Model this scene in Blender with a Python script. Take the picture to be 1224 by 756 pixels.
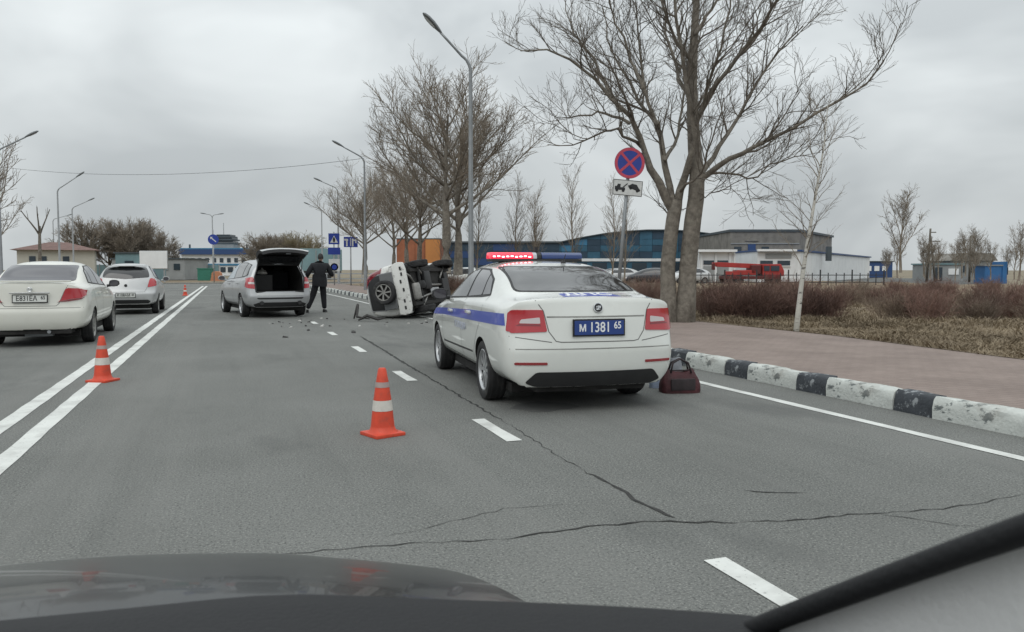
import bpy, bmesh, math, random
import numpy as np
from mathutils import Vector, Matrix
from mathutils.bvhtree import BVHTree

R = math.radians
scene = bpy.context.scene
for o in list(bpy.data.objects):
    bpy.data.objects.remove(o, do_unlink=True)
col = scene.collection

# ------------------------------------------------------------------ camera
cam_data = bpy.data.cameras.new('camera')
cam_data.sensor_width = 36.0
cam_data.lens = 36.0 * 950 / 1224
cam_data.clip_start = 0.05
cam_data.clip_end = 3000
cam_data.dof.use_dof = True            # a phone lens: only what is within arm's reach goes soft
cam_data.dof.focus_distance = 11.0
cam_data.dof.aperture_fstop = 10.0
cam = bpy.data.objects.new('camera', cam_data)
col.objects.link(cam)
cam.location = (0, 0, 1.38)
cam.rotation_euler = (R(90 - 3.37), 0, R(-19.9))
scene.camera = cam

# ------------------------------------------------------------------ overcast sky
SUN_EL, SUN_AZ = 48.0, 215.0
world = bpy.data.worlds.new('World')
scene.world = world
world.use_nodes = True
wn, wl = world.node_tree.nodes, world.node_tree.links
wn.clear()
w_out = wn.new('ShaderNodeOutputWorld')
w_bg = wn.new('ShaderNodeBackground')
w_tc = wn.new('ShaderNodeTexCoord')
w_sky = wn.new('ShaderNodeTexSky')
w_sky.sky_type = 'NISHITA'
w_sky.sun_disc = False
w_sky.sun_elevation = R(SUN_EL)
w_sky.sun_rotation = R(SUN_AZ)
w_sky.dust_density = 6.0
w_map = wn.new('ShaderNodeMapping')
w_map.inputs['Scale'].default_value = (1.0, 1.0, 2.0)
w_n1 = wn.new('ShaderNodeTexNoise')
w_n1.inputs['Scale'].default_value = 2.9
w_n1.inputs['Detail'].default_value = 4
w_n1.inputs['Roughness'].default_value = 0.5
w_n1.inputs['Distortion'].default_value = 0.35
w_ramp = wn.new('ShaderNodeValToRGB')
w_ramp.color_ramp.elements[0].position = 0.38
w_ramp.color_ramp.elements[0].color = (0.485, 0.52, 0.535, 1)
w_ramp.color_ramp.elements[1].position = 0.64
w_ramp.color_ramp.elements[1].color = (0.685, 0.725, 0.735, 1)
w_sep = wn.new('ShaderNodeSeparateXYZ')
w_grad = wn.new('ShaderNodeMapRange')         # overcast sky: brighter towards the zenith
w_grad.inputs['From Min'].default_value = 0.0
w_grad.inputs['From Max'].default_value = 1.0
w_grad.inputs['To Min'].default_value = 0.90
w_grad.inputs['To Max'].default_value = 2.35
w_mul = wn.new('ShaderNodeMixRGB')
w_mul.blend_type = 'MULTIPLY'
w_mul.inputs['Fac'].default_value = 1.0
w_scale = wn.new('ShaderNodeMixRGB')          # the clear sky far above, seen only faintly through the cloud
w_scale.blend_type = 'MULTIPLY'
w_scale.inputs['Fac'].default_value = 1.0
w_scale.inputs['Color2'].default_value = (0.08, 0.08, 0.08, 1)
w_mix = wn.new('ShaderNodeMixRGB')
w_mix.inputs['Fac'].default_value = 0.05
wl.new(w_tc.outputs['Generated'], w_map.inputs['Vector'])
wl.new(w_map.outputs['Vector'], w_n1.inputs['Vector'])
wl.new(w_n1.outputs['Fac'], w_ramp.inputs['Fac'])
wl.new(w_tc.outputs['Generated'], w_sep.inputs['Vector'])
wl.new(w_sep.outputs['Z'], w_grad.inputs['Value'])
wl.new(w_ramp.outputs['Color'], w_mul.inputs['Color1'])
wl.new(w_grad.outputs['Result'], w_mul.inputs['Color2'])
wl.new(w_sky.outputs['Color'], w_scale.inputs['Color1'])
wl.new(w_mul.outputs['Color'], w_mix.inputs['Color1'])
wl.new(w_scale.outputs['Color'], w_mix.inputs['Color2'])
wl.new(w_mix.outputs['Color'], w_bg.inputs['Color'])
w_bg.inputs['Strength'].default_value = 1.0
wl.new(w_bg.outputs['Background'], w_out.inputs['Surface'])

sun_data = bpy.data.lights.new('sun', 'SUN')
sun_data.energy = 0.6
sun_data.angle = R(40)
sun_data.color = (1.0, 0.97, 0.93)
sun = bpy.data.objects.new('sun', sun_data)
col.objects.link(sun)
sun.rotation_euler = (R(90 - SUN_EL), 0, R(180 - SUN_AZ))

scene.view_settings.view_transform = 'Standard'
scene.view_settings.look = 'None'
scene.view_settings.exposure = 0.0
scene.view_settings.gamma = 1.0
scene.view_settings.use_curve_mapping = False
scene.render.engine = 'CYCLES'
scene.cycles.max_bounces = 6
scene.cycles.transparent_max_bounces = 12
scene.cycles.use_denoising = True
scene.cycles.sample_clamp_indirect = 6.0

# ------------------------------------------------------------------ materials
def mat(name, color, rough=0.6, metal=0.0, spec=0.5, var=0.0, vscale=6.0, color2=None, bump=0.0, bscale=60.0,
        coat=0.0, emit=None, estr=0.0, detail=6.0, lo=0.35, hi=0.65, sheen=0.0):
    m = bpy.data.materials.new(name)
    m.use_nodes = True
    nt = m.node_tree
    b = nt.nodes['Principled BSDF']
    b.inputs['Base Color'].default_value = (*color, 1)
    b.inputs['Roughness'].default_value = rough
    b.inputs['Metallic'].default_value = metal
    b.inputs['Specular IOR Level'].default_value = spec
    b.inputs['Coat Weight'].default_value = coat
    b.inputs['Coat Roughness'].default_value = 0.04
    if emit:
        b.inputs['Emission Color'].default_value = (*emit, 1)
        b.inputs['Emission Strength'].default_value = estr
    if var > 0 or color2 or bump > 0:
        tc = nt.nodes.new('ShaderNodeTexCoord')
    if var > 0 or color2:
        n = nt.nodes.new('ShaderNodeTexNoise')
        n.inputs['Scale'].default_value = vscale
        n.inputs['Detail'].default_value = detail
        n.inputs['Roughness'].default_value = 0.62
        nt.links.new(tc.outputs['Object'], n.inputs['Vector'])
        rp = nt.nodes.new('ShaderNodeValToRGB')
        rp.color_ramp.elements[0].position = lo
        rp.color_ramp.elements[1].position = hi
        c2 = color2 if color2 else tuple(min(1, c * (1 + var)) for c in color)
        c1 = color if color2 else tuple(c * (1 - var) for c in color)
        rp.color_ramp.elements[0].color = (*c1, 1)
        rp.color_ramp.elements[1].color = (*c2, 1)
        nt.links.new(n.outputs['Fac'], rp.inputs['Fac'])
        nt.links.new(rp.outputs['Color'], b.inputs['Base Color'])
    if bump > 0:
        n2 = nt.nodes.new('ShaderNodeTexNoise')
        n2.inputs['Scale'].default_value = bscale
        n2.inputs['Detail'].default_value = 5
        nt.links.new(tc.outputs['Object'], n2.inputs['Vector'])
        bp = nt.nodes.new('ShaderNodeBump')
        bp.inputs['Strength'].default_value = bump
        bp.inputs['Distance'].default_value = 0.02
        nt.links.new(n2.outputs['Fac'], bp.inputs['Height'])
        nt.links.new(bp.outputs['Normal'], b.inputs['Normal'])
    return m

def mix_in(m, color, scale, lo, hi, detail=4.0, fac=1.0, rough=None, stretch=None):
    """lay a second noise-shaped colour over a material's base colour (stains, chips, dirt)"""
    nt = m.node_tree
    b = nt.nodes['Principled BSDF']
    tc = nt.nodes.new('ShaderNodeTexCoord')
    n = nt.nodes.new('ShaderNodeTexNoise')
    n.inputs['Scale'].default_value = scale
    n.inputs['Detail'].default_value = detail
    n.inputs['Roughness'].default_value = 0.65
    src = tc.outputs['Object']
    if stretch:
        mp = nt.nodes.new('ShaderNodeMapping')
        mp.inputs['Scale'].default_value = stretch
        nt.links.new(src, mp.inputs['Vector'])
        src = mp.outputs['Vector']
    nt.links.new(src, n.inputs['Vector'])
    mr = nt.nodes.new('ShaderNodeMapRange')
    mr.inputs['From Min'].default_value = lo
    mr.inputs['From Max'].default_value = hi
    mr.inputs['To Max'].default_value = fac
    nt.links.new(n.outputs['Fac'], mr.inputs['Value'])
    mx = nt.nodes.new('ShaderNodeMixRGB')
    mx.inputs['Color2'].default_value = (*color, 1)
    old = b.inputs['Base Color']
    if old.is_linked:
        nt.links.new(old.links[0].from_socket, mx.inputs['Color1'])
    else:
        mx.inputs['Color1'].default_value = old.default_value
    nt.links.new(mr.outputs['Result'], mx.inputs['Fac'])
    nt.links.new(mx.outputs['Color'], b.inputs['Base Color'])
    return m

M = {}
M['asphalt'] = mat('asphalt', (0.128, 0.132, 0.124), 0.86, spec=0.35, color2=(0.178, 0.182, 0.172), vscale=0.35, detail=9, bump=0.5, bscale=110)
mix_in(M['asphalt'], (0.31, 0.31, 0.285), 80, 0.52, 0.66, 2, 0.8)
mix_in(M['asphalt'], (0.05, 0.052, 0.048), 62, 0.53, 0.66, 2, 0.75)
mix_in(M['asphalt'], (0.105, 0.108, 0.102), 1.0, 0.52, 0.72, 6, 0.5, stretch=(1.6, 0.12, 1))
M['asphalt_patch'] = mat('asphalt_patch', (0.085, 0.088, 0.084), 0.88, color2=(0.12, 0.122, 0.117), vscale=2.0, bump=0.5, bscale=120)
M['crack'] = mat('crack', (0.03, 0.03, 0.028), 0.95, var=0.5, vscale=20)
M['paint_line'] = mat('paint_line', (0.62, 0.63, 0.60), 0.75, var=0.08, vscale=3)
mix_in(M['paint_line'], (0.16, 0.16, 0.155), 34, 0.60, 0.70, 6, 0.75)
mix_in(M['paint_line'], (0.40, 0.40, 0.38), 2.2, 0.50, 0.70, 4, 0.8)
M['pavement'] = mat('pavement', (0.215, 0.168, 0.146), 0.85, color2=(0.28, 0.222, 0.194), vscale=1.1, detail=8, bump=0.35, bscale=70)
mix_in(M['pavement'], (0.155, 0.122, 0.11), 30, 0.56, 0.72, 3, 0.45)
def brick_joints(m, sx, sy, dark):
    nt = m.node_tree; b = nt.nodes['Principled BSDF']
    tc = nt.nodes.new('ShaderNodeTexCoord'); br = nt.nodes.new('ShaderNodeTexBrick')
    br.inputs['Scale'].default_value = 1.0; br.inputs['Brick Width'].default_value = sx; br.inputs['Row Height'].default_value = sy
    br.inputs['Mortar Size'].default_value = 0.007; br.inputs['Mortar Smooth'].default_value = 0.3
    br.inputs['Color1'].default_value = (1, 1, 1, 1); br.inputs['Color2'].default_value = (.91, .90, .89, 1); br.inputs['Mortar'].default_value = (*dark, 1)
    nt.links.new(tc.outputs['Object'], br.inputs['Vector'])
    mx = nt.nodes.new('ShaderNodeMixRGB'); mx.blend_type = 'MULTIPLY'; mx.inputs['Fac'].default_value = 1.0
    nt.links.new(b.inputs['Base Color'].links[0].from_socket, mx.inputs['Color1']); nt.links.new(br.outputs['Color'], mx.inputs['Color2'])
    nt.links.new(mx.outputs['Color'], b.inputs['Base Color'])
brick_joints(M['pavement'], .20, .10, (.72, .70, .69))
M['dry_ground'] = mat('dry_ground', (0.125, 0.092, 0.058), 0.95, color2=(0.245, 0.19, 0.12), vscale=0.9, detail=9, bump=0.8, bscale=24)
mix_in(M['dry_ground'], (0.07, 0.052, 0.036), 2.4, 0.54, 0.70, 7, 0.7)
M['far_ground'] = mat('far_ground', (0.15, 0.125, 0.085), 0.95, color2=(0.24, 0.2, 0.135), vscale=0.08, detail=8)
M['grass'] = mat('grass', (0.165, 0.128, 0.084), 0.9, color2=(0.265, 0.212, 0.142), vscale=0.9)
mix_in(M['asphalt'], (0.20, 0.20, 0.188), 1.0, 0.50, 0.68, 5, 0.55, stretch=(1.1, 0.03, 1))
mix_in(M['asphalt'], (0.095, 0.098, 0.094), 1.0, 0.56, 0.66, 7, 0.6, stretch=(0.45, 0.22, 1))
mix_in(M['asphalt'], (0.235, 0.23, 0.21), 34, 0.60, 0.74, 4, 0.4)
M['kerb_white'] = mat('kerb_white', (0.52, 0.54, 0.51), 0.8, var=0.1, vscale=5, bump=0.5, bscale=35)
mix_in(M['kerb_white'], (0.10, 0.115, 0.115), 7.0, 0.555, 0.60, 9, 0.9, stretch=(1, 0.7, 1.2))
mix_in(M['kerb_white'], (0.32, 0.31, 0.28), 3.0, 0.52, 0.7, 5, 0.6)
M['kerb_black'] = mat('kerb_black', (0.042, 0.048, 0.056), 0.75, var=0.2, vscale=6, bump=0.5, bscale=35)
mix_in(M['kerb_black'], (0.33, 0.35, 0.36), 8, 0.56, 0.62, 8, 0.75)
M['kerb_grey'] = mat('kerb_grey', (0.25, 0.25, 0.235), 0.9, var=0.25, vscale=4, bump=0.4)
M['white_paint'] = mat('white_paint', (0.69, 0.705, 0.67), 0.26, coat=1.0, var=0.02, vscale=2)
mix_in(M['white_paint'], (0.42, 0.40, 0.35), 2.6, 0.55, 0.85, 6, 0.30)
M['cream_paint'] = mat('cream_paint', (0.72, 0.715, 0.65), 0.32, coat=0.6)
mix_in(M['cream_paint'], (0.42, 0.39, 0.33), 2.2, 0.52, 0.85, 6, 0.30)
M['silver_paint'] = mat('silver_paint', (0.44, 0.45, 0.46), 0.34, metal=0.45, coat=0.5, var=0.03)
mix_in(M['silver_paint'], (0.26, 0.25, 0.24), 2.6, 0.52, 0.85, 6, 0.35)
M['silver_light'] = mat('silver_light', (0.50, 0.505, 0.505), 0.34, metal=0.25, coat=0.5, var=0.03)
mix_in(M['silver_light'], (0.33, 0.32, 0.30), 2.4, 0.52, 0.85, 6, 0.35)
M['wreck_paint'] = mat('wreck_paint', (0.70, 0.70, 0.67), 0.42, coat=0.3)
mix_in(M['wreck_paint'], (0.10, 0.09, 0.08), 5.0, 0.56, 0.68, 8, 0.8)
M['grey_paint'] = mat('grey_paint', (0.17, 0.175, 0.18), 0.35, metal=0.3, coat=0.4)
M['dark_paint'] = mat('dark_paint', (0.035, 0.038, 0.045), 0.35, metal=0.2, coat=0.5)
M['blue_stripe'] = mat('blue_stripe', (0.035, 0.065, 0.40), 0.35, coat=0.4)
M['pale_lettering'] = mat('pale_lettering', (0.42, 0.45, 0.55), 0.4)
M['plate_blue'] = mat('plate_blue', (0.018, 0.05, 0.21), 0.45)
M['plate_white'] = mat('plate_white', (0.62, 0.63, 0.60), 0.5)
M['ink'] = mat('ink', (0.02, 0.02, 0.022), 0.6)
M['white_ink'] = mat('white_ink', (0.78, 0.79, 0.80), 0.5)
M['glass_dark'] = mat('glass_dark', (0.018, 0.019, 0.021), 0.04, spec=0.65, coat=0.4)
M['glass_tint'] = mat('glass_tint', (0.055, 0.052, 0.062), 0.06, spec=0.6, coat=0.3)
M['trim_black'] = mat('trim_black', (0.018, 0.018, 0.019), 0.55, var=0.15, vscale=9)
M['underbody'] = mat('underbody', (0.022, 0.021, 0.02), 0.85, var=0.4, vscale=7)
M['rubber'] = mat('rubber', (0.022, 0.022, 0.023), 0.8, var=0.3, vscale=8)
mix_in(M['rubber'], (0.10, 0.095, 0.085), 7, 0.52, 0.72, 5, 0.5)
M['joint'] = mat('joint', (0.13, 0.13, 0.125), 0.7)
M['alloy'] = mat('alloy', (0.50, 0.51, 0.52), 0.35, metal=0.7, var=0.08)
M['alloy_dirty'] = mat('alloy_dirty', (0.30, 0.295, 0.28), 0.5, metal=0.4, var=0.2)
M['chrome'] = mat('chrome', (0.62, 0.63, 0.64), 0.18, metal=1.0)
M['lamp_red'] = mat('lamp_red', (0.42, 0.018, 0.028), 0.12, coat=0.8, spec=0.6)
M['lamp_dark_red'] = mat('lamp_dark_red', (0.20, 0.012, 0.02), 0.14, coat=0.8)
M['lamp_clear'] = mat('lamp_clear', (0.55, 0.50, 0.50), 0.15, coat=0.7)
M['reflector'] = mat('reflector', (0.28, 0.035, 0.04), 0.25, coat=0.5)
M['bar_red'] = mat('bar_red', (0.40, 0.008, 0.02), 0.15, emit=(1.0, 0.03, 0.08), estr=0.9, coat=0.5)
M['led'] = mat('led', (1, 0.5, 0.5), 0.3, emit=(1.0, 0.42, 0.44), estr=6.0)
M['bar_blue'] = mat('bar_blue', (0.010, 0.036, 0.15), 0.15, coat=0.7)
M['bar_clear'] = mat('bar_clear', (0.45, 0.47, 0.50), 0.2, coat=0.5)
M['cone_orange'] = mat('cone_orange', (0.62, 0.065, 0.028), 0.55, var=0.12, vscale=9)
mix_in(M['cone_orange'], (0.22, 0.07, 0.05), 14, 0.55, 0.75, 5, 0.55)
M['cone_white'] = mat('cone_white', (0.58, 0.55, 0.50), 0.5, var=0.10, vscale=14)
M['cone_grey'] = mat('cone_grey', (0.36, 0.28, 0.26), 0.6, var=0.10, vscale=14)
M['bag_red'] = mat('bag_red', (0.052, 0.011, 0.014), 0.7, var=0.35, vscale=9, bump=0.5, bscale=22)
M['bag_dark'] = mat('bag_dark', (0.03, 0.022, 0.024), 0.75, var=0.3, vscale=9)
M['bag_grey'] = mat('bag_grey', (0.20, 0.21, 0.23), 0.6, var=0.2, vscale=12, bump=0.5, bscale=30)
M['bag_pale'] = mat('bag_pale', (0.35, 0.42, 0.55), 0.5, var=0.15, vscale=12)
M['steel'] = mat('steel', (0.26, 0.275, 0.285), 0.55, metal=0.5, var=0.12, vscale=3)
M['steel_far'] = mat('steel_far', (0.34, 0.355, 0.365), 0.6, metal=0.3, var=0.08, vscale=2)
M['lamp_head'] = mat('lamp_head', (0.14, 0.15, 0.155), 0.45, metal=0.3)
M['lamp_glass'] = mat('lamp_glass', (0.42, 0.43, 0.43), 0.25)
M['sign_blue'] = mat('sign_blue', (0.022, 0.05, 0.30), 0.45, var=0.08, vscale=10)
M['sign_red'] = mat('sign_red', (0.52, 0.06, 0.10), 0.45, var=0.08, vscale=10)
M['sign_white'] = mat('sign_white', (0.60, 0.61, 0.60), 0.5, var=0.06, vscale=10)
M['sign_back'] = mat('sign_back', (0.28, 0.29, 0.30), 0.5, metal=0.4)
M['bark'] = mat('bark', (0.13, 0.115, 0.096), 0.92, color2=(0.24, 0.215, 0.18), vscale=9, detail=9, bump=1.0, bscale=22)
mix_in(M['bark'], (0.075, 0.062, 0.05), 3.2, 0.52, 0.66, 8, 0.75, stretch=(1, 1, 0.35))
mix_in(M['bark'], (0.19, 0.205, 0.155), 2.0, 0.58, 0.72, 6, 0.5)
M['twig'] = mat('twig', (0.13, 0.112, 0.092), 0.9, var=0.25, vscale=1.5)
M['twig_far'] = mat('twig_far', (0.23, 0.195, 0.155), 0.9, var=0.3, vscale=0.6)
M['twig_green'] = mat('twig_green', (0.27, 0.23, 0.145), 0.9, var=0.3, vscale=0.6)
M['twig_red'] = mat('twig_red', (0.165, 0.100, 0.080), 0.9, var=0.35, vscale=0.9)
M['twig_brown'] = mat('twig_brown', (0.19, 0.145, 0.11), 0.9, var=0.35, vscale=0.9)
def per_object_tone(m, lo, hi):
    nt = m.node_tree; b = nt.nodes['Principled BSDF']
    oi = nt.nodes.new('ShaderNodeObjectInfo'); mr = nt.nodes.new('ShaderNodeMapRange')
    mr.inputs['To Min'].default_value = lo; mr.inputs['To Max'].default_value = hi
    nt.links.new(oi.outputs['Random'], mr.inputs['Value'])
    mx = nt.nodes.new('ShaderNodeMixRGB'); mx.blend_type = 'MULTIPLY'; mx.inputs['Fac'].default_value = 1.0
    nt.links.new(b.inputs['Base Color'].links[0].from_socket, mx.inputs['Color1']); nt.links.new(mr.outputs['Result'], mx.inputs['Color2'])
    nt.links.new(mx.outputs['Color'], b.inputs['Base Color'])
per_object_tone(M['twig_red'], .65, 1.5)
per_object_tone(M['twig_brown'], .65, 1.5)
M['birch'] = mat('birch', (0.50, 0.485, 0.44), 0.8, var=0.1, vscale=5)
mix_in(M['birch'], (0.06, 0.055, 0.05), 7, 0.56, 0.62, 6, 0.9, stretch=(0.5, 0.5, 2.2))
M['cloth_black'] = mat('cloth_black', (0.008, 0.009, 0.012), 0.85, var=0.25, vscale=14, bump=0.4, bscale=30)
M['skin'] = mat('skin', (0.38, 0.24, 0.185), 0.6, var=0.05, vscale=20)
M['hair'] = mat('hair', (0.018, 0.016, 0.015), 0.7)
M['shoe'] = mat('shoe', (0.012, 0.012, 0.012), 0.5)
M['wall_blue_dark'] = mat('wall_blue_dark', (0.022, 0.052, 0.085), 0.45, var=0.18, vscale=0.4)
M['wall_blue'] = mat('wall_blue', (0.045, 0.18, 0.31), 0.45, var=0.15, vscale=0.4)
M['wall_teal'] = mat('wall_teal', (0.03, 0.105, 0.165), 0.4, var=0.2, vscale=0.4)
M['roof_dark'] = mat('roof_dark', (0.06, 0.075, 0.085), 0.6, var=0.15, vscale=0.5)
M['wall_white'] = mat('wall_white', (0.74, 0.75, 0.75), 0.7, var=0.05, vscale=0.8)
mix_in(M['wall_white'], (0.40, 0.40, 0.38), 0.9, 0.55, 0.8, 6, 0.45, stretch=(1, 1, 0.3))
M['wall_cream'] = mat('wall_cream', (0.50, 0.485, 0.42), 0.8, var=0.06, vscale=0.8)
M['wall_concrete'] = mat('wall_concrete', (0.15, 0.14, 0.125), 0.9, color2=(0.25, 0.235, 0.21), vscale=0.9, bump=0.3, bscale=8)
M['wall_grey'] = mat('wall_grey', (0.28, 0.29, 0.29), 0.8, var=0.1, vscale=0.8)
M['trim_blue'] = mat('trim_blue', (0.022, 0.06, 0.17), 0.5)
M['window_far'] = mat('window_far', (0.03, 0.045, 0.06), 0.1, spec=0.6)
M['window_sky'] = mat('window_sky', (0.30, 0.36, 0.40), 0.15, spec=0.6)
M['roof_red'] = mat('roof_red', (0.155, 0.088, 0.074), 0.75, var=0.2, vscale=2)
M['orange_wall'] = mat('orange_wall', (0.46, 0.19, 0.055), 0.7, var=0.1, vscale=0.6)
M['orange_dark'] = mat('orange_dark', (0.30, 0.105, 0.05), 0.7, var=0.2, vscale=0.6)
M['teal_wall'] = mat('teal_wall', (0.17, 0.27, 0.29), 0.6, var=0.1, vscale=0.6)
M['kiosk_blue'] = mat('kiosk_blue', (0.035, 0.15, 0.36), 0.55, var=0.1, vscale=0.6)
M['crane_red'] = mat('crane_red', (0.34, 0.030, 0.026), 0.55, var=0.18, vscale=1.2)
M['crane_dark'] = mat('crane_dark', (0.10, 0.016, 0.016), 0.6)
M['fence_dark'] = mat('fence_dark', (0.028, 0.03, 0.034), 0.6)
M['green_box'] = mat('green_box', (0.03, 0.17, 0.12), 0.6, var=0.1)
M['orange_mesh'] = mat('orange_mesh', (0.45, 0.20, 0.11), 0.7, var=0.1)
M['wood_pole'] = mat('wood_pole', (0.13, 0.115, 0.095), 0.9, var=0.25, vscale=3)
M['debris_dark'] = mat('debris_dark', (0.035, 0.033, 0.031), 0.7, var=0.3, vscale=9)
M['debris_light'] = mat('debris_light', (0.48, 0.47, 0.44), 0.5, var=0.15, vscale=9)
M['hood_paint'] = mat('hood_paint', (0.016, 0.018, 0.019), 0.26, metal=0.0, coat=0.25, spec=0.32)
M['dash'] = mat('dash', (0.012, 0.0125, 0.014), 0.65, spec=0.35, bump=0.15, bscale=160)
M['pillar_trim'] = mat('pillar_trim', (0.62, 0.625, 0.62), 0.75, var=0.04, vscale=8, bump=0.1, bscale=200)
M['wiper'] = mat('wiper', (0.022, 0.022, 0.023), 0.5)
M['wood'] = mat('wood', (0.3, 0.2, 0.12), 0.7)

# ------------------------------------------------------------------ tagging and mesh helpers
def tag(o, label=None, cat=None, group=None, kind=None):
    if label: o['label'] = label
    if cat: o['category'] = cat
    if group: o['group'] = group
    if kind: o['kind'] = kind
    return o

def empty(name, loc=(0, 0, 0), rz=0.0, label=None, cat=None, group=None, parent=None):
    o = bpy.data.objects.new(name, None)
    o.empty_display_size = 0.2
    col.objects.link(o)
    o.location = loc
    o.rotation_euler = (0, 0, rz)
    if parent: o.parent = parent
    return tag(o, label, cat, group)

def link_mesh(name, me, parent=None):
    o = bpy.data.objects.new(name, me)
    col.objects.link(o)
    if parent: o.parent = parent
    return o

def copy_tree(o, parent=None):
    c = o.copy()
    col.objects.link(c)
    c.parent = parent
    for ch in list(o.children):
        copy_tree(ch, c)
    return c

class MB:
    """collects geometry for ONE mesh object"""
    def __init__(s):
        s.v, s.f, s.m = [], [], []
    def add(s, vs, fs, mi=0):
        n = len(s.v)
        s.v.extend([tuple(v) for v in vs])
        s.f.extend([tuple(i + n for i in f) for f in fs])
        s.m.extend([mi] * len(fs))
        return s
    def box(s, c, d, mi=0, rz=0.0, rx=0.0, ry=0.0, taper=1.0):
        hx, hy, hz = d[0] / 2, d[1] / 2, d[2] / 2
        m = Matrix.Rotation(rz, 3, 'Z') @ Matrix.Rotation(ry, 3, 'Y') @ Matrix.Rotation(rx, 3, 'X')
        vs = []
        for z in (-hz, hz):
            t = taper if z > 0 else 1.0
            for x, y in ((-hx, -hy), (hx, -hy), (hx, hy), (-hx, hy)):
                vs.append(m @ Vector((x * t, y * t, z)) + Vector(c))
        return s.add(vs, [(0, 3, 2, 1), (4, 5, 6, 7), (0, 1, 5, 4), (1, 2, 6, 5), (2, 3, 7, 6), (3, 0, 4, 7)], mi)
    def tube(s, pts, rad, n=8, mi=0, caps=True):
        pts = [Vector(p) for p in pts]
        if not hasattr(rad, '__len__'): rad = [rad] * len(pts)
        rings = []
        ref = None
        for i, p in enumerate(pts):
            t = (pts[min(i + 1, len(pts) - 1)] - pts[max(i - 1, 0)]).normalized()
            if ref is None:
                ref = Vector((0, 0, 1)).cross(t)
                if ref.length < 1e-3: ref = Vector((1, 0, 0))
            a = (ref - t * ref.dot(t)).normalized()
            b = t.cross(a)
            ref = a
            rings.append([p + (a * math.cos(2 * math.pi * k / n) + b * math.sin(2 * math.pi * k / n)) * rad[i] for k in range(n)])
        vs = [v for r in rings for v in r]
        fs = []
        for i in range(len(pts) - 1):
            for k in range(n):
                k2 = (k + 1) % n
                fs.append((i * n + k, i * n + k2, (i + 1) * n + k2, (i + 1) * n + k))
        if caps:
            fs.append(tuple(range(n))[::-1])
            fs.append(tuple((len(pts) - 1) * n + k for k in range(n)))
        return s.add(vs, fs, mi)
    def lathe(s, prof, n=24, c=(0, 0, 0), axis='Z', mi=0, closed=False):
        """prof: (radius, height) pairs turned about the axis"""
        vs = []
        for r, h in prof:
            for k in range(n):
                a = 2 * math.pi * k / n
                x, y = r * math.cos(a), r * math.sin(a)
                if axis == 'Z': p = (x, y, h)
                elif axis == 'X': p = (h, x, y)
                else: p = (x, h, y)
                vs.append((p[0] + c[0], p[1] + c[1], p[2] + c[2]))
        fs = []
        L = len(prof)
        for i in range(L if closed else L - 1):
            j = (i + 1) % L
            for k in range(n):
                k2 = (k + 1) % n
                fs.append((i * n + k, i * n + k2, j * n + k2, j * n + k))
        return s.add(vs, fs, mi)
    def prism(s, poly, h0, h1, axis='Z', mi=0):
        """poly of 2-D points extruded along the axis (axis Y: poly is (x,z); axis X: poly is (y,z))"""
        def P(p, h):
            return (p[0], p[1], h) if axis == 'Z' else ((p[0], h, p[1]) if axis == 'Y' else (h, p[0], p[1]))
        n = len(poly)
        vs = [P(p, h0) for p in poly] + [P(p, h1) for p in poly]
        fs = [tuple(range(n))[::-1], tuple(range(n, 2 * n))]
        for i in range(n):
            j = (i + 1) % n
            fs.append((i, j, n + j, n + i))
        return s.add(vs, fs, mi)
    def build(s, name, mats, parent=None, smooth=False, angle=None, bevel=0.0, recalc=True):
        me = bpy.data.meshes.new(name)
        me.from_pydata(s.v, [], s.f)
        if not isinstance(mats, (list, tuple)): mats = [mats]
        for m in mats: me.materials.append(M[m] if isinstance(m, str) else m)
        if len(mats) > 1: me.polygons.foreach_set('material_index', s.m)
        if recalc or bevel > 0:
            bm = bmesh.new()
            bm.from_mesh(me)
            if recalc: bmesh.ops.recalc_face_normals(bm, faces=bm.faces)
            if bevel > 0:
                es = [e for e in bm.edges if len(e.link_faces) == 2 and e.calc_face_angle(0) > 0.6]
                bmesh.ops.bevel(bm, geom=es, offset=bevel, segments=2, affect='EDGES', profile=0.6, clamp_overlap=True)
            bm.to_mesh(me)
            bm.free()
        if smooth or angle:
            me.polygons.foreach_set('use_smooth', [True] * len(me.polygons))
            if angle: me.set_sharp_from_angle(angle=R(angle))
        me.update()
        return link_mesh(name, me, parent)

def text_mesh(name, body, size, m, parent, loc, rot, depth=0.002, align='CENTER', sx=1.0, bold=0.0):
    c = bpy.data.curves.new(name, 'FONT')
    c.body = body
    c.size = size
    c.extrude = depth
    c.offset = bold
    c.align_x = align
    c.align_y = 'CENTER'
    c.resolution_u = 3
    t = bpy.data.objects.new(name, c)
    col.objects.link(t)
    dg = bpy.context.evaluated_depsgraph_get()
    me = bpy.data.meshes.new_from_object(t.evaluated_get(dg))
    bpy.data.objects.remove(t, do_unlink=True)
    me.materials.clear()
    me.materials.append(M[m])
    o = link_mesh(name, me, parent)
    o.location = loc
    o.rotation_euler = rot
    o.scale = (sx, 1, 1)
    return o

# far things are laid out in a frame turned with the street behind the trees: lat = metres to the right, dep = metres ahead
YAW = R(-19.9)
def far(lat, dep): return (lat * math.cos(YAW) - dep * math.sin(YAW), lat * math.sin(YAW) + dep * math.cos(YAW))

# ------------------------------------------------------------------ ground, road, pavement, kerb, markings
def sheet(name, poly, z, m, kind='structure', n=1):
    b = MB()
    b.add([(p[0], p[1], z) for p in poly], [tuple(range(len(poly)))])
    return tag(b.build(name, m), kind=kind)

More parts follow.
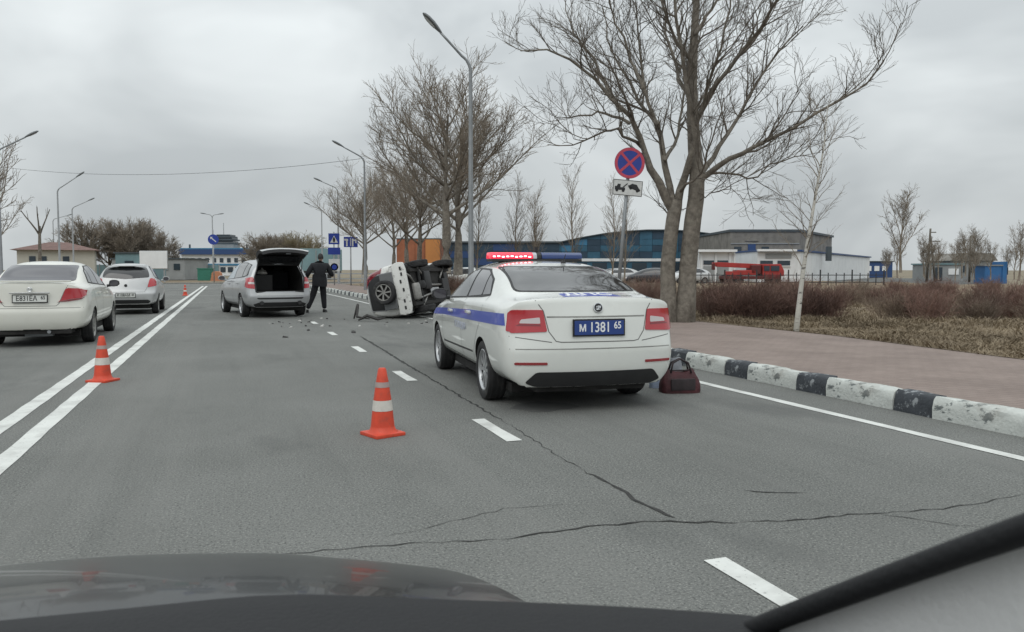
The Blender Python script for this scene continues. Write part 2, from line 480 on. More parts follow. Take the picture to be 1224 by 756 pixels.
sheet('ground', [(-900, -300), (900, -300), (900, 1500), (-900, 1500)], -0.06, 'far_ground')
road = sheet('road', [(-9.2, -12), (6.15, -12), (6.15, 40), (5.9, 71), (34, 72.5), (34, 80.5), (-70, 80.5), (-70, 71), (-9.2, 70.5)], 0.0, 'asphalt')
sheet('pavement', [(6.30, -12), (10.35, -12), (10.35, 8), (10.75, 12), (10.6, 17), (10.2, 26), (9.6, 40), (9.4, 70), (6.05, 70), (6.30, 40)], 0.135, 'pavement')
sheet('left_pavement', [(-9.4, -12), (-9.4, 70), (-12.5, 70), (-12.5, -12)], 0.10, 'pavement')
# the verge: an uneven sheet of dry earth right of the pavement
def verge(name, x0, x1, y0, y1, step, left_edge=None, seed=1):
    rng = random.Random(seed)
    nx, ny = int((x1 - x0) / step) + 1, int((y1 - y0) / step) + 1
    vs, fs = [], []
    for j in range(ny + 1):
        y = y0 + (y1 - y0) * j / ny
        xl = left_edge(y) if left_edge else x0
        for i in range(nx + 1):
            x = xl + (x1 - xl) * i / nx
            z = 0.10 + 0.05 * math.sin(x * .9 + y * .5) + 0.04 * math.sin(y * 1.3 - x * .6) + rng.uniform(-.02, .02)
            if i == 0: z = 0.142
            vs.append((x, y, z))
    for j in range(ny):
        for i in range(nx):
            a = j * (nx + 1) + i
            fs.append((a, a + 1, a + nx + 2, a + nx + 1))
    b = MB().add(vs, fs)
    return tag(b.build(name, 'dry_ground', smooth=True), kind='structure')
def pave_edge(y):
    pts = [(-12, 10.35), (8, 10.35), (12, 10.75), (17, 10.6), (26, 10.2), (40, 9.6), (70, 9.4)]
    for (a, xa), (b, xb) in zip(pts[:-1], pts[1:]):
        if y <= b: return xa + (xb - xa) * max(0, (y - a)) / (b - a)
    return 9.4
verge('verge', 10.4, 60, -4, 70, 0.7, pave_edge)

kerb = tag(bpy.data.objects.new('kerb', None), kind='structure'); col.objects.link(kerb)
def kerb_stone(L, m, seed):
    rng = random.Random(seed)
    b = MB()
    w, h = 0.17, 0.205
    n = max(3, int(L / .12))
    prof = [(-w / 2, -.02), (-w / 2 + .004, h * .55), (-w / 2 + .018, h - .028), (-w / 2 + .045, h - .002), (0, h), (w / 2, h), (w / 2, -.02)]
    vs, fs = [], []
    k = len(prof)
    for j in range(n + 1):
        y = L * j / n
        for p in prof:
            e = 0.006 if 0 < j < n else 0.010
            vs.append((p[0] + rng.uniform(-e, e), min(L, max(0, y)), p[1] + rng.uniform(-e, e) * (1 if p[1] > 0 else 0)))
    for j in range(n):
        for i in range(k - 1):
            fs.append((j * k + i, j * k + i + 1, (j + 1) * k + i + 1, (j + 1) * k + i))
    fs.append(tuple(range(k))); fs.append(tuple(n * k + i for i in range(k)))
    b.add(vs, fs)
    o = b.build('kerb_stone', m, kerb, smooth=True, angle=38)
    return o
def kerb_x(y): return 6.235 + (0 if y < 40 else (y - 40) * -0.008)
protoW = [kerb_stone(.915, 'kerb_white', s) for s in range(4)]
protoB = [kerb_stone(.465, 'kerb_black', 10 + s) for s in range(3)]
y = -0.97
k = 0
first = set()
rk = random.Random(4)
while y < 66:
    for protos, L in ((protoW, .915), (protoB, .465)):
        p = protos[rk.randrange(len(protos))]
        o = p if p.name not in first else p.copy()
        if p.name in first: col.objects.link(o)
        first.add(p.name)
        o.parent = kerb
        o.location = (kerb_x(y) + rk.uniform(-.008, .008), y, rk.uniform(-.012, .008))
        o.rotation_euler = (0, 0, rk.uniform(-.008, .008))
        y += L + 0.008
# the left kerb runs on as plain grey concrete
lk = MB()
lk.box((-9.3, 29, .06), (.16, 82, .16))
tag(lk.build('left_kerb', 'kerb_grey', bevel=.02), kind='structure')

def marking(name, x, y0, y1, w, label=None, x2=None, seed=0):
    rng = random.Random(seed + int(y0 * 10))
    n = max(2, int((y1 - y0) / .35))
    x2 = x if x2 is None else x2
    vs, fs = [], []
    for i in range(n + 1):
        t = i / n
        xx = x + (x2 - x) * t
        yy = y0 + (y1 - y0) * t
        vs += [(xx - w / 2 + rng.uniform(-.006, .006), yy, .0045), (xx + w / 2 + rng.uniform(-.006, .006), yy, .0045)]
    for i in range(n): fs.append((2 * i, 2 * i + 1, 2 * i + 3, 2 * i + 2))
    return tag(MB().add(vs, fs).build(name, 'paint_line'), kind='structure')
marking('double_line', -1.55, -6, 69.5, .155, x2=-1.33)
marking('double_line', -1.91, -6, 69.5, .155, x2=-1.62)
marking('edge_line', 5.44, -6, 40, .115)
marking('edge_line', 5.44, 40, 68, .115, x2=5.2)
for i, (a, b) in enumerate(((2.30, 3.16), (5.93, 6.92), (9.60, 10.60), (13.25, 14.25), (16.85, 17.75), (20.5, 21.4), (24.2, 25.1), (31.5, 32.5), (35.2, 36.2))):
    marking('lane_dash', 2.17 - .002 * i, a, b, .125)

def crack(pts, w0, w1, seed, name='road_crack'):
    rng = random.Random(seed)
    fine = []
    for (a, b) in zip(pts[:-1], pts[1:]):
        n = max(2, int(math.hypot(b[0] - a[0], b[1] - a[1]) / .07))
        for k in range(n):
            t = k / n
            fine.append((a[0] + (b[0] - a[0]) * t + rng.uniform(-.016, .016), a[1] + (b[1] - a[1]) * t + rng.uniform(-.016, .016)))
    fine.append(pts[-1])
    vs, fs = [], []
    N = len(fine)
    for i, p in enumerate(fine):
        q0, q1 = fine[max(0, i - 1)], fine[min(N - 1, i + 1)]
        dx, dy = q1[0] - q0[0], q1[1] - q0[1]
        L = math.hypot(dx, dy) or 1
        t = i / (N - 1)
        w = (w0 + (w1 - w0) * t) * rng.uniform(.35, 1.3) * min(1, 8 * t + .15, 8 * (1 - t) + .15)
        vs += [(p[0] - dy / L * w / 2, p[1] + dx / L * w / 2, .0035), (p[0] + dy / L * w / 2, p[1] - dx / L * w / 2, .0035)]
    for i in range(N - 1): fs.append((2 * i, 2 * i + 1, 2 * i + 3, 2 * i + 2))
    return tag(MB().add(vs, fs).build(name, 'crack'), kind='structure')
crack([(2.62, 16.5), (2.53, 13.28), (2.45, 10.5), (2.38, 7.91), (2.36, 6.5)], .06, .018, 1)
crack([(2.36, 6.5), (2.31, 5.6), (2.29, 4.9)], .010, .007, 21)
crack([(2.29, 4.90), (2.31, 4.45), (2.29, 4.1), (2.33, 3.76)], .020, .026, 2)
crack([(.2, 3.93), (.61, 3.90), (1.0, 3.84), (1.31, 3.77)], .006, .010, 3)
crack([(1.31, 3.77), (1.74, 3.80), (2.2, 3.76), (2.60, 3.58)], .012, .028, 4)
crack([(2.60, 3.58), (2.86, 3.52), (3.36, 3.48), (3.87, 3.38), (4.6, 3.45)], .016, .006, 5)
crack([(3.02, 4.10), (3.2, 3.98), (3.36, 3.92)], .016, .012, 6)
crack([(3.45, 3.45), (3.7, 3.15), (3.95, 2.95)], .008, .005, 7)
crack([(.75, 4.0), (1.5, 4.25), (1.9, 4.2)], .005, .005, 8)
sheet('oil_stain', [(3.0 + .32 * math.cos(t * .45) * (1 + .18 * math.sin(3 * t)), 7.35 + .28 * math.sin(t * .45) * (1 + .2 * math.cos(2 * t)), .0028)[:2] for t in range(14)], .0028, 'asphalt_patch')

# ------------------------------------------------------------------ car shells
# a station is (y, [(x,z) for points 0..9]); points: 0 bottom centre, 1 bottom edge, 2 sill, 3 low flank, 4 high flank,
# 5 shoulder, 6 window base, 7 roof rail, 8 roof, 9 roof centre.  The end caps are grids of rows 1..5 by 5 columns.
def car_cage(stations, rear, front, creases=None):
    """rear/front: dict(rows=[(halfwidth, y_edge, y_centre, z)]*4, edge=[(x,y,z)]*5)"""
    bm = bmesh.new()
    cols = (1.0, 0.82, 0.56, 0.28, 0.0)
    def cap(e):
        pts = {}
        for i, (w, ye, yc, z) in enumerate(e['rows'], 1):
            for k, c in enumerate(cols):
                pts[(i, k)] = (w * c, yc + (ye - yc) * c ** 2.6, z)
        for k, p in enumerate(e['edge']):
            pts[(5, k)] = p
        return pts
    cr, cf = cap(rear), cap(front)
    sides = {}
    def V(p):
        return bm.verts.new(p)
    cap_v = []
    for cp in (cr, cf):
        d = {}
        for (i, k), p in cp.items():
            for sgn in (1, -1):
                if k == 4 and sgn == -1:
                    d[(i, k, -1)] = d[(i, k, 1)]
                else:
                    d[(i, k, sgn)] = V((p[0] * sgn, p[1], p[2]))
        cap_v.append(d)
    rows = []
    def cap_row(d, sgn):
        return [d[(1, 4, 1)]] + [d[(i, 0, sgn)] for i in range(1, 6)] + [d[(5, k, sgn)] for k in range(1, 5)]
    rows.append({1: cap_row(cap_v[0], 1), -1: cap_row(cap_v[0], -1)})
    for st in stations:
        y, pts = st[0], st[1]
        r = {1: [], -1: []}
        for i, p in enumerate(pts):
            yy = y + (p[2] if len(p) > 2 else 0)
            a = V((p[0], yy, p[1]))
            b = a if i in (0, 9) else V((-p[0], yy, p[1]))
            r[1].append(a)
            r[-1].append(b)
        rows.append(r)
    rows.append({1: cap_row(cap_v[1], 1), -1: cap_row(cap_v[1], -1)})
    for a in range(len(rows) - 1):
        for sgn in (1, -1):
            A, B = rows[a][sgn], rows[a + 1][sgn]
            for i in range(9):
                if i == 0 and (a == 0 or a == len(rows) - 2):
                    d = cap_v[0] if a == 0 else cap_v[1]
                    mid = [d[(1, k, sgn)] for k in range(0, 5)]
                    other = B if a == 0 else A
                    f = mid + [other[0], other[1]]
                else:
                    f = [A[i], A[i + 1], B[i + 1], B[i]]
                if sgn == -1: f = f[::-1]
                bm.faces.new(f)
    for d in cap_v:
        for sgn in (1, -1):
            for i in range(1, 5):
                for k in range(4):
                    bm.faces.new([d[(i, k, sgn)], d[(i + 1, k, sgn)], d[(i + 1, k + 1, sgn)], d[(i, k + 1, sgn)]])
    bmesh.ops.recalc_face_normals(bm, faces=bm.faces)
    cl = bm.edges.layers.float.new('crease_edge')
    creases = creases or {}
    for i, w in creases.get('long', {}).items():
        for a in range(len(rows) - 1):
            for sgn in (1, -1):
                e = bm.edges.get((rows[a][sgn][i], rows[a + 1][sgn][i]))
                if e: e[cl] = w
    for nm, d in (('rear', cap_v[0]), ('front', cap_v[1])):
        for i, w in creases.get(nm, {}).items():
            for sgn in (1, -1):
                for k in range(4):
                    e = bm.edges.get((d[(i, k, sgn)], d[(i, k + 1, sgn)]))
                    if e: e[cl] = w
    return bm

def finish_shell(name, bm, paint, parent, arches, levels=3, cuts=(), dent=None, extra=()):
    """subdivide, cut the wheel arches (cylinders) and any box cavities; cut faces get the dark underbody material"""
    me = bpy.data.meshes.new(name)
    bm.to_mesh(me)
    bm.free()
    o = link_mesh(name, me)
    s = o.modifiers.new('s', 'SUBSURF')
    s.levels = levels
    s.render_levels = levels
    dg = bpy.context.evaluated_depsgraph_get()
    me2 = bpy.data.meshes.new_from_object(o.evaluated_get(dg))
    bpy.data.objects.remove(o, do_unlink=True)
    me2.materials.clear()
    me2.materials.append(M[paint])
    me2.materials.append(M['underbody'])
    if dent:
        rng = random.Random(dent[1])
        dirs = [(Vector((rng.uniform(-1, 1), rng.uniform(-1, 1), rng.uniform(-1, 1))) * 7, rng.uniform(0, 6)) for _ in range(6)]
        for v in me2.vertices:
            k = sum(math.sin(v.co.dot(d) + ph) for d, ph in dirs) / 6
            v.co += v.normal * k * dent[0]
    tri_bvh = BVHTree.FromPolygons([v.co.copy() for v in me2.vertices], [tuple(p.vertices) for p in me2.polygons])
    o = link_mesh(name, me2)
    cm = MB()
    for (y, z, r, x0, x1) in arches:
        n = 40
        for sgn in (1, -1):
            prof = []
            for k in range(n):
                a = 2 * math.pi * k / n
                prof.append((y + r * math.cos(a), z + r * math.sin(a)))
            cm.prism(prof, sgn * x0, sgn * x1, 'X')
    for vs, fs in cuts: cm.add(vs, fs)
    c = cm.build('cutter', 'underbody')
    b = o.modifiers.new('b', 'BOOLEAN')
    b.operation = 'DIFFERENCE'
    b.solver = 'EXACT'
    b.object = c
    b.use_self = True
    dg = bpy.context.evaluated_depsgraph_get()
    me3 = bpy.data.meshes.new_from_object(o.evaluated_get(dg))
    bpy.data.objects.remove(o, do_unlink=True)
    bpy.data.objects.remove(c, do_unlink=True)
    # faces made by the cutter point at the dark material
    idx = [0] * len(me3.polygons)
    names = [m.name if m else '' for m in me3.materials]
    for p in me3.polygons:
        nm = names[p.material_index] if p.material_index < len(names) else ''
        idx[p.index] = 1 if nm == 'underbody' else 0
    for p in me3.polygons:
        if idx[p.index] == 0 and p.center.z < 0.30 and p.normal.z < -0.7: idx[p.index] = 1
    me3.materials.clear()
    me3.materials.append(M[paint])
    me3.materials.append(M['underbody'])
    me3.polygons.foreach_set('material_index', idx)
    me3.polygons.foreach_set('use_smooth', [True] * len(me3.polygons))
    me3.set_sharp_from_angle(angle=R(32))
    me3.name = name
    return link_mesh(name, me3, parent), tri_bvh

def chaikin(poly, n=2, w=0.25):
    for _ in range(n):
        out = []
        for i in range(len(poly)):
            a, b = poly[i], poly[(i + 1) % len(poly)]
            out.append((a[0] * (1 - w) + b[0] * w, a[1] * (1 - w) + b[1] * w))
            out.append((a[0] * w + b[0] * (1 - w), a[1] * w + b[1] * (1 - w)))
        poly = out
    return poly

def rounded(poly, r=0.03, n=3):
    out = []
    L = len(poly)
    for i in range(L):
        p0, p, p1 = Vector(poly[i - 1]), Vector(poly[i]), Vector(poly[(i + 1) % L])
        a = (p0 - p); b = (p1 - p)
        ra = min(r, a.length * 0.45); rb = min(r, b.length * 0.45)
        A = p + a.normalized() * ra; B = p + b.normalized() * rb
        for k in range(n + 1):
            t = k / n
            q = A * (1 - t) ** 2 + p * 2 * t * (1 - t) + B * t * t
            out.append((q.x, q.y))
    return out

def patch(name, m, parent, bvh, poly, face, off=0.004, step=0.035, thick=0.0):
    """lay a panel with the outline poly on the shell.  face: 'L','R' (poly in y,z), 'B','F' rear/front (poly in x,z), 'T' top (x,y)"""
    bm = bmesh.new()
    vs = [bm.verts.new((p[0], p[1], 0)) for p in poly]
    f = bm.faces.new(vs)
    xs = [p[0] for p in poly]; ys = [p[1] for p in poly]
    for ax, lo, hi in ((0, min(xs), max(xs)), (1, min(ys), max(ys))):
        t = lo + step
        while t < hi - step * 0.3:
            co = (t, 0, 0) if ax == 0 else (0, t, 0)
            no = (1, 0, 0) if ax == 0 else (0, 1, 0)
            bmesh.ops.bisect_plane(bm, geom=bm.verts[:] + bm.edges[:] + bm.faces[:], plane_co=co, plane_no=no)
            t += step
    FAR = 6.0
    for v in bm.verts:
        a, b = v.co.x, v.co.y
        if face == 'R': org, d = Vector((FAR, a, b)), Vector((-1, 0, 0))
        elif face == 'L': org, d = Vector((-FAR, a, b)), Vector((1, 0, 0))
        elif face == 'B': org, d = Vector((a, -FAR, b)), Vector((0, 1, 0))
        elif face == 'F': org, d = Vector((a, FAR + 4, b)), Vector((0, -1, 0))
        else: org, d = Vector((a, b, FAR)), Vector((0, 0, -1))
        hit, nrm, _, _ = bvh.ray_cast(org, d)
        if hit is None:
            hit, nrm, _, _ = bvh.find_nearest(org + d * (FAR - 0.9))
        if nrm.dot(d) > 0: nrm = -nrm
        v.co = hit + nrm * (off + (0.003 if off > 0.003 else 0.001))
    bmesh.ops.recalc_face_normals(bm, faces=bm.faces)
    if bm.faces:
        bm.faces.ensure_lookup_table()
        dv = {'R': Vector((1, 0, 0)), 'L': Vector((-1, 0, 0)), 'B': Vector((0, -1, 0)), 'F': Vector((0, 1, 0)), 'T': Vector((0, 0, 1))}[face]
        if sum(fc.normal.dot(dv) * fc.calc_area() for fc in bm.faces) < 0:
            bmesh.ops.reverse_faces(bm, faces=bm.faces)
    be = [e for e in bm.edges if e.is_boundary]
    ret = bmesh.ops.extrude_edge_only(bm, edges=be)          # a rim that runs back to the shell
    for v in [g for g in ret['geom'] if isinstance(g, bmesh.types.BMVert)]:
        hit, nrm, _, _ = bvh.find_nearest(v.co)
        v.co = hit - (v.co - hit).normalized() * 0.002 if (v.co - hit).length > 1e-6 else hit
    me = bpy.data.meshes.new(name)
    bm.to_mesh(me)
    bm.free()
    me.materials.append(M[m])
    me.polygons.foreach_set('use_smooth', [True] * len(me.polygons))
    me.set_sharp_from_angle(angle=R(40))
    return link_mesh(name, me, parent)

def seam(name, parent, bvh, line, face, w=0.008, m='joint', off=0.0015, closed=False):
    """a narrow dark joint following a polyline on the shell"""
    mb = MB()
    pts = []
    line = list(line) + ([line[0]] if closed else [])
    for (a, b) in zip(line[:-1], line[1:]):
        n = max(1, int(math.hypot(b[0] - a[0], b[1] - a[1]) / 0.05))
        for k in range(n):
            pts.append((a[0] + (b[0] - a[0]) * k / n, a[1] + (b[1] - a[1]) * k / n))
    pts.append(line[-1])
    vs, fs = [], []
    for i, p in enumerate(pts):
        q0, q1 = pts[max(0, i - 1)], pts[min(len(pts) - 1, i + 1)]
        dx, dy = q1[0] - q0[0], q1[1] - q0[1]
        L = math.hypot(dx, dy) or 1
        nx, ny = -dy / L * w / 2, dx / L * w / 2
        for sg in (1, -1):
            a, b = p[0] + nx * sg, p[1] + ny * sg
            if face == 'R': org, d = Vector((6, a, b)), Vector((-1, 0, 0))
            elif face == 'L': org, d = Vector((-6, a, b)), Vector((1, 0, 0))
            elif face == 'B': org, d = Vector((a, -6, b)), Vector((0, 1, 0))
            else: org, d = Vector((a, b, 6)), Vector((0, 0, -1))
            hit, nrm, _, _ = bvh.ray_cast(org, d)
            if hit is None: hit, nrm, _, _ = bvh.find_nearest(org + d * 5.1)
            if nrm.dot(d) > 0: nrm = -nrm
            vs.append(hit + nrm * off)
    for i in range(len(pts) - 1):
        fs.append((2 * i, 2 * i + 1, 2 * i + 3, 2 * i + 2))
    mb.add(vs, fs)
    return mb.build(name, m, parent)

WHEEL_CACHE = {}
def wheel(parent, loc, side, r=0.32, w=0.205, spokes=10, rim_m='alloy', style='twin', steer=0.0):
    key = (round(r, 3), w, spokes, rim_m, style)
    if key not in WHEEL_CACHE:
        rr = r * 0.70
        t = MB()
        h = w / 2
        t.lathe([(rr, -h * 0.86), (rr * 1.06, -h * 0.98), (r * 0.86, -h * 1.03), (r * 0.955, -h * 0.95), (r * 0.99, -h * 0.72), (r, -h * 0.4), (r, h * 0.4),
                 (r * 0.99, h * 0.72), (r * 0.955, h * 0.95), (r * 0.86, h * 1.03), (rr * 1.06, h * 0.98), (rr, h * 0.86)], 36, axis='X', closed=True)
        for q in (-0.5, 0.0, 0.5):                                          # tread ribs
            t.lathe([(r + 0.0005, (q - 0.13) * h), (r + 0.004, (q - 0.11) * h), (r + 0.004, (q + 0.11) * h), (r + 0.0005, (q + 0.13) * h)], 36, axis='X')
        tm = t.build('tyre', 'rubber', smooth=True, angle=35)
        g = MB()
        g.lathe([(rr * 1.0, h * 0.9), (rr * 0.95, h * 0.93), (rr * 0.90, h * 0.80), (rr * 0.885, h * 0.60)], 36, axis='X')
        g.lathe([(0.001, h * 0.72), (rr * 0.17, h * 0.70), (rr * 0.22, h * 0.58), (rr * 0.22, h * 0.2)], 18, axis='X')
        for k in range(spokes):
            a = 2 * math.pi * k / spokes
            pr = [(rr * 0.16, -0.016), (rr * 0.92, -0.019 if style != 'swirl' else 0.02), (rr * 0.92, 0.019 if style != 'swirl' else 0.07), (rr * 0.16, 0.016)]
            ca, sa = math.cos(a), math.sin(a)
            q = [(p[0] * ca - p[1] * sa, p[0] * sa + p[1] * ca) for p in pr]
            g.prism(q, h * 0.50, h * 0.74, 'X')
        gm = g.build('rim', rim_m, smooth=True, angle=35)
        d = MB()
        d.lathe([(0.001, h * 0.05), (rr * 0.86, h * 0.05), (rr * 0.885, h * 0.58), (rr * 0.99, -h * 0.8)], 30, axis='X')
        dm = d.build('brake_disc', 'underbody')
        WHEEL_CACHE[key] = (tm.data, gm.data, dm.data)
        for q in (tm, gm, dm): bpy.data.objects.remove(q, do_unlink=True)
    e = empty('wheel', loc, (0 if side > 0 else math.pi) + steer, parent=parent)
    for nm, d in zip(('tyre', 'rim', 'brake_disc'), WHEEL_CACHE[key]):
        link_mesh(nm, d, e)
    return e

def car_windows(root, bvh, spec):
    """spec: list of (name, outline, face, trim margin)"""
    for nm, poly, face, m, r in spec:
        faces = ('L', 'R') if face == 'S' else (face,)
        for fc in faces:
            patch(nm, m, root, bvh, rounded(poly, r), fc, 0.004)

def grow_poly(poly, d):
    cx = sum(p[0] for p in poly) / len(poly); cy = sum(p[1] for p in poly) / len(poly)
    out = []
    L = len(poly)
    area = sum(poly[i][0] * poly[(i + 1) % L][1] - poly[(i + 1) % L][0] * poly[i][1] for i in range(L))
    sg = 1 if area > 0 else -1
    for i in range(L):
        p0, p, p1 = Vector(poly[i - 1]), Vector(poly[i]), Vector(poly[(i + 1) % L])
        a = (p - p0).normalized(); b = (p1 - p).normalized()
        na = Vector((a.y, -a.x)) * sg; nb = Vector((b.y, -b.x)) * sg
        n = (na + nb)
        n = n / max(0.3, n.dot(na)) if n.length > 1e-4 else na
        q = p + n * d
        out.append((q.x, q.y))
    return out

def mirror_x(poly):
    return [(-p[0], p[1]) for p in poly][::-1]

def door_mirror(root, x, y, z, sgn, m='trim_black', glass=True):
    e = MB()
    prof = [(-0.09, -0.055), (-0.10, 0.0), (-0.085, 0.055), (-0.03, 0.075), (0.05, 0.07), (0.095, 0.04), (0.10, -0.02), (0.06, -0.06), (-0.02, -0.07)]
    cx = x + sgn * 0.115
    n = len(prof)
    vs, fs = [], []
    for (yy, s) in ((-0.075, 0.92), (-0.06, 1.0), (0.02, 0.95), (0.075, 0.6), (0.09, 0.25)):
        for p in prof: vs.append((cx + p[0] * s * sgn, y + yy, z + p[1] * s))
    for i in range(4):
        for k in range(n):
            fs.append((i * n + k, i * n + (k + 1) % n, (i + 1) * n + (k + 1) % n, (i + 1) * n + k))
    fs.append(tuple(range(n)))
    fs.append(tuple(4 * n + k for k in range(n)))
    e.add(vs, fs)
    e.tube([(x - sgn * 0.03, y + 0.03, z - 0.05), (x + sgn * 0.08, y + 0.01, z - 0.04)], [0.03, 0.022], 8)
    mo = e.build('door_mirror', m, root, smooth=True, angle=50)
    if glass:
        g = MB()
        g.add([(cx + p[0] * 0.82 * sgn, y - 0.0775, z + p[1] * 0.82) for p in prof], [tuple(range(n))])
        g.build('mirror_glass', 'glass_tint', mo)
    return mo

def plate(root, y, z, w, h, m_plate, chars, m_ink, tilt=0.0, cx=0.0, frame='trim_black'):
    """number plate facing the rear; chars: (text, x, size, dz)"""
    b = MB()
    b.box((0, 0.006, 0), (w + 0.03, 0.012, h + 0.03))
    p = b.build('number_plate', frame, root)
    p.location = (cx, y, z)
    p.rotation_euler = (tilt, 0, 0)
    f = MB()
    f.box((0, -0.004, 0), (w, 0.008, h))
    f.build('plate_face', m_plate, p, bevel=0.002)
    for t, x, size, dz in chars:
        text_mesh('plate_character', t, size, m_ink, p, (x, -0.0095, dz), (math.pi / 2, 0, 0), 0.0012, sx=0.82, bold=0.0015)
    return p

# ------------------------------------------------------------------ the police sedan (origin: rear axle on the ground, y forward)
def police_car():
    root = empty('police_car', (3.44, 7.92, 0), -0.079,
                 'white police sedan with blue side stripe and lit red roof light bar', 'car')
    low = lambda a, b, c, d, zb=0.22: [(0, zb), (a, zb), (b, 0.42), (c, 0.60), (d, 0.77)]
    st = [
        (-0.62, low(.78, .875, .905, .905) + [(.880, 1.00), (.80, 1.078), (.62, 1.115), (.30, 1.135), (0, 1.14)]),
        (-0.38, low(.80, .885, .908, .908) + [(.872, 1.01), (.79, 1.085), (.665, 1.195), (.34, 1.222), (0, 1.228)]),
        (0.06, low(.80, .885, .908, .908) + [(.872, 1.01), (.81, 1.08), (.665, 1.362), (.36, 1.398), (0, 1.404)]),
        (0.55, low(.80, .885, .905, .905) + [(.872, 1.00), (.815, 1.07), (.655, 1.425), (.36, 1.470), (0, 1.478)]),
        (1.20, low(.80, .885, .905, .905) + [(.872, .985), (.815, 1.05), (.65, 1.435), (.36, 1.484), (0, 1.494)]),
        (1.75, low(.80, .885, .905, .905) + [(.868, .965), (.81, 1.03), (.645, 1.395), (.36, 1.445), (0, 1.455)]),
        (2.28, low(.80, .885, .905, .905) + [(.862, .945), (.79, 1.00), (.67, 1.19), (.35, 1.235), (0, 1.245)]),
        (2.80, low(.80, .88, .90, .898) + [(.85, .90), (.76, .965), (.66, .985), (.35, 1.02), (0, 1.03)]),
        (3.25, low(.76, .86, .885, .87) + [(.80, .82), (.70, .87), (.55, .90), (.30, .92), (0, .925)]),
    ]
    rear = dict(rows=[(.80, -.90, -1.02, .25), (.872, -.945, -1.09, .40), (.885, -.955, -1.105, .60), (.868, -.885, -1.082, .905)],
                edge=[(.85, -.875, .995), (.755, -.945, 1.075), (.54, -1.0, 1.102), (.24, -1.03, 1.112), (0, -1.04, 1.115)])
    front = dict(rows=[(.70, 3.36, 3.50, .22), (.82, 3.42, 3.58, .42), (.82, 3.40, 3.58, .55), (.80, 3.38, 3.56, .66)],
                 edge=[(.76, 3.36, .74), (.62, 3.45, .78), (.45, 3.50, .80), (.22, 3.53, .81), (0, 3.54, .815)])
    bm = car_cage(st, rear, front, {'long': {5: .35, 6: .3, 2: .2}, 'rear': {3: .6, 4: .75, 5: .9, 1: .5}, 'front': {5: .5}})
    body, bvh = finish_shell('body', bm, 'white_paint', root, [(0, .315, .355, .60, 1.2), (2.686, .315, .355, .60, 1.2)])
    # glazing
    rw = [(-.645, 1.158), (.645, 1.158), (.61, 1.25), (.572, 1.40), (-.572, 1.40), (-.61, 1.25)]
    patch('window_trim', 'trim_black', root, bvh, rounded([(-.665, 1.152), (.665, 1.152), (.63, 1.25), (.588, 1.412), (-.588, 1.412), (-.63, 1.25)], .05), 'B', .002)
    patch('rear_window', 'glass_dark', root, bvh, rounded(rw, .05), 'B', .004)
    side_all = [(-.02, 1.10), (.30, 1.075), (2.28, 1.00), (2.36, 1.005), (1.72, 1.345), (1.2, 1.395), (.65, 1.385), (.20, 1.275)]
    qw = [(.02, 1.115), (.30, 1.10), (.43, 1.315), (.24, 1.265)]
    rd = [(.345, 1.098), (.98, 1.065), (1.03, 1.372), (.64, 1.362), (.47, 1.325)]
    fd = [(1.06, 1.06), (2.20, 1.022), (1.70, 1.325), (1.2, 1.372), (1.10, 1.374)]
    for fc in ('L', 'R'):
        patch('window_trim', 'trim_black', root, bvh, rounded(side_all, .04), fc, .002)
        patch('quarter_window', 'glass_tint', root, bvh, rounded(qw, .02), fc, .0045)
        patch('rear_door_window', 'glass_tint', root, bvh, rounded(rd, .03), fc, .0045)
        patch('front_door_window', 'glass_dark', root, bvh, rounded(fd, .03), fc, .0045)
    patch('windscreen', 'glass_dark', root, bvh, rounded([(-.60, 1.05), (.60, 1.05), (.50, 1.38), (-.50, 1.38)], .05), 'F', .004)
    # side stripe and lettering
    stripe = [(3.30, .74), (3.30, .825), (2.2, .875), (.6, .925), (-.80, .955), (-.84, .84), (.5, .815), (2.2, .79)]
    for fc in ('L', 'R'):
        patch('blue_stripe', 'blue_stripe', root, bvh, stripe, fc, .0022)
        for hy, hz in ((.62, .90), (1.66, .87)):                      # door handles
            h = MB()
            sx = -1 if fc == 'L' else 1
            h.box((sx * .908, hy, hz), (.035, .19, .032))
            hd = h.build('door_handle', 'white_paint', root, bevel=.008, smooth=True, angle=40)
        seam('door_seam', root, bvh, [(1.03, 1.07), (1.03, .34)], fc, .008)
        seam('door_seam', root, bvh, [(2.30, 1.0), (2.26, .70), (2.16, .34)], fc, .008)
        seam('door_seam', root, bvh, [(.02, 1.10), (.10, .80), (.37, .50), (.46, .34), (2.16, .34)], fc, .008)
        seam('side_moulding', root, bvh, [(.45, .47), (2.2, .45)], fc, .022, 'trim_black')
        door_mirror(root, (-1 if fc == 'L' else 1) * .86, 2.08, 1.06, -1 if fc == 'L' else 1)
    for t, y0, z0 in (('ПОЛИЦИЯ', 1.05, .72),):
        for sx, rz in ((-1, -math.pi / 2), (1, math.pi / 2)):
            text_mesh('door_lettering', t, .11, 'pale_lettering', root, (sx * .915, y0, z0), (math.pi / 2, 0, rz), .001, sx=1.15)
    # tail lamps
    tl = [(.50, .79), (.83, .775), (.83, .97), (.81, .995), (.535, .995)]
    cl = [(.555, .855), (.86, .85), (.86, .905), (.56, .92)]
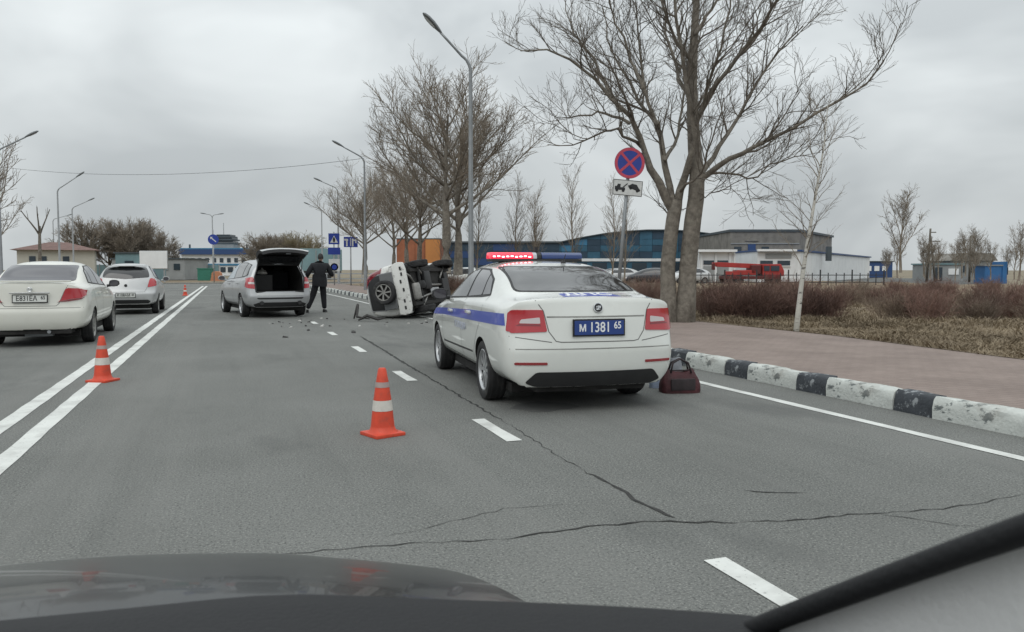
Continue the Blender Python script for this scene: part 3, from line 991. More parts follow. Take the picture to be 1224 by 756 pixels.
    for sgn in (1, -1):
        P = tl if sgn > 0 else mirror_x(tl)
        q = patch('tail_lamp', 'lamp_red', root, bvh, rounded([(a, b) for a, b in P], .02), 'B', .006, .03)
        C = [(.56, .865), (.75, .868), (.73, .905), (.565, .925)]
        patch('reversing_lens', 'lamp_clear', q, bvh, rounded(C if sgn > 0 else mirror_x(C), .012), 'B', .0085, .03)
        C = [(.56, .842), (.78, .845), (.75, .861), (.56, .858)]
        patch('lamp_divider', 'lamp_dark_red', q, bvh, C if sgn > 0 else mirror_x(C), 'B', .0085, .03)
        fc = 'R' if sgn > 0 else 'L'
        patch('tail_lamp_side', 'lamp_red', q, bvh, rounded([(-.97, .785), (-.865, .79), (-.86, .97), (-.92, .985)], .02), fc, .006, .03)
        RF = [(.50, .475), (.80, .475), (.80, .500), (.50, .500)]
        patch('rear_reflector', 'reflector', root, bvh, rounded(RF if sgn > 0 else mirror_x(RF), .01), 'B', .004, .05)
    # trunk lid joints, plate recess line, lower apron
    seam('lid_seam', root, bvh, [(-.60, 1.085), (-.53, .985), (-.485, .79), (-.42, .70), (-.37, .69), (.37, .69), (.42, .70), (.485, .79), (.53, .985), (.60, 1.085)], 'B', .009)
    seam('lid_crease', root, bvh, [(-.50, .928), (.50, .928)], 'B', .014, 'kerb_grey')
    seam('bumper_crease', root, bvh, [(-.84, .625), (.84, .625)], 'B', .010, 'kerb_grey')
    seam('bumper_seam', root, bvh, [(-.84, .745), (-.46, .69)], 'B', .008)
    seam('bumper_seam', root, bvh, [(.46, .69), (.84, .745)], 'B', .008)
    patch('rear_apron', 'trim_black', root, bvh, rounded([(-.60, .262), (.60, .262), (.70, .30), (.60, .405), (-.60, .405), (-.70, .30)], .03), 'B', .005)
    u = MB()
    u.box((0, -.58, .245), (1.12, .62, .10))
    u.box((0, 1.3, .19), (1.4, 3.6, .09))
    u.build('underbody', 'underbody', root)
    ex = MB()
    ex.tube([(-.42, -.98, .29), (-.42, -.5, .28)], .035, 10)
    ex.build('exhaust_pipe', 'steel', root, smooth=True, angle=40)
    # badge: a chrome ring with a feathered arrow on a black disc
    bd = MB()
    bd.lathe([(.001, -.010), (.040, -.008), (.042, .004)], 24, axis='Y')
    bo = bd.build('badge', 'ink', root, smooth=True, angle=40)
    bo.location = (0, -1.064, 1.012)
    bo.rotation_euler = (R(-11), 0, 0)
    rg = MB()
    rg.lathe([(.040, -.006), (.041, -.013), (.047, -.012), (.048, .004)], 24, axis='Y')
    for k in range(3):
        rg.prism([(-.006 + k * .011, -.006), (.002 + k * .011, -.004), (.006 + k * .011, .018 - k * .002), (-.002 + k * .011, .020)], -.011, -.015, 'Y')
    rg.prism([(-.030, -.012), (.004, -.006), (.004, -.012), (.018, -.012), (.018, -.018), (.004, -.018), (-.010, -.024)], -.011, -.015, 'Y')
    rg.prism([(-.022, .0), (-.008, .004), (-.010, .018), (-.018, .012)], -.011, -.015, 'Y')
    rg.build('badge_emblem', 'chrome', bo)
    # rear lettering on the deck under the glass
    lb = patch('deck_lettering_band', 'blue_stripe', root, bvh, [(-.29, -.93), (.29, -.93), (.27, -.70), (-.27, -.70)], 'T', .002)
    for k, ch in enumerate('ДПС'):
        text_mesh('deck_letter', ch, .25, 'white_ink', lb, (-.17 + .17 * k, -.80, 1.131), (R(5), 0, 0), .006, bold=.004, sx=.9)
    plate(root, -1.104, .825, .50, .135, 'plate_blue', [('м', -.17, .125, .004), ('1381', .005, .135, 0), ('65', .185, .095, .018)], 'white_ink', R(-1))
    # light bar
    lbz = 1.452
    bar = MB()
    bar.box((0, 1.02, lbz + .035), (1.12, .27, .03))
    bar.box((-.40, 1.02, lbz + .005), (.05, .20, .05))
    bar.box((.40, 1.02, lbz + .005), (.05, .20, .05))
    lo = bar.build('light_bar', 'trim_black', root, bevel=.006)
    def lens(name, x0, x1, m):
        b = MB()
        prof = [(-.135, 0), (-.13, .045), (-.09, .075), (.09, .075), (.13, .045), (.135, 0)]
        n = len(prof)
        vs = [(x, 1.02 + p[0], lbz + .052 + p[1]) for x in (x0, x1) for p in prof]
        b.add(vs, [tuple(range(n)), tuple(range(n, 2 * n))[::-1]] + [(i, (i + 1) % n, n + (i + 1) % n, n + i) for i in range(n)])
        return b.build(name, m, lo, bevel=.008, smooth=True, angle=40)
    rl = lens('red_lens', -.565, -.055, 'bar_red')
    lens('blue_lens', .055, .565, 'bar_blue')
    lens('clear_lens', -.054, -.004, 'bar_clear')
    lens('centre_block', -.002, .052, 'trim_black')
    for k in range(9):
        l = MB()
        l.box((-.53 + k * .054, .884, lbz + .078 + .004 * math.sin(k * 2.1)), (.030, .012, .014))
        l.build('red_diode', 'led', lo)
    an = MB()
    an.lathe([(.03, 1.462), (.028, 1.475), (.012, 1.50), (.001, 1.502)], 14, c=(.12, .30, -.02))
    an.tube([(.12, .30, 1.46), (.12, .22, 1.545)], [.006, .004], 6)
    an.build('roof_antenna', 'trim_black', root, smooth=True, angle=40)
    cm = MB()
    cm.box((.02, 1.02, lbz + .16), (.035, .05, .07))
    cm.lathe([(.012, lbz + .05), (.012, lbz + .13)], 8, c=(.02, 1.02, 0))
    cm.build('roof_camera', 'trim_black', lo)
    for x, s in ((-.785, -1), (.785, 1)):
        wheel(root, (x, 0, .317), s, .317, .205, 10, 'alloy')
        wheel(root, (x, 2.686, .317), s, .317, .205, 10, 'alloy')
    return root
police_car()

# ------------------------------------------------------------------ helpers shared by the other cars
def side_kit(root, bvh, paint, trim, panes, seams, handles, mirror, mx, stripe=None, handle_m=None):
    for fc in ('L', 'R'):
        sx = -1 if fc == 'L' else 1
        patch('window_trim', 'trim_black', root, bvh, rounded(trim, .04), fc, .002)
        for nm, poly, m in panes:
            patch(nm, m, root, bvh, rounded(poly, .025), fc, .0045)
        for line in seams:
            seam('door_seam', root, bvh, line, fc, .009)
        for hx, hy, hz in handles:
            h = MB()
            h.box((sx * hx, hy, hz), (.035, .18, .03))
            h.build('door_handle', handle_m or paint, root, bevel=.008, smooth=True, angle=40)
        if mirror:
            door_mirror(root, sx * mx, mirror[0], mirror[1], sx, mirror[2])

def cabin_dark(root, w, y0, y1, z0, z1):
    b = MB()
    b.box((0, (y0 + y1) / 2, (z0 + z1) / 2), (w, y1 - y0, z1 - z0))
    return b.build('underbody', 'underbody', root)

# ------------------------------------------------------------------ white sedan in the far lane
def white_sedan():
    root = empty('white_sedan', (-3.21, 17.0, 0), 0.0, 'off-white sedan with black door mirror, nearest car in the left lane', 'car')
    root.scale = (1.04, 1.04, 1.04)
    low = lambda a, b, c, d, zb=.24: [(0, zb), (a, zb), (b, .42), (c, .60), (d, .76)]
    st = [
        (-.60, low(.72, .82, .845, .845) + [(.80, .985), (.70, 1.055), (.56, 1.075), (.30, 1.09), (0, 1.095)]),
        (-.30, low(.74, .83, .85, .85) + [(.815, .99), (.73, 1.055), (.61, 1.13), (.32, 1.155), (0, 1.16)]),
        (.10, low(.75, .83, .85, .85) + [(.815, .99), (.75, 1.05), (.635, 1.36), (.34, 1.40), (0, 1.408)]),
        (.60, low(.75, .83, .85, .85) + [(.815, .98), (.76, 1.045), (.61, 1.425), (.34, 1.472), (0, 1.48)]),
        (1.20, low(.75, .83, .85, .85) + [(.815, .97), (.76, 1.03), (.605, 1.43), (.34, 1.48), (0, 1.49)]),
        (1.75, low(.75, .83, .85, .85) + [(.81, .955), (.755, 1.01), (.60, 1.39), (.34, 1.44), (0, 1.45)]),
        (2.30, low(.75, .83, .848, .845) + [(.80, .935), (.735, .985), (.61, 1.18), (.34, 1.225), (0, 1.235)]),
        (2.85, low(.74, .82, .84, .835) + [(.79, .88), (.71, .94), (.62, .96), (.34, .99), (0, 1.0)]),
        (3.25, low(.70, .80, .82, .80) + [(.74, .80), (.65, .845), (.52, .87), (.3, .89), (0, .895)])]
    rear = dict(rows=[(.70, -.80, -.90, .29), (.79, -.83, -.965, .40), (.815, -.845, -.985, .60), (.81, -.80, -.95, .70)],
                edge=[(.755, -.76, .985), (.63, -.87, 1.06), (.46, -.91, 1.09), (.24, -.93, 1.098), (0, -.935, 1.10)])
    front = dict(rows=[(.66, 3.32, 3.45, .22), (.77, 3.36, 3.52, .42), (.77, 3.34, 3.52, .55), (.75, 3.32, 3.5, .64)],
                 edge=[(.71, 3.30, .72), (.58, 3.39, .76), (.42, 3.44, .78), (.22, 3.47, .79), (0, 3.48, .795)])
    bm = car_cage(st, rear, front, {'long': {5: .3, 6: .3, 2: .2}, 'rear': {3: .3, 4: .2, 5: .8, 1: .5}, 'front': {5: .5}})
    body, bvh = finish_shell('body', bm, 'cream_paint', root, [(0, .31, .345, .55, 1.1), (2.70, .31, .345, .55, 1.1)])
    rw = [(-.60, 1.12), (.60, 1.12), (.575, 1.25), (.55, 1.40), (-.55, 1.40), (-.575, 1.25)]
    patch('rear_window', 'glass_tint', root, bvh, rounded(rw, .05), 'B', .004)
    patch('windscreen', 'glass_dark', root, bvh, rounded([(-.58, 1.03), (.58, 1.03), (.48, 1.38), (-.48, 1.38)], .05), 'F', .004)
    side_kit(root, bvh, 'cream_paint',
             [(.02, 1.08), (.35, 1.055), (2.30, .985), (2.38, .995), (1.74, 1.355), (1.2, 1.405), (.62, 1.39), (.25, 1.29)],
             [('quarter_window', [(.08, 1.09), (.33, 1.075), (.45, 1.325), (.27, 1.28)], 'glass_dark'),
              ('rear_door_window', [(.38, 1.075), (1.02, 1.045), (1.06, 1.385), (.64, 1.37), (.49, 1.335)], 'glass_tint'),
              ('front_door_window', [(1.10, 1.04), (2.20, 1.005), (1.70, 1.335), (1.2, 1.385), (1.13, 1.386)], 'glass_tint')],
             [[(1.07, 1.05), (1.07, .33)], [(2.3, .98), (2.26, .7), (2.16, .33)], [(.05, 1.08), (.12, .8), (.38, .5), (.45, .33), (2.16, .33)]],
             [(.852, .60, .885), (.852, 1.66, .86)], (2.10, 1.035, 'trim_black'), .82)
    # tail lamps: an egg-shaped lens with a point running inwards along its lower edge
    tl = [(.415, .775), (.45, .80), (.52, .985), (.56, 1.005), (.70, .995), (.80, .955), (.80, .87), (.74, .83), (.60, .815)]
    for sgn in (1, -1):
        q = patch('tail_lamp', 'lamp_red', root, bvh, tl if sgn > 0 else mirror_x(tl), 'B', .008, .03)
        lw = [(.40, .765), (.60, .81), (.74, .825), (.79, .845), (.74, .805), (.56, .775)]
        patch('lamp_lower_edge', 'lamp_dark_red', q, bvh, lw if sgn > 0 else mirror_x(lw), 'B', .010, .03)
        patch('tail_lamp_side', 'lamp_red', q, bvh, rounded([(-.86, .86), (-.70, .87), (-.68, .92), (-.74, .985), (-.80, .985)], .02), 'R' if sgn > 0 else 'L', .007, .03)
    seam('lid_seam', root, bvh, [(-.56, 1.05), (-.50, .94), (-.42, .74), (-.38, .70), (.38, .70), (.42, .74), (.50, .94), (.56, 1.05)], 'B', .009)
    seam('bumper_crease', root, bvh, [(-.78, .665), (.78, .665)], 'B', .009, 'kerb_grey')
    gr = MB()
    gr.box((0, -.985, .925), (.60, .03, .022))
    gr.build('lid_garnish', 'chrome', root, bevel=.006)
    sp = MB()
    sp.prism([(-.60, -.84), (-.45, -.92), (0, -.955), (.45, -.92), (.60, -.84), (.60, -.80), (0, -.87), (-.60, -.80)], 1.105, 1.135)
    sp.build('boot_spoiler', 'cream_paint', root, bevel=.01, smooth=True, angle=40)
    plate(root, -.972, .83, .50, .115, 'plate_white', [('Е831ЕА', -.05, .115, 0), ('65', .195, .085, .012)], 'ink', R(-6))
    bd = MB()
    bd.lathe([(.028, -.006), (.034, -.010), (.040, -.006), (.041, .004)], 20, axis='Y')
    bd.lathe([(.010, -.006), (.016, -.011), (.022, -.006)], 16, axis='Y')
    b = bd.build('badge', 'chrome', root)
    b.location = (0, -.97, .985)
    ap = MB()
    ap.box((0, -.50, .265), (1.15, .7, .09))
    ap.box((0, 1.3, .20), (1.3, 3.4, .10))
    ap.build('underbody', 'underbody', root)
    ex = MB()
    ex.tube([(.25, -.88, .255), (.25, -.3, .25)], .03, 10)
    ex.box((.05, -.55, .215), (.42, .2, .10))
    ex.build('exhaust_pipe', 'steel', root, smooth=True, angle=40)
    for x, s in ((-.735, -1), (.735, 1)):
        wheel(root, (x, 0, .31), s, .31, .195, 10, 'alloy_dirty')
        wheel(root, (x, 2.70, .31), s, .31, .195, 10, 'alloy_dirty')
white_sedan()

# ------------------------------------------------------------------ small silver hatchback ahead of it
def silver_hatch():
    root = empty('silver_hatchback', (-2.80, 27.3, 0), 0.0, 'small silver hatchback with dark rear window, driving ahead of the white sedan', 'car')
    root.scale = (1.03, 1.03, 1.03)
    low = lambda a, b, c, d, zb=.24: [(0, zb), (a, zb), (b, .42), (c, .62), (d, .78)]
    st = [
        (-.38, low(.72, .82, .845, .845) + [(.815, .98), (.77, 1.06), (.62, 1.38), (.32, 1.415), (0, 1.42)]),
        (.05, low(.74, .83, .85, .85) + [(.82, .97), (.775, 1.045), (.60, 1.45), (.32, 1.495), (0, 1.502)]),
        (.55, low(.74, .83, .85, .85) + [(.82, .96), (.775, 1.03), (.59, 1.47), (.32, 1.52), (0, 1.53)]),
        (1.05, low(.74, .83, .85, .85) + [(.82, .95), (.77, 1.01), (.59, 1.45), (.32, 1.50), (0, 1.51)]),
        (1.55, low(.74, .83, .85, .85) + [(.81, .94), (.76, .99), (.61, 1.30), (.33, 1.35), (0, 1.36)]),
        (2.15, low(.74, .82, .845, .84) + [(.80, .90), (.73, .96), (.64, 1.03), (.34, 1.07), (0, 1.08)]),
        (2.65, low(.70, .80, .83, .82) + [(.77, .83), (.68, .89), (.54, .92), (.3, .94), (0, .945)])]
    rear = dict(rows=[(.68, -.62, -.70, .30), (.79, -.65, -.78, .44), (.82, -.66, -.80, .62), (.81, -.60, -.73, .72)],
                edge=[(.775, -.52, .98), (.70, -.56, 1.06), (.52, -.58, 1.07), (.26, -.60, 1.075), (0, -.605, 1.08)])
    front = dict(rows=[(.62, 2.75, 2.88, .22), (.74, 2.80, 2.95, .42), (.75, 2.8, 2.95, .56), (.74, 2.76, 2.93, .66)],
                 edge=[(.70, 2.72, .76), (.58, 2.80, .80), (.42, 2.85, .82), (.22, 2.88, .83), (0, 2.89, .835)])
    bm = car_cage(st, rear, front, {'long': {5: .3, 6: .3}, 'rear': {3: .4, 4: .4, 1: .5}})
    body, bvh = finish_shell('body', bm, 'silver_light', root, [(0, .295, .335, .55, 1.1), (2.46, .295, .335, .55, 1.1)])
    rw = [(-.63, 1.10), (-.30, 1.075), (0, 1.05), (.30, 1.075), (.63, 1.10), (.60, 1.25), (.53, 1.40), (-.53, 1.40), (-.60, 1.25)]
    patch('rear_window', 'glass_dark', root, bvh, rounded(rw, .05), 'B', .004)
    patch('windscreen', 'glass_dark', root, bvh, rounded([(-.58, 1.1), (.58, 1.1), (.5, 1.43), (-.5, 1.43)], .05), 'F', .004)
    side_kit(root, bvh, 'silver_light',
             [(-.22, 1.12), (0, 1.07), (1.85, .985), (1.95, 1.0), (1.40, 1.38), (.9, 1.44), (.2, 1.42), (-.08, 1.34)],
             [('quarter_window', [(-.17, 1.12), (.06, 1.085), (.16, 1.385), (-.04, 1.32)], 'glass_dark'),
              ('rear_door_window', [(.10, 1.085), (.72, 1.05), (.75, 1.415), (.2, 1.395)], 'glass_dark'),
              ('front_door_window', [(.78, 1.045), (1.80, 1.005), (1.36, 1.36), (.9, 1.415), (.81, 1.416)], 'glass_dark')],
             [[(.75, 1.05), (.75, .34)], [(1.95, .98), (1.9, .34)], [(.02, 1.07), (.18, .7), (.42, .5), (.45, .34), (1.9, .34)]],
             [(.85, .32, .90), (.85, 1.30, .88)], (1.72, 1.03, 'silver_light'), .83)
    tl = [(.58, .80), (.78, .84), (.79, .98), (.70, 1.075), (.64, 1.06), (.61, .95)]
    for sgn in (1, -1):
        q = patch('tail_lamp', 'lamp_red', root, bvh, rounded(tl if sgn > 0 else mirror_x(tl), .03), 'B', .008, .03)
        patch('tail_lamp_side', 'lamp_red', q, bvh, rounded([(-.62, .83), (-.46, .86), (-.36, 1.05), (-.50, 1.06)], .02), 'R' if sgn > 0 else 'L', .007, .03)
    seam('hatch_seam', root, bvh, [(-.66, 1.07), (-.56, .78), (-.50, .67), (.50, .67), (.56, .78), (.66, 1.07)], 'B', .009)
    patch('rear_apron', 'trim_black', root, bvh, rounded([(-.60, .33), (.60, .33), (.66, .40), (.58, .44), (-.58, .44), (-.66, .40)], .02), 'B', .004)
    plate(root, -.79, .575, .50, .115, 'plate_white', [('К108АМ', -.05, .115, 0), ('65', .195, .085, .012)], 'ink', R(2))
    bd = MB()
    bd.lathe([(.001, -.006), (.035, -.010), (.042, -.004), (.043, .004)], 20, axis='Y')
    b = bd.build('badge', 'ink', root)
    b.location = (0, -.695, .86)
    cabin_dark(root, 1.25, -.45, 2.8, .17, .27)
    sp = MB()
    sp.prism([(-.56, -.30), (-.4, -.42), (0, -.46), (.4, -.42), (.56, -.30), (0, -.20)], 1.425, 1.45)
    sp.build('roof_spoiler', 'silver_light', root, bevel=.008, smooth=True, angle=40)
    for x, s in ((-.735, -1), (.735, 1)):
        wheel(root, (x, 0, .295), s, .295, .185, 8, 'alloy_dirty')
        wheel(root, (x, 2.46, .295), s, .295, .185, 8, 'alloy_dirty')
silver_hatch()

# ------------------------------------------------------------------ silver wagon with its tailgate up
def silver_wagon():
    root = empty('silver_wagon', (1.33, 24.45, 0), 0.17, 'silver wagon standing on the road with its tailgate raised', 'car')
    root.scale = (1.06, 1.06, 1.06)
    low = lambda a, b, c, d, zb=.24: [(0, zb), (a, zb), (b, .42), (c, .62), (d, .80)]
    st = [
        (-.62, low(.74, .84, .87, .87) + [(.84, 1.00), (.80, 1.08), (.66, 1.44), (.34, 1.475), (0, 1.48)]),
        (-.15, low(.76, .85, .872, .872) + [(.845, .99), (.80, 1.06), (.645, 1.50), (.34, 1.54), (0, 1.545)]),
        (.55, low(.76, .85, .872, .872) + [(.845, .98), (.80, 1.045), (.63, 1.53), (.34, 1.575), (0, 1.585)]),
        (1.25, low(.76, .85, .872, .872) + [(.845, .97), (.80, 1.03), (.63, 1.52), (.34, 1.57), (0, 1.58)]),
        (1.85, low(.76, .85, .872, .87) + [(.84, .96), (.79, 1.01), (.64, 1.42), (.34, 1.47), (0, 1.48)]),
        (2.45, low(.76, .85, .87, .868) + [(.83, .94), (.77, .985), (.66, 1.18), (.35, 1.23), (0, 1.24)]),
        (2.95, low(.74, .83, .86, .85) + [(.81, .88), (.73, .94), (.62, .97), (.34, 1.0), (0, 1.01)]),
        (3.30, low(.70, .81, .84, .82) + [(.77, .80), (.68, .85), (.54, .88), (.3, .90), (0, .905)])]
    rear = dict(rows=[(.72, -.84, -.93, .28), (.82, -.88, -1.0, .42), (.84, -.89, -1.01, .58), (.83, -.86, -.97, .70)],
                edge=[(.805, -.82, 1.0), (.755, -.80, 1.09), (.60, -.72, 1.40), (.32, -.72, 1.44), (0, -.72, 1.445)])
    front = dict(rows=[(.64, 3.40, 3.55, .22), (.78, 3.46, 3.62, .42), (.79, 3.44, 3.62, .55), (.77, 3.4, 3.6, .64)],
                 edge=[(.73, 3.36, .74), (.60, 3.47, .78), (.44, 3.52, .80), (.22, 3.55, .81), (0, 3.56, .815)])
    bm = car_cage(st, rear, front, {'long': {5: .3, 6: .3}, 'rear': {3: .4, 1: .5}})
    # load bay: a wedge-shaped cavity open at the back
    z0, z1 = .70, 1.415
    cv = []
    for y, w0, w1, a, b in ((-1.6, .62, .52, z0, z1), (1.0, .62, .52, z0 + .02, z1)):
        cv += [(-w0, y, a), (w0, y, a), (w0 + .02, y, (a + b) / 2 + .05), (w1, y, b), (-w1, y, b), (-w0 - .02, y, (a + b) / 2 + .05)]
    cf = [(5, 4, 3, 2, 1, 0), (6, 7, 8, 9, 10, 11)] + [(i, (i + 1) % 6, 6 + (i + 1) % 6, 6 + i) for i in range(6)]
    body, bvh = finish_shell('body', bm, 'silver_paint', root, [(0, .315, .355, .58, 1.1), (2.75, .315, .355, .58, 1.1)], cuts=[(cv, cf)])
    patch('windscreen', 'glass_dark', root, bvh, rounded([(-.6, 1.06), (.6, 1.06), (.52, 1.44), (-.52, 1.44)], .05), 'F', .004)
    side_kit(root, bvh, 'silver_paint',
             [(-.62, 1.14), (-.2, 1.085), (2.42, .99), (2.52, 1.0), (1.80, 1.43), (1.2, 1.49), (.3, 1.485), (-.45, 1.42)],
             [('quarter_window', [(-.56, 1.145), (-.02, 1.095), (.0, 1.455), (-.42, 1.40)], 'glass_dark'),
              ('rear_door_window', [(.05, 1.09), (1.05, 1.05), (1.08, 1.468), (.3, 1.462), (.07, 1.452)], 'glass_dark'),
              ('front_door_window', [(1.12, 1.047), (2.30, 1.005), (1.74, 1.41), (1.2, 1.467), (1.15, 1.467)], 'window_sky')],
             [[(1.09, 1.05), (1.09, .35)], [(2.5, .98), (2.4, .35)], [(.02, 1.09), (.16, .75), (.42, .5), (.46, .35), (2.4, .35)]],
             [(.873, .38, .91), (.873, 1.60, .89)], (2.22, 1.04, 'silver_paint'), .85)
    tl = [(.64, .78), (.82, .80), (.815, 1.06), (.68, 1.10), (.645, 1.0)]
    for sgn in (1, -1):
        q = patch('tail_lamp', 'lamp_red', root, bvh, rounded(tl if sgn > 0 else mirror_x(tl), .03), 'B', .007, .03)
        c = [(.65, .90), (.80, .91), (.80, .96), (.65, .96)]
        patch('indicator_lens', 'lamp_clear', q, bvh, c if sgn > 0 else mirror_x(c), 'B', .010, .03)
        patch('tail_lamp_side', 'lamp_red', q, bvh, rounded([(-.84, .80), (-.62, .83), (-.60, 1.06), (-.80, 1.08)], .03), 'R' if sgn > 0 else 'L', .006, .03)
    # bright bumper step, dark lower apron, twin pipes
    patch('bumper_step', 'silver_light', root, bvh, rounded([(-.62, .60), (.62, .60), (.64, .675), (-.64, .675)], .02), 'B', .006)
    patch('bumper_recess', 'trim_black', root, bvh, rounded([(-.58, .505), (.58, .505), (.62, .545), (-.62, .545)], .02), 'B', .004)
    patch('rear_apron', 'trim_black', root, bvh, rounded([(-.64, .30), (.64, .30), (.70, .37), (.56, .42), (-.56, .42), (-.70, .37)], .02), 'B', .005)
    for x in (-.50, .50):
        ex = MB()
        ex.tube([(x, -1.02, .405), (x, -.55, .38)], .055, 12)
        ex.build('exhaust_pipe', 'trim_black', root, smooth=True, angle=40)
    fr = MB()                                                # dark seal around the opening
    ring = [(-.625, -.93, .70), (.625, -.93, .70), (.655, -.88, 1.08), (.53, -.74, 1.42), (-.53, -.74, 1.42), (-.655, -.88, 1.08), (-.625, -.93, .70)]
    fr.tube(ring, .022, 8, caps=False)
    fr.build('opening_seal', 'trim_black', root, smooth=True)
    # load floor, seat backs, a few things left inside
    s1 = MB()
    s1.box((0, .55, .98), (1.15, .14, .52))
    for x in (-.30, .30): s1.box((x, .58, 1.30), (.24, .10, .16))
    s1.build('seat_back', 'cloth_black', root, bevel=.03, smooth=True, angle=50)
    # tailgate: a curved panel hinged at the roof's rear edge
    tg = empty('tailgate', (0, -.70, 1.50), 0, parent=root)
    rows_ = []
    prof = [(0, .02), (-.20, .055), (-.45, .055), (-.66, .015), (-.80, -.05), (-.86, -.12)]
    wid = [.55, .60, .655, .66, .64, .60]
    outer, inner, fs = [], [], []
    nx = 8
    b = MB()
    for dz in (0, -.085):
        vs = []
        for (yy, zz), w in zip(prof, wid):
            for i in range(nx + 1):
                t = -1 + 2 * i / nx
                edge = 1 if dz == 0 else .96
                vs.append((w * t * edge, yy * (1 if dz == 0 else .98), zz + dz - .075 * abs(t) ** 2.6))
        outer.append(vs)
    allv = outer[0] + outer[1]
    W = nx + 1
    n0 = len(outer[0])
    mats_i = []
    for j in range(len(prof) - 1):
        for i in range(nx):
            fs.append((j * W + i, j * W + i + 1, (j + 1) * W + i + 1, (j + 1) * W + i)); mats_i.append(0)
            fs.append(tuple(n0 + q for q in (j * W + i, (j + 1) * W + i, (j + 1) * W + i + 1, j * W + i + 1))); mats_i.append(1)
    rim = [i for i in range(W)] + [j * W + nx for j in range(1, len(prof))] + [(len(prof) - 1) * W + i for i in range(nx - 1, -1, -1)] + [j * W for j in range(len(prof) - 2, 0, -1)]
    for a, c in zip(rim, rim[1:] + rim[:1]):
        fs.append((a, c, n0 + c, n0 + a)); mats_i.append(1)
    b.add(allv, fs)
    b.m = mats_i
    b.build('tailgate_panel', ['silver_light', 'trim_black'], tg, smooth=True, angle=45)
    wnd = MB()
    wnd.add([(-.50, -.14, -.10), (.50, -.14, -.10), (.52, -.44, -.092), (-.52, -.44, -.092)], [(0, 1, 2, 3)])
    wnd.build('tailgate_window', 'glass_dark', tg)
    lt = MB()
    lt.box((.16, -.56, -.075), (.12, .03, .02))
    lt.build('tailgate_latch', 'bar_clear', tg)
    tg.rotation_euler = (R(-30), 0, 0)
    for x in (-.60, .60):
        g = MB()
        g.tube([(x, -.80, 1.18), (x * .97, -1.05, 1.62)], [.014, .010], 8)
        g.build('gas_strut', 'steel', root, smooth=True)
    cabin_dark(root, 1.3, -.6, 3.3, .17, .27)
    for x, s in ((-.755, -1), (.755, 1)):
        wheel(root, (x, 0, .32), s, .32, .205, 10, 'alloy')
        wheel(root, (x, 2.75, .32), s, .32, .205, 10, 'alloy')
    # a crumpled pale lump added in place of window light, seen through the opening
    bg = MB()
    rng = random.Random(3)
    bg.lathe([(.001, 0), (.10, .01), (.13, .05), (.10, .10), (.05, .13), (.02, .17), (.001, .175)], 12)
    bg.v = [(v[0] * rng.uniform(.7, 1.25) * 1.3, v[1] * rng.uniform(.7, 1.2), v[2] * rng.uniform(.85, 1.15)) for v in bg.v]
    o = bg.build('window_light_lump', 'debris_light', smooth=True)
    o.location = (1.046, 24.35, 1.222)
    tag(o, 'crumpled pale lump added for window light inside the open back of the silver wagon', 'bag')
    sup = MB()
    sup.box((-.28, -.02, .93), (.50, .36, .44))
    sup.build('cargo_box', 'trim_black', root, bevel=.02)
silver_wagon()

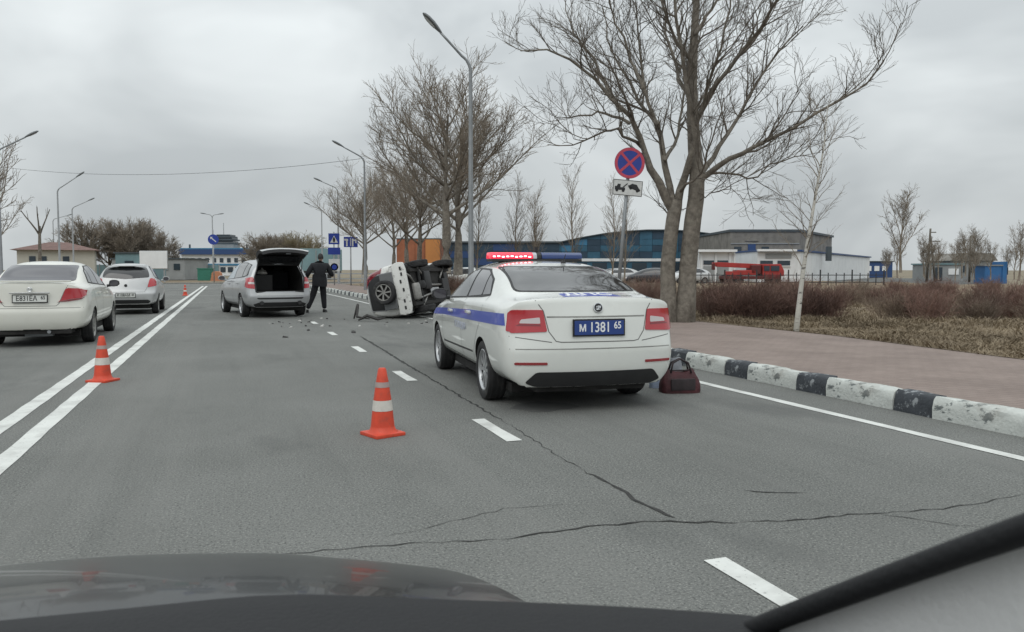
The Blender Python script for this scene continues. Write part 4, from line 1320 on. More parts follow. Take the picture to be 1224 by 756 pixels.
# ------------------------------------------------------------------ the wrecked off-road car lying on its left side
def wreck():
    # built upright in its own frame, then laid over: roll about its length, underside towards the right
    root = empty('overturned_car', (0, 0, 0), 0, 'wrecked white off-road car lying on its side with spare wheel and underside showing', 'car')
    low = lambda a, b, c, d, zb=.42: [(0, zb), (a, zb), (b, .55), (c, .72), (d, .88)]
    st = [
        (-.45, low(.74, .83, .86, .865) + [(.845, 1.05), (.80, 1.12), (.70, 1.58), (.36, 1.63), (0, 1.635)]),
        (.10, low(.76, .84, .865, .87) + [(.845, 1.04), (.80, 1.11), (.68, 1.62), (.36, 1.67), (0, 1.675)]),
        (.80, low(.76, .84, .865, .87) + [(.845, 1.03), (.80, 1.10), (.66, 1.63), (.36, 1.68), (0, 1.685)]),
        (1.40, low(.76, .84, .865, .865) + [(.84, 1.02), (.79, 1.09), (.66, 1.56), (.36, 1.61), (0, 1.62)]),
        (1.90, low(.76, .84, .865, .86) + [(.83, 1.0), (.77, 1.06), (.68, 1.22), (.36, 1.27), (0, 1.28)]),
        (2.30, low(.74, .83, .86, .85) + [(.81, .96), (.74, 1.02), (.66, 1.05), (.36, 1.08), (0, 1.09)]),
        (2.75, low(.70, .80, .83, .82) + [(.77, .88), (.69, .94), (.54, .97), (.3, .98), (0, .985)])]
    rear = dict(rows=[(.74, -.70, -.80, .40), (.82, -.74, -.86, .52), (.835, -.74, -.86, .70), (.83, -.66, -.76, .80)],
                edge=[(.81, -.62, 1.05), (.76, -.60, 1.16), (.66, -.54, 1.54), (.34, -.55, 1.58), (0, -.55, 1.585)])
    front = dict(rows=[(.64, 2.92, 3.05, .42), (.76, 2.98, 3.12, .52), (.78, 2.98, 3.12, .66), (.76, 2.95, 3.10, .76)],
                 edge=[(.72, 2.90, .84), (.60, 2.98, .88), (.44, 3.03, .90), (.22, 3.05, .91), (0, 3.06, .915)])
    bm = car_cage(st, rear, front, {'long': {5: .4, 6: .4, 2: .3}, 'rear': {3: .5, 4: .5, 1: .6}})
    body, bvh = finish_shell('body', bm, 'wreck_paint', root, [(0, .36, .40, .50, 1.1), (2.62 - .25, .36, .40, .50, 1.1)], dent=(.045, 5))
    for p in body.data.polygons:
        if p.center.z < .50 and p.normal.z < -.5: p.material_index = 1
    rw = [(-.58, 1.13), (.58, 1.13), (.52, 1.52), (-.52, 1.52)]
    patch('window_frame', 'silver_paint', root, bvh, rounded(grow_poly(rw, .035), .05), 'B', .004)
    patch('rear_window_opening', 'trim_black', root, bvh, rounded(rw, .05), 'B', .009)
    tl = [(.60, 1.10), (.79, 1.07), (.775, 1.25), (.70, 1.60), (.60, 1.60), (.62, 1.3)]
    for sgn in (1,):
        q = patch('tail_lamp', 'lamp_dark_red', root, bvh, rounded(tl if sgn > 0 else mirror_x(tl), .03), 'B', .014, .03)
        patch('tail_lamp_side', 'lamp_dark_red', q, bvh, rounded([(-.62, 1.12), (-.42, 1.12), (-.36, 1.58), (-.50, 1.58)], .03), 'R' if sgn > 0 else 'L', .010, .03)
    for fc in ('L', 'R'):
        patch('side_window', 'glass_dark', root, bvh, rounded([(-.28, 1.15), (.25, 1.13), (.25, 1.55), (-.20, 1.53)], .04), fc, .006)
        patch('side_window', 'glass_dark', root, bvh, rounded([(.32, 1.13), (.98, 1.12), (.98, 1.56), (.32, 1.555)], .03), fc, .006)
        patch('side_window', 'glass_dark', root, bvh, rounded([(1.04, 1.12), (1.86, 1.09), (1.50, 1.48), (1.04, 1.55)], .03), fc, .006)
    bp = MB()                                             # broken bumper skin with slots
    bp.prism([(-.82, .40), (-.60, .36), (.60, .36), (.82, .40), (.85, .56), (.80, .70), (-.80, .70), (-.85, .56)], -.90, -.80, 'Y')
    bo = bp.build('bumper', 'wreck_paint', root, bevel=.03, smooth=True, angle=40)
    for x in (-.62, -.40, -.05, .22, .45, .64):
        sl = MB()
        sl.box((x, -.905, .50 + .03 * math.sin(x * 9)), (.11, .012, .045))
        sl.build('bumper_slot', 'ink', bo)
    # tailgate inner panel, spare wheel
    gp = MB()
    gp.box((0, -.78, .92), (1.20, .06, .36))
    gp.build('gate_panel', 'grey_paint', root, bevel=.03)
    sw = wheel(root, (-.02, -.93, .98), 1, .33, .21, 7, 'alloy_dirty', 'swirl')
    sw.rotation_euler = (0, 0, -math.pi / 2)
    sw.name = 'spare_wheel'
    sw.scale = (1, 1 / .87, 1 / 1.13)
    # underside: floor pan, sills, exhaust, axles, tank, shafts
    fp = MB()
    fp.box((0, 1.1, .41), (1.36, 3.3, .06))
    fp.build('floor_pan', 'underbody', root)
    for x in (-.55, .55):
        r = MB()
        r.box((x, 1.1, .36), (.11, 3.5, .10))
        r.build('chassis_rail', 'underbody', root, bevel=.01)
    ta = MB()
    ta.box((.20, .55, .335), (.62, .55, .16))
    ta.build('fuel_tank', 'trim_black', root, bevel=.05, smooth=True, angle=50)
    mf = MB()
    mf.lathe([(.001, -.28), (.11, -.26), (.13, -.2), (.13, .2), (.11, .26), (.001, .28)], 16, c=(0, 0, 0), axis='X')
    m_ = mf.build('silencer', 'alloy_dirty', root, smooth=True, angle=45)
    m_.location = (-.15, -.42, .34)
    ex = MB()
    ex.tube([(-.42, -.42, .34), (-.35, .0, .33), (-.28, .6, .30), (-.25, 1.5, .30), (-.10, 2.2, .33)], .035, 8)
    ex.tube([(.10, -.42, .34), (.35, -.62, .36), (.42, -.84, .36)], .03, 8)
    ex.build('exhaust_pipe', 'alloy_dirty', root, smooth=True)
    ax = MB()
    ax.tube([(-.72, 0, .34), (.72, 0, .34)], .05, 10)
    ax.lathe([(.001, -.15), (.12, -.12), (.15, 0), (.12, .12), (.001, .15)], 14, c=(.05, 0, .33), axis='X')
    ax.build('rear_axle', 'trim_black', root, smooth=True, angle=50)
    sh = MB()
    sh.tube([(.04, .05, .31), (.02, 1.9, .33)], .035, 8)
    sh.build('drive_shaft', 'alloy_dirty', root, smooth=True)
    sub = MB()
    sub.box((0, 2.35, .34), (.9, .35, .12)); sub.tube([(-.70, 2.37, .34), (.70, 2.37, .34)], .045, 8)
    sub.box((0, 2.1, .36), (.45, .5, .2))
    sub.build('front_subframe', 'trim_black', root, bevel=.015)
    for (x0, y0, x1, y1) in ((-.62, -.05, -.30, .5), (.62, -.05, .30, .5), (-.62, 2.3, -.25, 1.9), (.62, 2.3, .25, 1.9)):
        a = MB()
        a.tube([(x0, y0, .32), (x1, y1, .34)], .028, 8)
        a.build('control_arm', 'alloy_dirty', root, smooth=True)
    hs = MB()
    hs.box((-.22, 1.05, .285), (.30, .75, .015))
    hs.build('heat_shield', 'alloy', root)
    for x, s in ((-.74, -1), (.74, 1)):
        wheel(root, (x, 0, .34), s, .34, .205, 7, 'alloy_dirty', 'swirl').scale = (1, 1, 1 / 1.13)
        wheel(root, (x, 2.37, .34), s, .34, .205, 7, 'alloy_dirty', 'swirl', .2).scale = (1, 1, 1 / 1.13)
    roll, head = R(-101), R(-33)
    m = Matrix.Rotation(head, 4, 'Z') @ Matrix.Rotation(roll, 4, 'Y') @ Matrix.Diagonal((.87, 1, 1.13, 1))
    bpy.context.view_layer.update()
    zmin = min((m @ v.co).z for v in body.data.vertices)
    c = m @ Vector((0, -.8, 1.0))
    root.matrix_world = Matrix.Translation((4.22 - c.x, 22.0 - c.y, -zmin + .0)) @ m
wreck()

# ------------------------------------------------------------------ traffic cones
def cone_mesh():
    t = empty('traffic_cone')
    b = MB()
    b.box((0, 0, .014), (.27, .27, .028))
    b.lathe([(.128, .026), (.106, .045), (.096, .075)], 24)
    b.build('base', 'cone_orange', t, bevel=.006, smooth=True, angle=40)
    prof = [(.096, .075), (.083, .20), (.0735, .285), (.058, .39), (.0505, .44), (.034, .535), (.026, .55), (.001, .553)]
    def band(name, z0, z1, m, grow):
        def rad(z):
            for (r0, a), (r1, c) in zip(prof[:-1], prof[1:]):
                if a <= z <= c: return r0 + (r1 - r0) * (z - a) / (c - a)
            return prof[-1][0]
        zs = [z0] + [p[1] for p in prof if z0 < p[1] < z1] + [z1]
        q = MB()
        q.lathe([(max(.001, rad(z) + grow), z) for z in zs], 24)
        q.build(name, m, t, smooth=True, angle=50)
    band('lower_body', .075, .205, 'cone_orange', 0)
    band('white_sleeve', .205, .29, 'cone_white', .002)
    band('middle_body', .29, .395, 'cone_orange', 0)
    band('grey_sleeve', .395, .438, 'cone_grey', .002)
    band('tip', .438, .553, 'cone_orange', 0)
    return t
c0 = cone_mesh()
cones = [((1.22, 6.54, 0), .35, 'orange traffic cone with white sleeve standing alone beside the dashed lane line', 1.0, (0.0, R(4))),
         ((-1.43, 10.87, 0), 1.05, 'orange traffic cone on the double white line near the white sedan', 1.0, (0, 0)),
         ((-1.93, 45.0, 0), .2, 'tiny far traffic cone on the double line beyond the silver hatchback', 1.0, (0, 0))]
for i, (loc, rz, lab, s, tilt) in enumerate(cones):
    o = c0 if i == 0 else copy_tree(c0)
    o.location = loc
    o.rotation_euler = (0, 0, rz)
    o.scale = (s * 1.02, s * 1.02, s * 1.02)
    tag(o, lab, 'cone', 'traffic cones around the accident')

# ------------------------------------------------------------------ bags on the road behind the police car
def soft_bag(name, w, d, h, m, seed, top=.55):
    rng = random.Random(seed)
    b = MB()
    nx, nz = 24, 9
    vs, fs = [], []
    for j in range(nz + 1):
        t = j / nz
        s = 1 - (1 - top) * t ** 1.6
        bul = 1 + .06 * math.sin(t * 3.1)
        for k in range(nx):
            a = 2 * math.pi * k / nx
            ca, sa = math.cos(a), math.sin(a)
            ex = .5
            x = math.copysign(abs(ca) ** ex, ca) * w / 2 * (bul * (1 - (1 - min(1, top + .35)) * t ** 2))
            yy = math.copysign(abs(sa) ** ex, sa) * d / 2 * s * bul
            q = .012 * math.sin(a * 5 + t * 4 + seed) + rng.uniform(-.008, .008)
            vs.append((x * (1 + q), yy * (1 + q * 2), t * h + (.02 * math.sin(a * 2 + 1) + rng.uniform(-.008, .008)) * t))
    for j in range(nz):
        for k in range(nx):
            fs.append((j * nx + k, j * nx + (k + 1) % nx, (j + 1) * nx + (k + 1) % nx, (j + 1) * nx + k))
    fs.append(tuple(range(nx))[::-1]); fs.append(tuple(nz * nx + k for k in range(nx)))
    b.add(vs, fs)
    return b
t = empty('holdall_bag', (4.80, 7.72, 0), R(-12), 'dark red holdall with handles standing on the road behind the police car', 'bag')
soft_bag('body', .44, .26, .24, 'bag_red', 2, .35).build('body', 'bag_red', t, smooth=True, angle=60)
for sy in (-.05, .05):
    hnd = MB()
    hnd.tube([(-.12, sy, .22), (-.09, sy * .6, .33), (0, sy * .3, .375), (.09, sy * .6, .33), (.12, sy, .22)], .011, 8)
    hnd.build('handle', 'bag_dark', t, smooth=True)
zp = MB()
zp.box((0, 0, .244), (.34, .02, .012))
zp.build('zip', 'bag_dark', t)
pk = MB()
pk.box((0, -.125, .10), (.28, .03, .13))
pk.build('side_pocket', 'bag_dark', t, bevel=.012, smooth=True, angle=50)
g2 = soft_bag('g', .17, .14, .34, 'bag_grey', 7, .5).build('grey_sack', 'bag_grey', smooth=True, angle=60)
g2.location = (4.92, 8.02, 0)
tag(g2, 'small grey sack standing behind the dark red holdall', 'sack')
g3 = soft_bag('g', .18, .12, .27, 'bag_pale', 9, .7).build('pale_carrier_bag', 'bag_pale', smooth=True, angle=60)
g3.location = (4.74, 8.10, 0)
tag(g3, 'pale bluish bag wedged between the police car and the grey sack', 'bag')

# ------------------------------------------------------------------ the person in black
def person():
    root = empty('person', (2.86, 26.0, 0), 0, 'person in black jacket and trousers striding beside the open wagon', 'person')
    def skinned(name, verts, edges, radii, m, root_i=0, sub=2):
        me = bpy.data.meshes.new(name)
        me.from_pydata(verts, edges, [])
        o = link_mesh(name, me)
        sk = o.modifiers.new('skin', 'SKIN')
        sk.use_smooth_shade = True
        for i, r in enumerate(radii):
            v = me.skin_vertices[0].data[i]
            v.radius = r if isinstance(r, tuple) else (r, r)
            v.use_root = (i == root_i)
        ss = o.modifiers.new('sub', 'SUBSURF')
        ss.levels = sub
        ss.render_levels = sub
        dg = bpy.context.evaluated_depsgraph_get()
        m2 = bpy.data.meshes.new_from_object(o.evaluated_get(dg))
        bpy.data.objects.remove(o, do_unlink=True)
        m2.materials.clear()
        m2.materials.append(M[m])
        m2.polygons.foreach_set('use_smooth', [True] * len(m2.polygons))
        return link_mesh(name, m2, root)
    # figure faces away from us and to the right; x right, y away
    V, E, Rr = [], [], []
    def add(p, r, prev=None):
        V.append(p); Rr.append(r)
        if prev is not None: E.append((prev, len(V) - 1))
        return len(V) - 1
    pel = add((0, 0, .98), (.190, .150))
    sp = add((.01, .0, 1.14), (.195, .150), pel)
    ch = add((.02, .01, 1.35), (.225, .160), sp)
    nb = add((.03, .02, 1.50), (.125, .105), ch)
    nk = add((.04, .03, 1.57), (.070, .070), nb)
    # legs: left trails back to the left, right planted under the body
    lh = add((-.09, 0, .90), (.125, .125), pel)
    lk = add((-.20, .03, .50), (.094, .098), lh)
    la = add((-.37, -.05, .11), (.070, .074), lk)
    rh = add((.10, .0, .90), (.125, .125), pel)
    rk2 = add((.13, .05, .50), (.094, .098), rh)
    ra = add((.15, .02, .10), (.070, .074), rk2)
    # arms: left bent out to the side, right bent forwards
    ls = add((-.20, .01, 1.43), (.105, .105), ch)
    le = add((-.35, -.04, 1.18), (.082, .082), ls)
    lw = add((-.36, .20, 1.10), (.062, .062), le)
    rs = add((.25, .02, 1.43), (.105, .105), ch)
    re = add((.37, .02, 1.18), (.082, .082), rs)
    rw = add((.42, .22, 1.14), (.062, .062), re)
    skinned('body', V, E, Rr, 'cloth_black', pel)
    hem = MB()                                             # jacket skirt below the waist
    vs, fs = [], []
    n = 22
    for j, (z, rx, ry) in enumerate(((1.16, .205, .16), (1.04, .222, .178), (.86, .228, .185), (.80, .224, .182))):
        for k in range(n):
            a = 2 * math.pi * k / n
            vs.append((.005 + rx * math.cos(a) * (1 + .03 * math.sin(3 * a + j)), ry * math.sin(a), z + .012 * math.sin(2 * a)))
    for j in range(3):
        for k in range(n): fs.append((j * n + k, j * n + (k + 1) % n, (j + 1) * n + (k + 1) % n, (j + 1) * n + k))
    hem.add(vs, fs).build('jacket_skirt', 'cloth_black', root, smooth=True)
    hc = Vector((.055, .055, 1.685))
    hd = MB()
    n, mrow = 18, 12
    vs, fs = [], []
    for j in range(mrow + 1):
        ph = math.pi * j / mrow
        for k in range(n):
            a = 2 * math.pi * k / n
            r = math.sin(ph)
            x, yy, z = .078 * r * math.cos(a), .098 * r * math.sin(a), .122 * math.cos(ph)
            if z < 0: x *= 1 + z * 1.6; yy = yy * (1 + z * 1.2)
            if abs(math.cos(a)) < .3 and yy > 0 and -.03 < z < .02: yy += .018      # nose
            vs.append(hc + Vector((x, yy, z)))
    for j in range(mrow):
        for k in range(n): fs.append((j * n + k, j * n + (k + 1) % n, (j + 1) * n + (k + 1) % n, (j + 1) * n + k))
    hd.add(vs, fs)
    for sx in (-1, 1): hd.lathe([(.001, -.008), (.028, -.004), (.03, .006), (.001, .012)], 10, c=(hc.x + sx * .078, hc.y - .005, hc.z - .01), axis='X')
    h = hd.build('head', 'skin', root, smooth=True)
    for sx in (-1, 1):
        e = MB()
        e.lathe([(.001, -.008), (.010, 0), (.001, .008)], 8, c=(hc.x + sx * .03, hc.y + .088, hc.z + .012), axis='Y')
        e.build('eye', 'ink', h)
    mo = MB()
    mo.box((hc.x, hc.y + .082, hc.z - .058), (.042, .012, .010))
    mo.build('mouth', 'bag_red', h)
    cp = MB()                                              # dark cap / hair over the back of the head
    vs, fs = [], []
    for j in range(8):
        ph = math.pi * .60 * j / 7
        for k in range(n):
            a = 2 * math.pi * k / n
            front = max(0, math.sin(a))
            p2 = ph * (1 - .38 * front)
            vs.append(hc + Vector((.088 * math.sin(p2) * math.cos(a), .108 * math.sin(p2) * math.sin(a), .132 * math.cos(p2))))
    for j in range(7):
        for k in range(n): fs.append((j * n + k, j * n + (k + 1) % n, (j + 1) * n + (k + 1) % n, (j + 1) * n + k))
    cp.add(vs, fs).build('hair', 'hair', root, smooth=True)
    for ax_, toe in ((V[la], (-.36, .12)), (V[ra], (.24, .22))):
        f = MB()
        d = Vector((toe[0] - ax_[0], toe[1] - ax_[1], 0)).normalized()
        s2 = Vector((d.y, -d.x, 0))
        prof = [(-.085, .030, .10), (-.06, .042, .10), (.03, .044, .085), (.11, .048, .06), (.17, .038, .045), (.195, .018, .03)]
        vs, fs = [], []
        for (t_, w_, h_) in prof:
            c_ = Vector((ax_[0], ax_[1], 0)) + d * t_
            vs += [c_ - s2 * w_, c_ - s2 * w_ * .8 + Vector((0, 0, h_)), c_ + s2 * w_ * .8 + Vector((0, 0, h_)), c_ + s2 * w_]
        for i in range(len(prof) - 1):
            for k in range(4): fs.append((i * 4 + k, i * 4 + (k + 1) % 4, (i + 1) * 4 + (k + 1) % 4, (i + 1) * 4 + k))
        fs.append((0, 1, 2, 3)); fs.append(tuple(len(vs) - 4 + k for k in range(4)))
        f.add(vs, fs).build('shoe', 'shoe', root, smooth=True, angle=60)
    for w_, el in ((V[lw], V[le]), (V[rw], V[re])):
        d = (Vector(w_) - Vector(el)).normalized()
        s2 = d.cross(Vector((0, 0, 1))).normalized()
        u = s2.cross(d)
        hv, he, hr = [], [], []
        p0 = Vector(w_) - d * .01
        hv += [tuple(p0), tuple(p0 + d * .05), tuple(p0 + d * .09)]; hr += [.024, (.036, .020), (.034, .018)]; he += [(0, 1), (1, 2)]
        for k, (o_, L) in enumerate(((-.030, .060), (-.010, .075), (.010, .070), (.029, .055))):
            b_ = len(hv)
            hv += [tuple(p0 + d * .095 + s2 * o_), tuple(p0 + d * (.095 + L * .55) + s2 * o_ * 1.1 - u * .012), tuple(p0 + d * (.095 + L * .85) + s2 * o_ * 1.1 - u * .035)]
            hr += [.010, .009, .008]; he += [(2, b_), (b_, b_ + 1), (b_ + 1, b_ + 2)]
        b_ = len(hv)
        hv += [tuple(p0 + d * .045 + s2 * -.045), tuple(p0 + d * .085 + s2 * -.060 - u * .015)]; hr += [.012, .009]; he += [(1, b_), (b_, b_ + 1)]
        skinned('hand', hv, he, hr, 'skin', 0, 1)
    return root
p_ = person()
p_.scale = (1.04, 1.04, 1.04)

# ------------------------------------------------------------------ broken pieces on the road
rd = random.Random(11)
bits = [(2.56, 17.9, .16, 'dark'), (2.35, 17.6, .10, 'light')]
DEB = []
for k in range(34):
    u = rd.random()
    x = 1.0 + 4.6 * rd.random()
    yv = 19.2 + 3.6 * rd.random() - (0.6 if x > 3 else 0)
    DEB.append((x, yv, rd.uniform(.03, .11), 'light' if rd.random() < .2 else 'dark'))
DEB += [(2.62, 17.35, .20, 'dark'), (5.05, 19.6, .2, 'light'), (2.2, 19.5, .18, 'light'), (1.15, 16.6, .14, 'dark'), (1.75, 18.3, .12, 'dark')]
for k, (x, yv, s, kind) in enumerate(DEB):
    b = MB()
    n = rd.randint(5, 7)
    poly = []
    for i in range(n):
        a = 2 * math.pi * i / n + rd.uniform(-.3, .3)
        r = s * rd.uniform(.3, .65)
        poly.append((r * math.cos(a), r * math.sin(a) * .6))
    b.prism(poly, 0.0, s * rd.uniform(.05, .16))
    zt = max(v[2] for v in b.v)
    b.v = [(v[0] * (.8 if v[2] > 0 else 1), v[1] * (.8 if v[2] > 0 else 1), v[2] + (v[0] * .18 + s * .10 if v[2] > 0 else 0)) for v in b.v]
    o = b.build('debris_fragment', 'debris_dark' if kind == 'dark' else 'debris_light')
    o.location = (x, yv, .003)
    o.rotation_euler = (0, 0, rd.uniform(0, 6))
    big = False
    lab = (('small dark broken fragment scattered on the asphalt near the crash' if kind == 'dark' else 'small pale broken fragment scattered on the asphalt near the crash'))
    tag(o, lab, 'debris', ('dark crash debris on the road' if kind == 'dark' else 'pale crash debris on the road'))

for pts, r, lab in (([(3.28, 21.6, .05), (3.36, 21.45, .42), (3.30, 21.2, .12), (3.62, 21.1, .06)], .022, 'bent black plastic strip sticking up left of the overturned car'),
                    ([(3.30, 21.0, .04), (3.52, 20.95, .16), (3.80, 20.9, .06), (3.98, 20.8, .10)], .028, 'low torn black trim piece lying left of the overturned car')):
    b = MB()
    b.tube(pts, [r, r * 1.8, r * 1.5, r * .6], 6)
    b.v = [(v[0], v[1], max(.004, v[2])) for v in b.v]
    tag(b.build('torn_trim', 'debris_dark', smooth=True, angle=40), lab, 'debris')

# ------------------------------------------------------------------ street lamps
def lamp_post(loc, side, h, arm, rise, label, m='steel', double=False, r=.085, group='street lamps along the road', head=1.0):
    t = empty('street_lamp', (loc[0], loc[1], 0), 0, label, 'street lamp', group)
    p = MB()
    p.lathe([(r * 1.9, 0), (r * 1.9, .03), (r * 1.35, .05), (r * 1.3, 1.2), (r, 1.3), (r * .62, h)], 14)
    p.build('pole', m, t, smooth=True, angle=40)
    d = MB()
    d.box((r * 1.25 * side * -1, 0, .75), (.02, .12, .45))
    d.build('inspection_door', m, t)
    for s in ((side, -side) if double else (side,)):
        a = MB()
        pts = []
        for k in range(7):
            q = k / 6
            ang = q * R(58)
            pts.append((s * (.35 * (1 - math.cos(ang)) * 1.6), 0, h - .1 + .5 * math.sin(ang)))
        e = pts[-1]
        tip = (s * arm, 0, h + rise)
        for k in range(1, 4): pts.append((e[0] + (tip[0] - e[0]) * k / 3, 0, e[2] + (tip[2] - e[2]) * k / 3))
        a.tube(pts, [r * .62] * 4 + [r * .5] * 3 + [r * .45] * 3, 8)
        ao = a.build('arm', m, t, smooth=True)
        hd = MB()
        n, k2 = 12, []
        L = .72 * head
        dx = Vector((tip[0] - e[0], 0, tip[2] - e[2])).normalized()
        up = Vector((-dx.z * s, 0, dx.x * s)) if True else None
        if up.z < 0: up = -up
        prof = [(-.06, .03, .03), (0, .055, .05), (.14, .10, .075), (.32, .15, .09), (.52, .145, .085), (.66, .09, .06), (.72, .02, .02)]
        vs, fs = [], []
        for (q, wy, hz) in prof:
            c = Vector(tip) + dx * q * head
            for k in range(n):
                an = 2 * math.pi * k / n
                z = math.sin(an)
                vs.append(c + Vector((0, 1, 0)) * math.cos(an) * wy * head + up * (z * hz * head * (1 if z > 0 else .45)))
        for i in range(len(prof) - 1):
            for k in range(n): fs.append((i * n + k, i * n + (k + 1) % n, (i + 1) * n + (k + 1) % n, (i + 1) * n + k))
        fs.append(tuple(range(n))); fs.append(tuple((len(prof) - 1) * n + k for k in range(n)))
        ho = hd.add(vs, fs).build('lamp_head', 'lamp_head', t, smooth=True, angle=50)
        g = MB()
        vs = []
        for (q, wy) in ((.20, .07), (.34, .10), (.52, .095), (.60, .05)):
            c = Vector(tip) + dx * q * head - up * .042 * head
            vs += [c + Vector((0, -wy * head, 0)), c + Vector((0, wy * head, 0))]
        g.add(vs, [(0, 1, 3, 2), (2, 3, 5, 4), (4, 5, 7, 6)]).build('lamp_glass', 'lamp_glass', ho)
    return t
lamp_post((7.01, 22.99), -1, 7.35, .92, .95, 'tall grey street lamp rising behind the police car')
lamp_post((8.03, 48.14), -1, 7.8, 1.25, .82, 'grey street lamp behind the overturned car, second from the police car')
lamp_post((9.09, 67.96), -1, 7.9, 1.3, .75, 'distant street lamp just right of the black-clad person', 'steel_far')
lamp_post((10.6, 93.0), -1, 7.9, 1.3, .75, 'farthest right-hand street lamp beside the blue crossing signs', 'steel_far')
lamp_post((-11.2, 49.4), 1, 7.5, 1.35, .95, 'street lamp with long arm at the left picture edge', 'steel')
lamp_post((-12.0, 70.3), 1, 7.4, 1.35, 1.15, 'street lamp on the left behind the hip-roofed house, taller of two', 'steel_far')
lamp_post((-14.6, 93.0), 1, 7.5, 1.5, .95, 'faint far street lamp on the left above the house roof', 'steel_far')
lamp_post((-1.3, 112.2), -1, 8.2, .75, .4, 'double-armed street lamp in front of the blue terminal', 'steel_far', True)
lamp_post((-22, 125), 1, 8.0, 1.8, .8, 'thin distant street lamp left of the bare thicket', 'steel_far')

# ------------------------------------------------------------------ no-stopping sign with tow-away plate
def disc_poly(r, n=40, a0=0, a1=2 * math.pi):
    return [(r * math.cos(a0 + (a1 - a0) * k / n), r * math.sin(a0 + (a1 - a0) * k / n)) for k in range(n)]
t = empty('no_stopping_sign', (8.56, 16.56, .13), R(-14), 'round blue and red no-stopping sign above a white tow-away plate on a leaning post', 'sign')
t.rotation_euler = (0, R(4.5), R(-14))
p = MB(); p.tube([(0, 0, 0), (0, 0, 3.98)], .042, 12)
p.build('post', 'steel', t, smooth=True)
def ring_mesh(b, r0, r1, y, n=40):
    vs, fs = [], []
    for k in range(n):
        a = 2 * math.pi * k / n
        vs += [(r0 * math.cos(a), y, r0 * math.sin(a)), (r1 * math.cos(a), y, r1 * math.sin(a))]
    for k in range(n):
        j = (k + 1) % n
        fs.append((2 * k, 2 * k + 1, 2 * j + 1, 2 * j))
    b.add(vs, fs)
SC = 3.70
d = MB(); d.prism(disc_poly(.355), -.062, -.050, 'Y')
do = d.build('sign_disc', 'sign_blue', t); do.location = (0, 0, SC)
b = MB(); ring_mesh(b, .285, .352, -.064); ring_mesh(b, .285, .352, -.0635)
b.build('red_ring', 'sign_red', do)
for a in (R(45), R(-45)):
    b = MB(); b.box((0, 0, 0), (.60, .003, .058), ry=a)
    o = b.build('red_cross_bar', 'sign_red', do); o.location = (0, -.0650 if a > 0 else -.0658, 0)
b = MB(); b.box((0, 0, 0), (.70, .02, .36))
po = b.build('tow_plate', 'sign_white', t, bevel=.004); po.location = (0, -.058, SC - .57)
def flat(name, poly, m='ink', y=-.0125):
    q = MB(); q.prism(poly, y, y - .002, 'Y'); return q.build(name, m, po)
bd = MB()
for (cx, cz, w, h) in ((0, .170, .68, .012), (0, -.170, .68, .012), (-.338, 0, .012, .33), (.338, 0, .012, .33)): bd.box((cx, -.0115, cz), (w, .002, h))
bd.build('plate_border', 'ink', po)
flat('tow_truck_drawing', [(-.30, -.06), (-.30, .02), (-.26, .02), (-.235, .075), (-.17, .075), (-.17, .0), (-.06, .0), (-.06, -.06)])
flat('tow_hook_drawing', [(-.13, .0), (-.02, .105), (.0, .09), (-.10, .0)])
flat('towed_car_drawing', [(.0, .055), (.02, .01), (.28, -.07), (.30, -.03), (.25, .02), (.21, .085), (.10, .105), (.05, .07)])
for x, z in ((-.25, -.07), (-.10, -.07), (.07, .0), (.23, -.055)):
    flat('wheel_drawing', [(x + c[0], z + c[1]) for c in disc_poly(.034, 14)])
for z in (SC + .12, SC - .12, SC - .57):
    b = MB(); b.box((0, -.03, z), (.12, .05, .03)); b.build('bracket', 'steel', t)

# ------------------------------------------------------------------ small far signs
def post_sign(name, loc, h, label, plates, rz=0):
    t = empty(name, (loc[0], loc[1], 0), rz, label, 'sign')
    b = MB(); b.tube([(0, 0, 0), (0, 0, h)], .05, 8); b.build('post', 'steel_far', t, smooth=True)
    for nm, kind, z, w, hh, m in plates:
        q = MB()
        if kind == 'round': q.prism(disc_poly(w / 2, 24), -.08, -.06, 'Y')
        elif kind == 'tri': q.prism([(-w / 2, -w * .43), (w / 2, -w * .43), (0, w * .43)], -.08, -.06, 'Y')
        else: q.box((0, -.07, 0), (w, .02, hh))
        o = q.build(nm, m, t); o.location = (0, 0, z)
        yield_parts = []
        if nm == 'direction_plate':
            for poly in ([(-.36, -.32), (-.24, -.32), (-.24, .10), (-.36, .10)], [(-.48, .10), (-.20, .10), (-.20, .24), (-.48, .24)], [(.08, -.32), (.20, -.32), (.20, .26), (.08, .26)], [(.20, .08), (.34, .08), (.34, -.08), (.44, -.08), (.44, .20), (.20, .20)], [(-.05, -.30), (.0, -.30), (.0, .30), (-.05, .30)]):
                a = MB(); a.prism(poly, -.083, -.086, 'Y'); a.build('white_arrow', 'sign_white', o)
        if nm == 'crossing_plate':
            a = MB(); a.prism([(-.30, -.30), (.30, -.30), (0, .26)], -.083, -.086, 'Y'); a.build('white_triangle', 'sign_white', o)
            a = MB(); a.prism([(-.06, -.26), (.06, -.26), (.10, -.05), (.03, .13), (-.05, .13), (-.10, -.05)], -.087, -.090, 'Y'); a.build('walking_figure', 'ink', o)
        if nm == 'arrow_disc':
            a = MB(); a.prism([(.22, -.26), (.28, -.20), (-.12, .16), (-.05, .24), (-.28, .26), (-.28, .02), (-.20, .09)], -.083, -.086, 'Y'); a.build('white_arrow', 'sign_white', o)
        if nm == 'no_entry_disc':
            a = MB(); a.prism(disc_poly(.20, 20), -.083, -.086, 'Y'); a.build('sign_centre', 'sign_blue', o)
    return t
post_sign('direction_sign', (9.15, 61.5), 4.0, 'blue rectangular lane-direction sign with white arrows behind the overturned car', [('direction_plate', 'rect', 3.45, 1.05, .78, 'sign_blue')])
